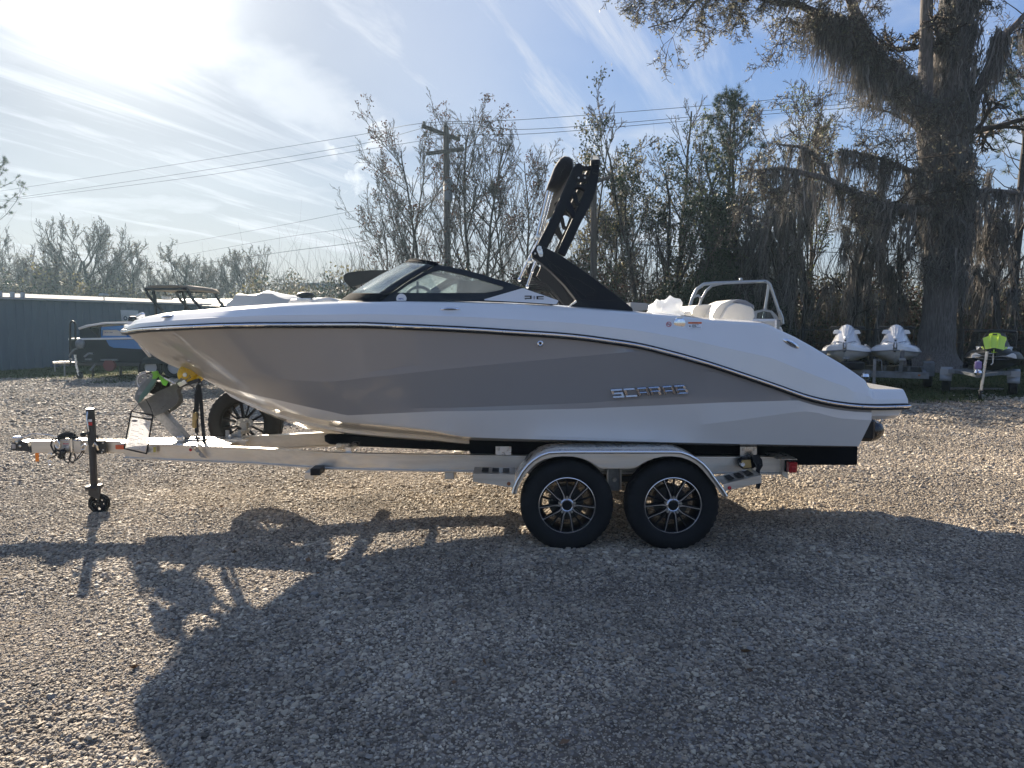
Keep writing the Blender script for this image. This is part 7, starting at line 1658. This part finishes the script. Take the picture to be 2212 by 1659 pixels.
# boat with a black bimini beyond the windshield
pb = W(812, 640, 15.5); B2, T2 = runabout('bimini_boat', 'boat with a black canvas bimini showing just ahead of the windshield', pb.x + .3, 14.6, -.2, 6.0, 1.15, 1.60, .75, mat('navy_hull', (.02, .03, .05), .25, coat=.5), ski_w, 'plain trailer under the black bimini boat')
can = mat('black_canvas')
cap = [(742, 596), (745, 592), (752, 588.5), (775, 585.5), (800, 583.5), (860, 583), (900, 583.5), (905, 590), (903, 603), (860, 606), (790, 611), (760, 620), (752, 616), (745, 609), (742, 603)]
m = MB(); m.uvplate(cap, [], 15.6, 1.9); localbuild(m, B2, 'bimini_top', can, smooth=40, bevel=.03)
for pts in (((752, 614), (775, 632), (802, 652)), ((762, 617), (790, 640), (808, 655)), ((778, 612), (800, 636), (812, 656)), ((895, 604), (870, 640))):
    m = MB(); m.tube([W(u, v, 15.7) for u, v in pts], .02, 6); localbuild(m, B2, 'bimini_leg', black_pl, smooth=40)
m = MB(); m.tube([W(u, v, 15.62) for u, v in ((742, 597), (752, 594), (790, 591), (860, 590))], .012, 5); localbuild(m, B2, 'canvas_piping', black_pl, smooth=40)
# arch boat behind the stern seats
pr = W(1620, 690, 19); B3, T3 = runabout('arch_boat', 'white boat with a silver tube arch and dark windscreen behind the aft seats', pr.x + .1, 17.4, .35, 6.2, 1.15, 1.58, .72, mat('cream_gelcoat', (.55, .54, .50), .3, coat=.4), ski_w, 'plain trailer under the silver arch boat')
arch = mat('silver_arch', (.42, .44, .45), .35, .8)
for pts, r in (([(1488, 670), (1495, 645), (1505, 625), (1520, 614), (1545, 611.5), (1600, 609.5), (1655, 608)], .045), ([(1510, 662), (1516, 645), (1526, 628), (1538, 617), (1560, 612)], .038), ([(1655, 608), (1663, 614), (1672, 640), (1685, 680), (1687, 700)], .042), ([(1661, 612), (1657, 640), (1648, 695)], .040), ([(1496, 643), (1508, 638), (1516, 646)], .03)):
    Q = []
    for i in range(len(pts) - 1):
        for k in range(4): t_ = k / 4; Q.append(W(pts[i][0] + (pts[i + 1][0] - pts[i][0]) * t_, pts[i][1] + (pts[i + 1][1] - pts[i][1]) * t_, 19.2 + .3 * (r < .042)))
    Q.append(W(*pts[-1], 19.3)); m = MB(); m.tube(Q, r, 8); localbuild(m, B3, 'arch_tube', arch, smooth=60)
m = MB(); m.ell(W(1600.5, 604.5, 19.2), (.05, .05, .06), 10, 8); localbuild(m, B3, 'arch_light', arch, smooth=40)
m = MB(); m.uvplate([(1628, 690), (1630, 672), (1650, 668), (1668, 671), (1680, 684), (1688, 704), (1680, 700), (1640, 695)], [[(1634, 688), (1636, 676), (1650, 672), (1664, 675), (1674, 690)]], 19.0, .05); localbuild(m, B3, 'windscreen_frame', mat('dull_alu', (.3, .31, .32), .4, .7), smooth=30)
m = MB(); m.uvplate([(1634, 688), (1636, 676), (1650, 672), (1664, 675), (1674, 690)], [], 19.02, .01); localbuild(m, B3, 'windscreen', glass('dark_glass', (.25, .30, .32), .06))
m = MB(); m.tube([W(u, v, 18.9) for u, v in ((1684, 670), (1690, 685), (1692, 700))], .03, 6); localbuild(m, B3, 'grab_rail', arch, smooth=40)
m = MB(); m.uvplate([(1622, 692), (1640, 692), (1670, 699), (1688, 706), (1692, 716), (1622, 705)], [], 18.6, .3); localbuild(m, B3, 'coaming', ski_w, bevel=.02)
# white canopy edge and plastic sheet
CN = thing('canopy', 'pale canvas boat canopy behind the rear end of the black tower', 'canopy', tuple(W(1400, 664, 18)))
m = MB(); m.uvplate([(1362, 653), (1395, 655), (1409, 658), (1413, 664), (1408, 669), (1372, 673), (1362, 672)], [], 18, 1.4); m.build('canopy_top', mat('pale_canvas', (.34, .35, .36), .8), CN, bevel=.03)
for u in (1386, 1400):
    m = MB(); m.tube([W(u, 668, 18.1), (W(u, 668, 18.1).x, 18.1, 0)], .02, 6); m.build('canopy_post', dirty_g, CN)
PB = thing('plastic_bag', 'crumpled clear plastic bag on the deck in front of the cream seats', 'plastic bag', tuple(W(1438, 676, 5.9)))
rg_ = np.random.default_rng(4); m = MB(); C = W(1438, 682, 5.9); G = []
for i in range(19):
    th = math.pi * i / 18; G.append([])
    for j in range(28):
        q = 2 * math.pi * j / 28; d = Vector((math.cos(q) * math.sin(th), math.sin(q) * math.sin(th) * 1.3, math.cos(th))); r = .14 * (1 + .36 * noise.noise(d * 2.0 + Vector((3, 1, 7))) + .12 * noise.noise(d * 5)); p = C + Vector((d.x * r * 1.05, d.y * r, max(d.z * r * .98, -.06))); G[-1].append(p)
m.grid(G, closed_v=True); bag = mat('clear_film', (.82, .84, .86), .18, transl=.55, coat=.5, spec=.6); m.build('bag', bag, PB, smooth=50)
m = MB(); c = W(1464, 690, 5.9)
# ---- blue deck boat by the building
YD = 21.0; xh = W(148, 730, YD).x; BB = thing('blue_boat', 'black and blue deck boat with windscreen and boarding ladder parked by the metal building', 'boat', (xh + 3, YD, 0))
blk_h = mat('black_hull', (.008, .014, .022), .6, spec=.2); blu = mat('bright_blue_gelcoat', (.015, .15, .38), .3, coat=.5); crm = mat('cream_panel', (.62, .58, .50), .5)
hp = [(148, 733), (480, 728), (480, 770), (330, 790), (175, 790), (158, 775), (152, 752)]
m = MB(); m.uvplate(hp, [], YD, 2.3); m.build('hull', blk_h, BB, smooth=30, bevel=.05)
m = MB(); m.uvplate([(229, 734.5), (480, 730), (480, 757), (300, 754), (245, 751), (236, 747)], [], YD - .02, .03); m.build('blue_panel', blu, BB)
m = MB(); m.uvplate([(147, 731), (480, 725.5), (480, 729.5), (147, 735)], [], YD - .06, 2.42); m.build('deck_edge', mat('pale_deck', (.62, .62, .60), .4), BB, bevel=.01)
m = MB(); m.uvplate([(168, 708), (185, 702), (224, 696), (282, 695), (282, 699), (225, 700), (190, 706), (170, 712)], [], YD + .1, 2.0); m.build('top_rail', mat('pale_deck'), BB, bevel=.01)
m = MB(); m.uvplate([(172, 712), (190, 707), (210, 726), (212, 731), (172, 731)], [], YD + .15, 1.9); m.build('dark_panel', blk_h, BB)
m = MB(); m.uvplate([(186, 706), (224, 700), (300, 699), (300, 706), (213, 708), (212, 727)], [], YD + .6, .04); m.build('inner_panel', crm, BB)
m = MB(); m.uvplate([(213.5, 707), (300, 700), (300, 731), (213.5, 731)], [[(220, 713), (251, 712.5), (264, 717), (275, 726), (219.5, 725)]], YD + .05, .06); m.build('side_panel', blu, BB)
m = MB(); m.uvplate([(219, 712), (251, 711.5), (265, 716.5), (277, 727), (218, 726)], [], YD + .12, .02); m.build('side_window', crm, BB)
m = MB(); print_lines(m, lambda a, b_, d: W(226 + 30 * a, 722 - 5 * b_, YD + .115), 1, 9); m.build('window_lettering', mat('label_grey'), BB)
m = MB(); m.uvplate([(212.5, 705.5), (216, 705), (216, 732), (212.5, 732)], [], YD, .1); m.build('corner_post', blk_h, BB)
for k in range(2):
    pass
m = MB(); m.tube([W(152, 790, YD - .1), W(151.5, 715, YD - .1), W(151.5, 700, YD - .1), W(153.5, 696, YD - .1), W(157, 694.5, YD - .1), W(161, 696, YD - .1), W(163, 700, YD - .1), W(163, 735, YD - .1)], .03, 8); m.build('boarding_ladder', black_pl, BB, smooth=60)
tanc = mat('tan_canvas', (.20, .165, .125), .85, bump=.4, bscale=6, transl=.1)
m = MB(); G = []
for k, dy in enumerate((0, .5, 1.1, 1.7, 2.1)):
    G.append([W(u, v - 1.5 * math.sin(k * .8), YD) + Vector((0, dy, 0)) for u, v in ((308, 624), (318, 618.5), (330, 616.5), (360, 615.5), (392, 616), (404, 618), (412, 626))])
m.grid(G); ct = m.build('canopy_top', tanc, BB, smooth=60); ct.modifiers.new('s', 'SOLIDIFY').thickness = .06
for pts in (((314, 625), (322, 640), (340, 660), (352, 672)), ((404, 624), (414, 643), (432, 666), (440, 676)), ((330, 625), (335, 645), (338, 700)), ((314, 625), (404, 624))):
    for dy in (0, 1.9):
        m = MB(); m.tube([W(u, v, YD) + Vector((0, dy, 0)) for u, v in pts], .045, 8); m.build('tower_tube', black_pl, BB, smooth=50)
m = MB(); m.cbox(W(362, 643, YD + .9), (.3, .2, .12), .03); m.build('spot_light', alu2, BB); m = MB(); m.tube([W(362, 643, YD + .9), W(356, 630, YD + .9)], .02, 6); m.build('light_stem', black_pl, BB)
m = MB(); m.cbox(W(298, 693, YD + .8), (.5, .4, .28), .08); m.build('helm_seat', black_pl, BB, bevel=.03)
BTL = thing('boat_trailer', 'black tandem trailer with a pale tongue under the blue and black boat', 'trailer', (xh + 3, YD - .2, 0))
m = MB(); m.bar(W(116, 785, YD), W(480, 790, YD), .12, .10, .01); m.build('frame_rail', cp, BTL)
m = MB(); m.bar(W(114, 783.5, YD - .3), W(152, 782.5, YD - .1), .12, .06, .006); m.build('tongue', alu2, BTL)
for u in (118, 139):
    m = MB(); m.tube([W(u, 785, YD - .3), W(u + 1, 812 - (u == 118) * 9, YD - .3)], .02, 6); m.build('safety_chain', dirty_g, BTL)
m = MB(); m.tube([W(162, 766, YD - .4), W(165, 790, YD - .4), W(171, 812, YD - .4)], .035, 8); m.build('jack_tube', alu2, BTL, smooth=40)
m = MB(); c = W(173, 819, YD - .4); c.z = .11; m.lathe([(-.03, 0), (-.03, .09), (0, .11), (.03, .09), (.03, 0)], c, 'y', 16); m.build('jack_wheel', rubber, BTL, smooth=40)
for (a, b_) in (((149, 770), (160, 755)), ((160, 755), (168, 752)), ((182, 771), (192, 763)), ((192, 763), (202, 764)), ((184, 776), (199, 776)), ((195, 800), (206, 787)), ((170, 744), (180, 752)), ((150, 775), (158, 780))):
    m = MB(); m.bar(W(*a, YD - .35), W(*b_, YD - .35), .05, .05, .006); m.build('winch_strut', dirty_g, BTL)
m = MB(); m.ell(W(173, 743, YD - .3), (.14, .1, .14), 14, 10); m.build('winch_drum', dirty_g, BTL, smooth=40)
m = MB(); m.cbox(W(237, 777.5, YD - .15), (.5, .1, .05), .01); m.build('light_bar', dirty_g, BTL)
m = MB(); m.lathe([(-.05, 0), (-.05, .17), (.05, .17), (.05, 0)], W(237, 789, YD - .15), 'y', 20); m.build('red_light', mat('dull_red', (.14, .025, .03), .5), BTL, smooth=30)
for u in (328, 378): small_wheel(BTL, (W(u, 800, YD - .1).x, YD - .1, .33), .33, .22, 'y')
m = MB(); m.uvplate([(305, 782), (308, 776), (330, 774), (400, 773), (408, 780), (408, 785), (305, 787)], [], YD - .3, .3); m.build('wheel_fender', blk_h, BTL, bevel=.03)
for u in (200, 260, 300, 420):
    m = MB(); a = W(u, 788, YD + .8); m.tube([(a.x, a.y, a.z), (a.x, a.y, 0)], .04, 8); m.build('stand_leg', cp, BTL)
# hand light on the bow deck
m = MB(); m.cbox(W(303, 681.5, 6.3), (.07, .05, .03), .012, Matrix.Rotation(-.5, 3, 'Y')); m.build('bow_chock', steel, BOAT)
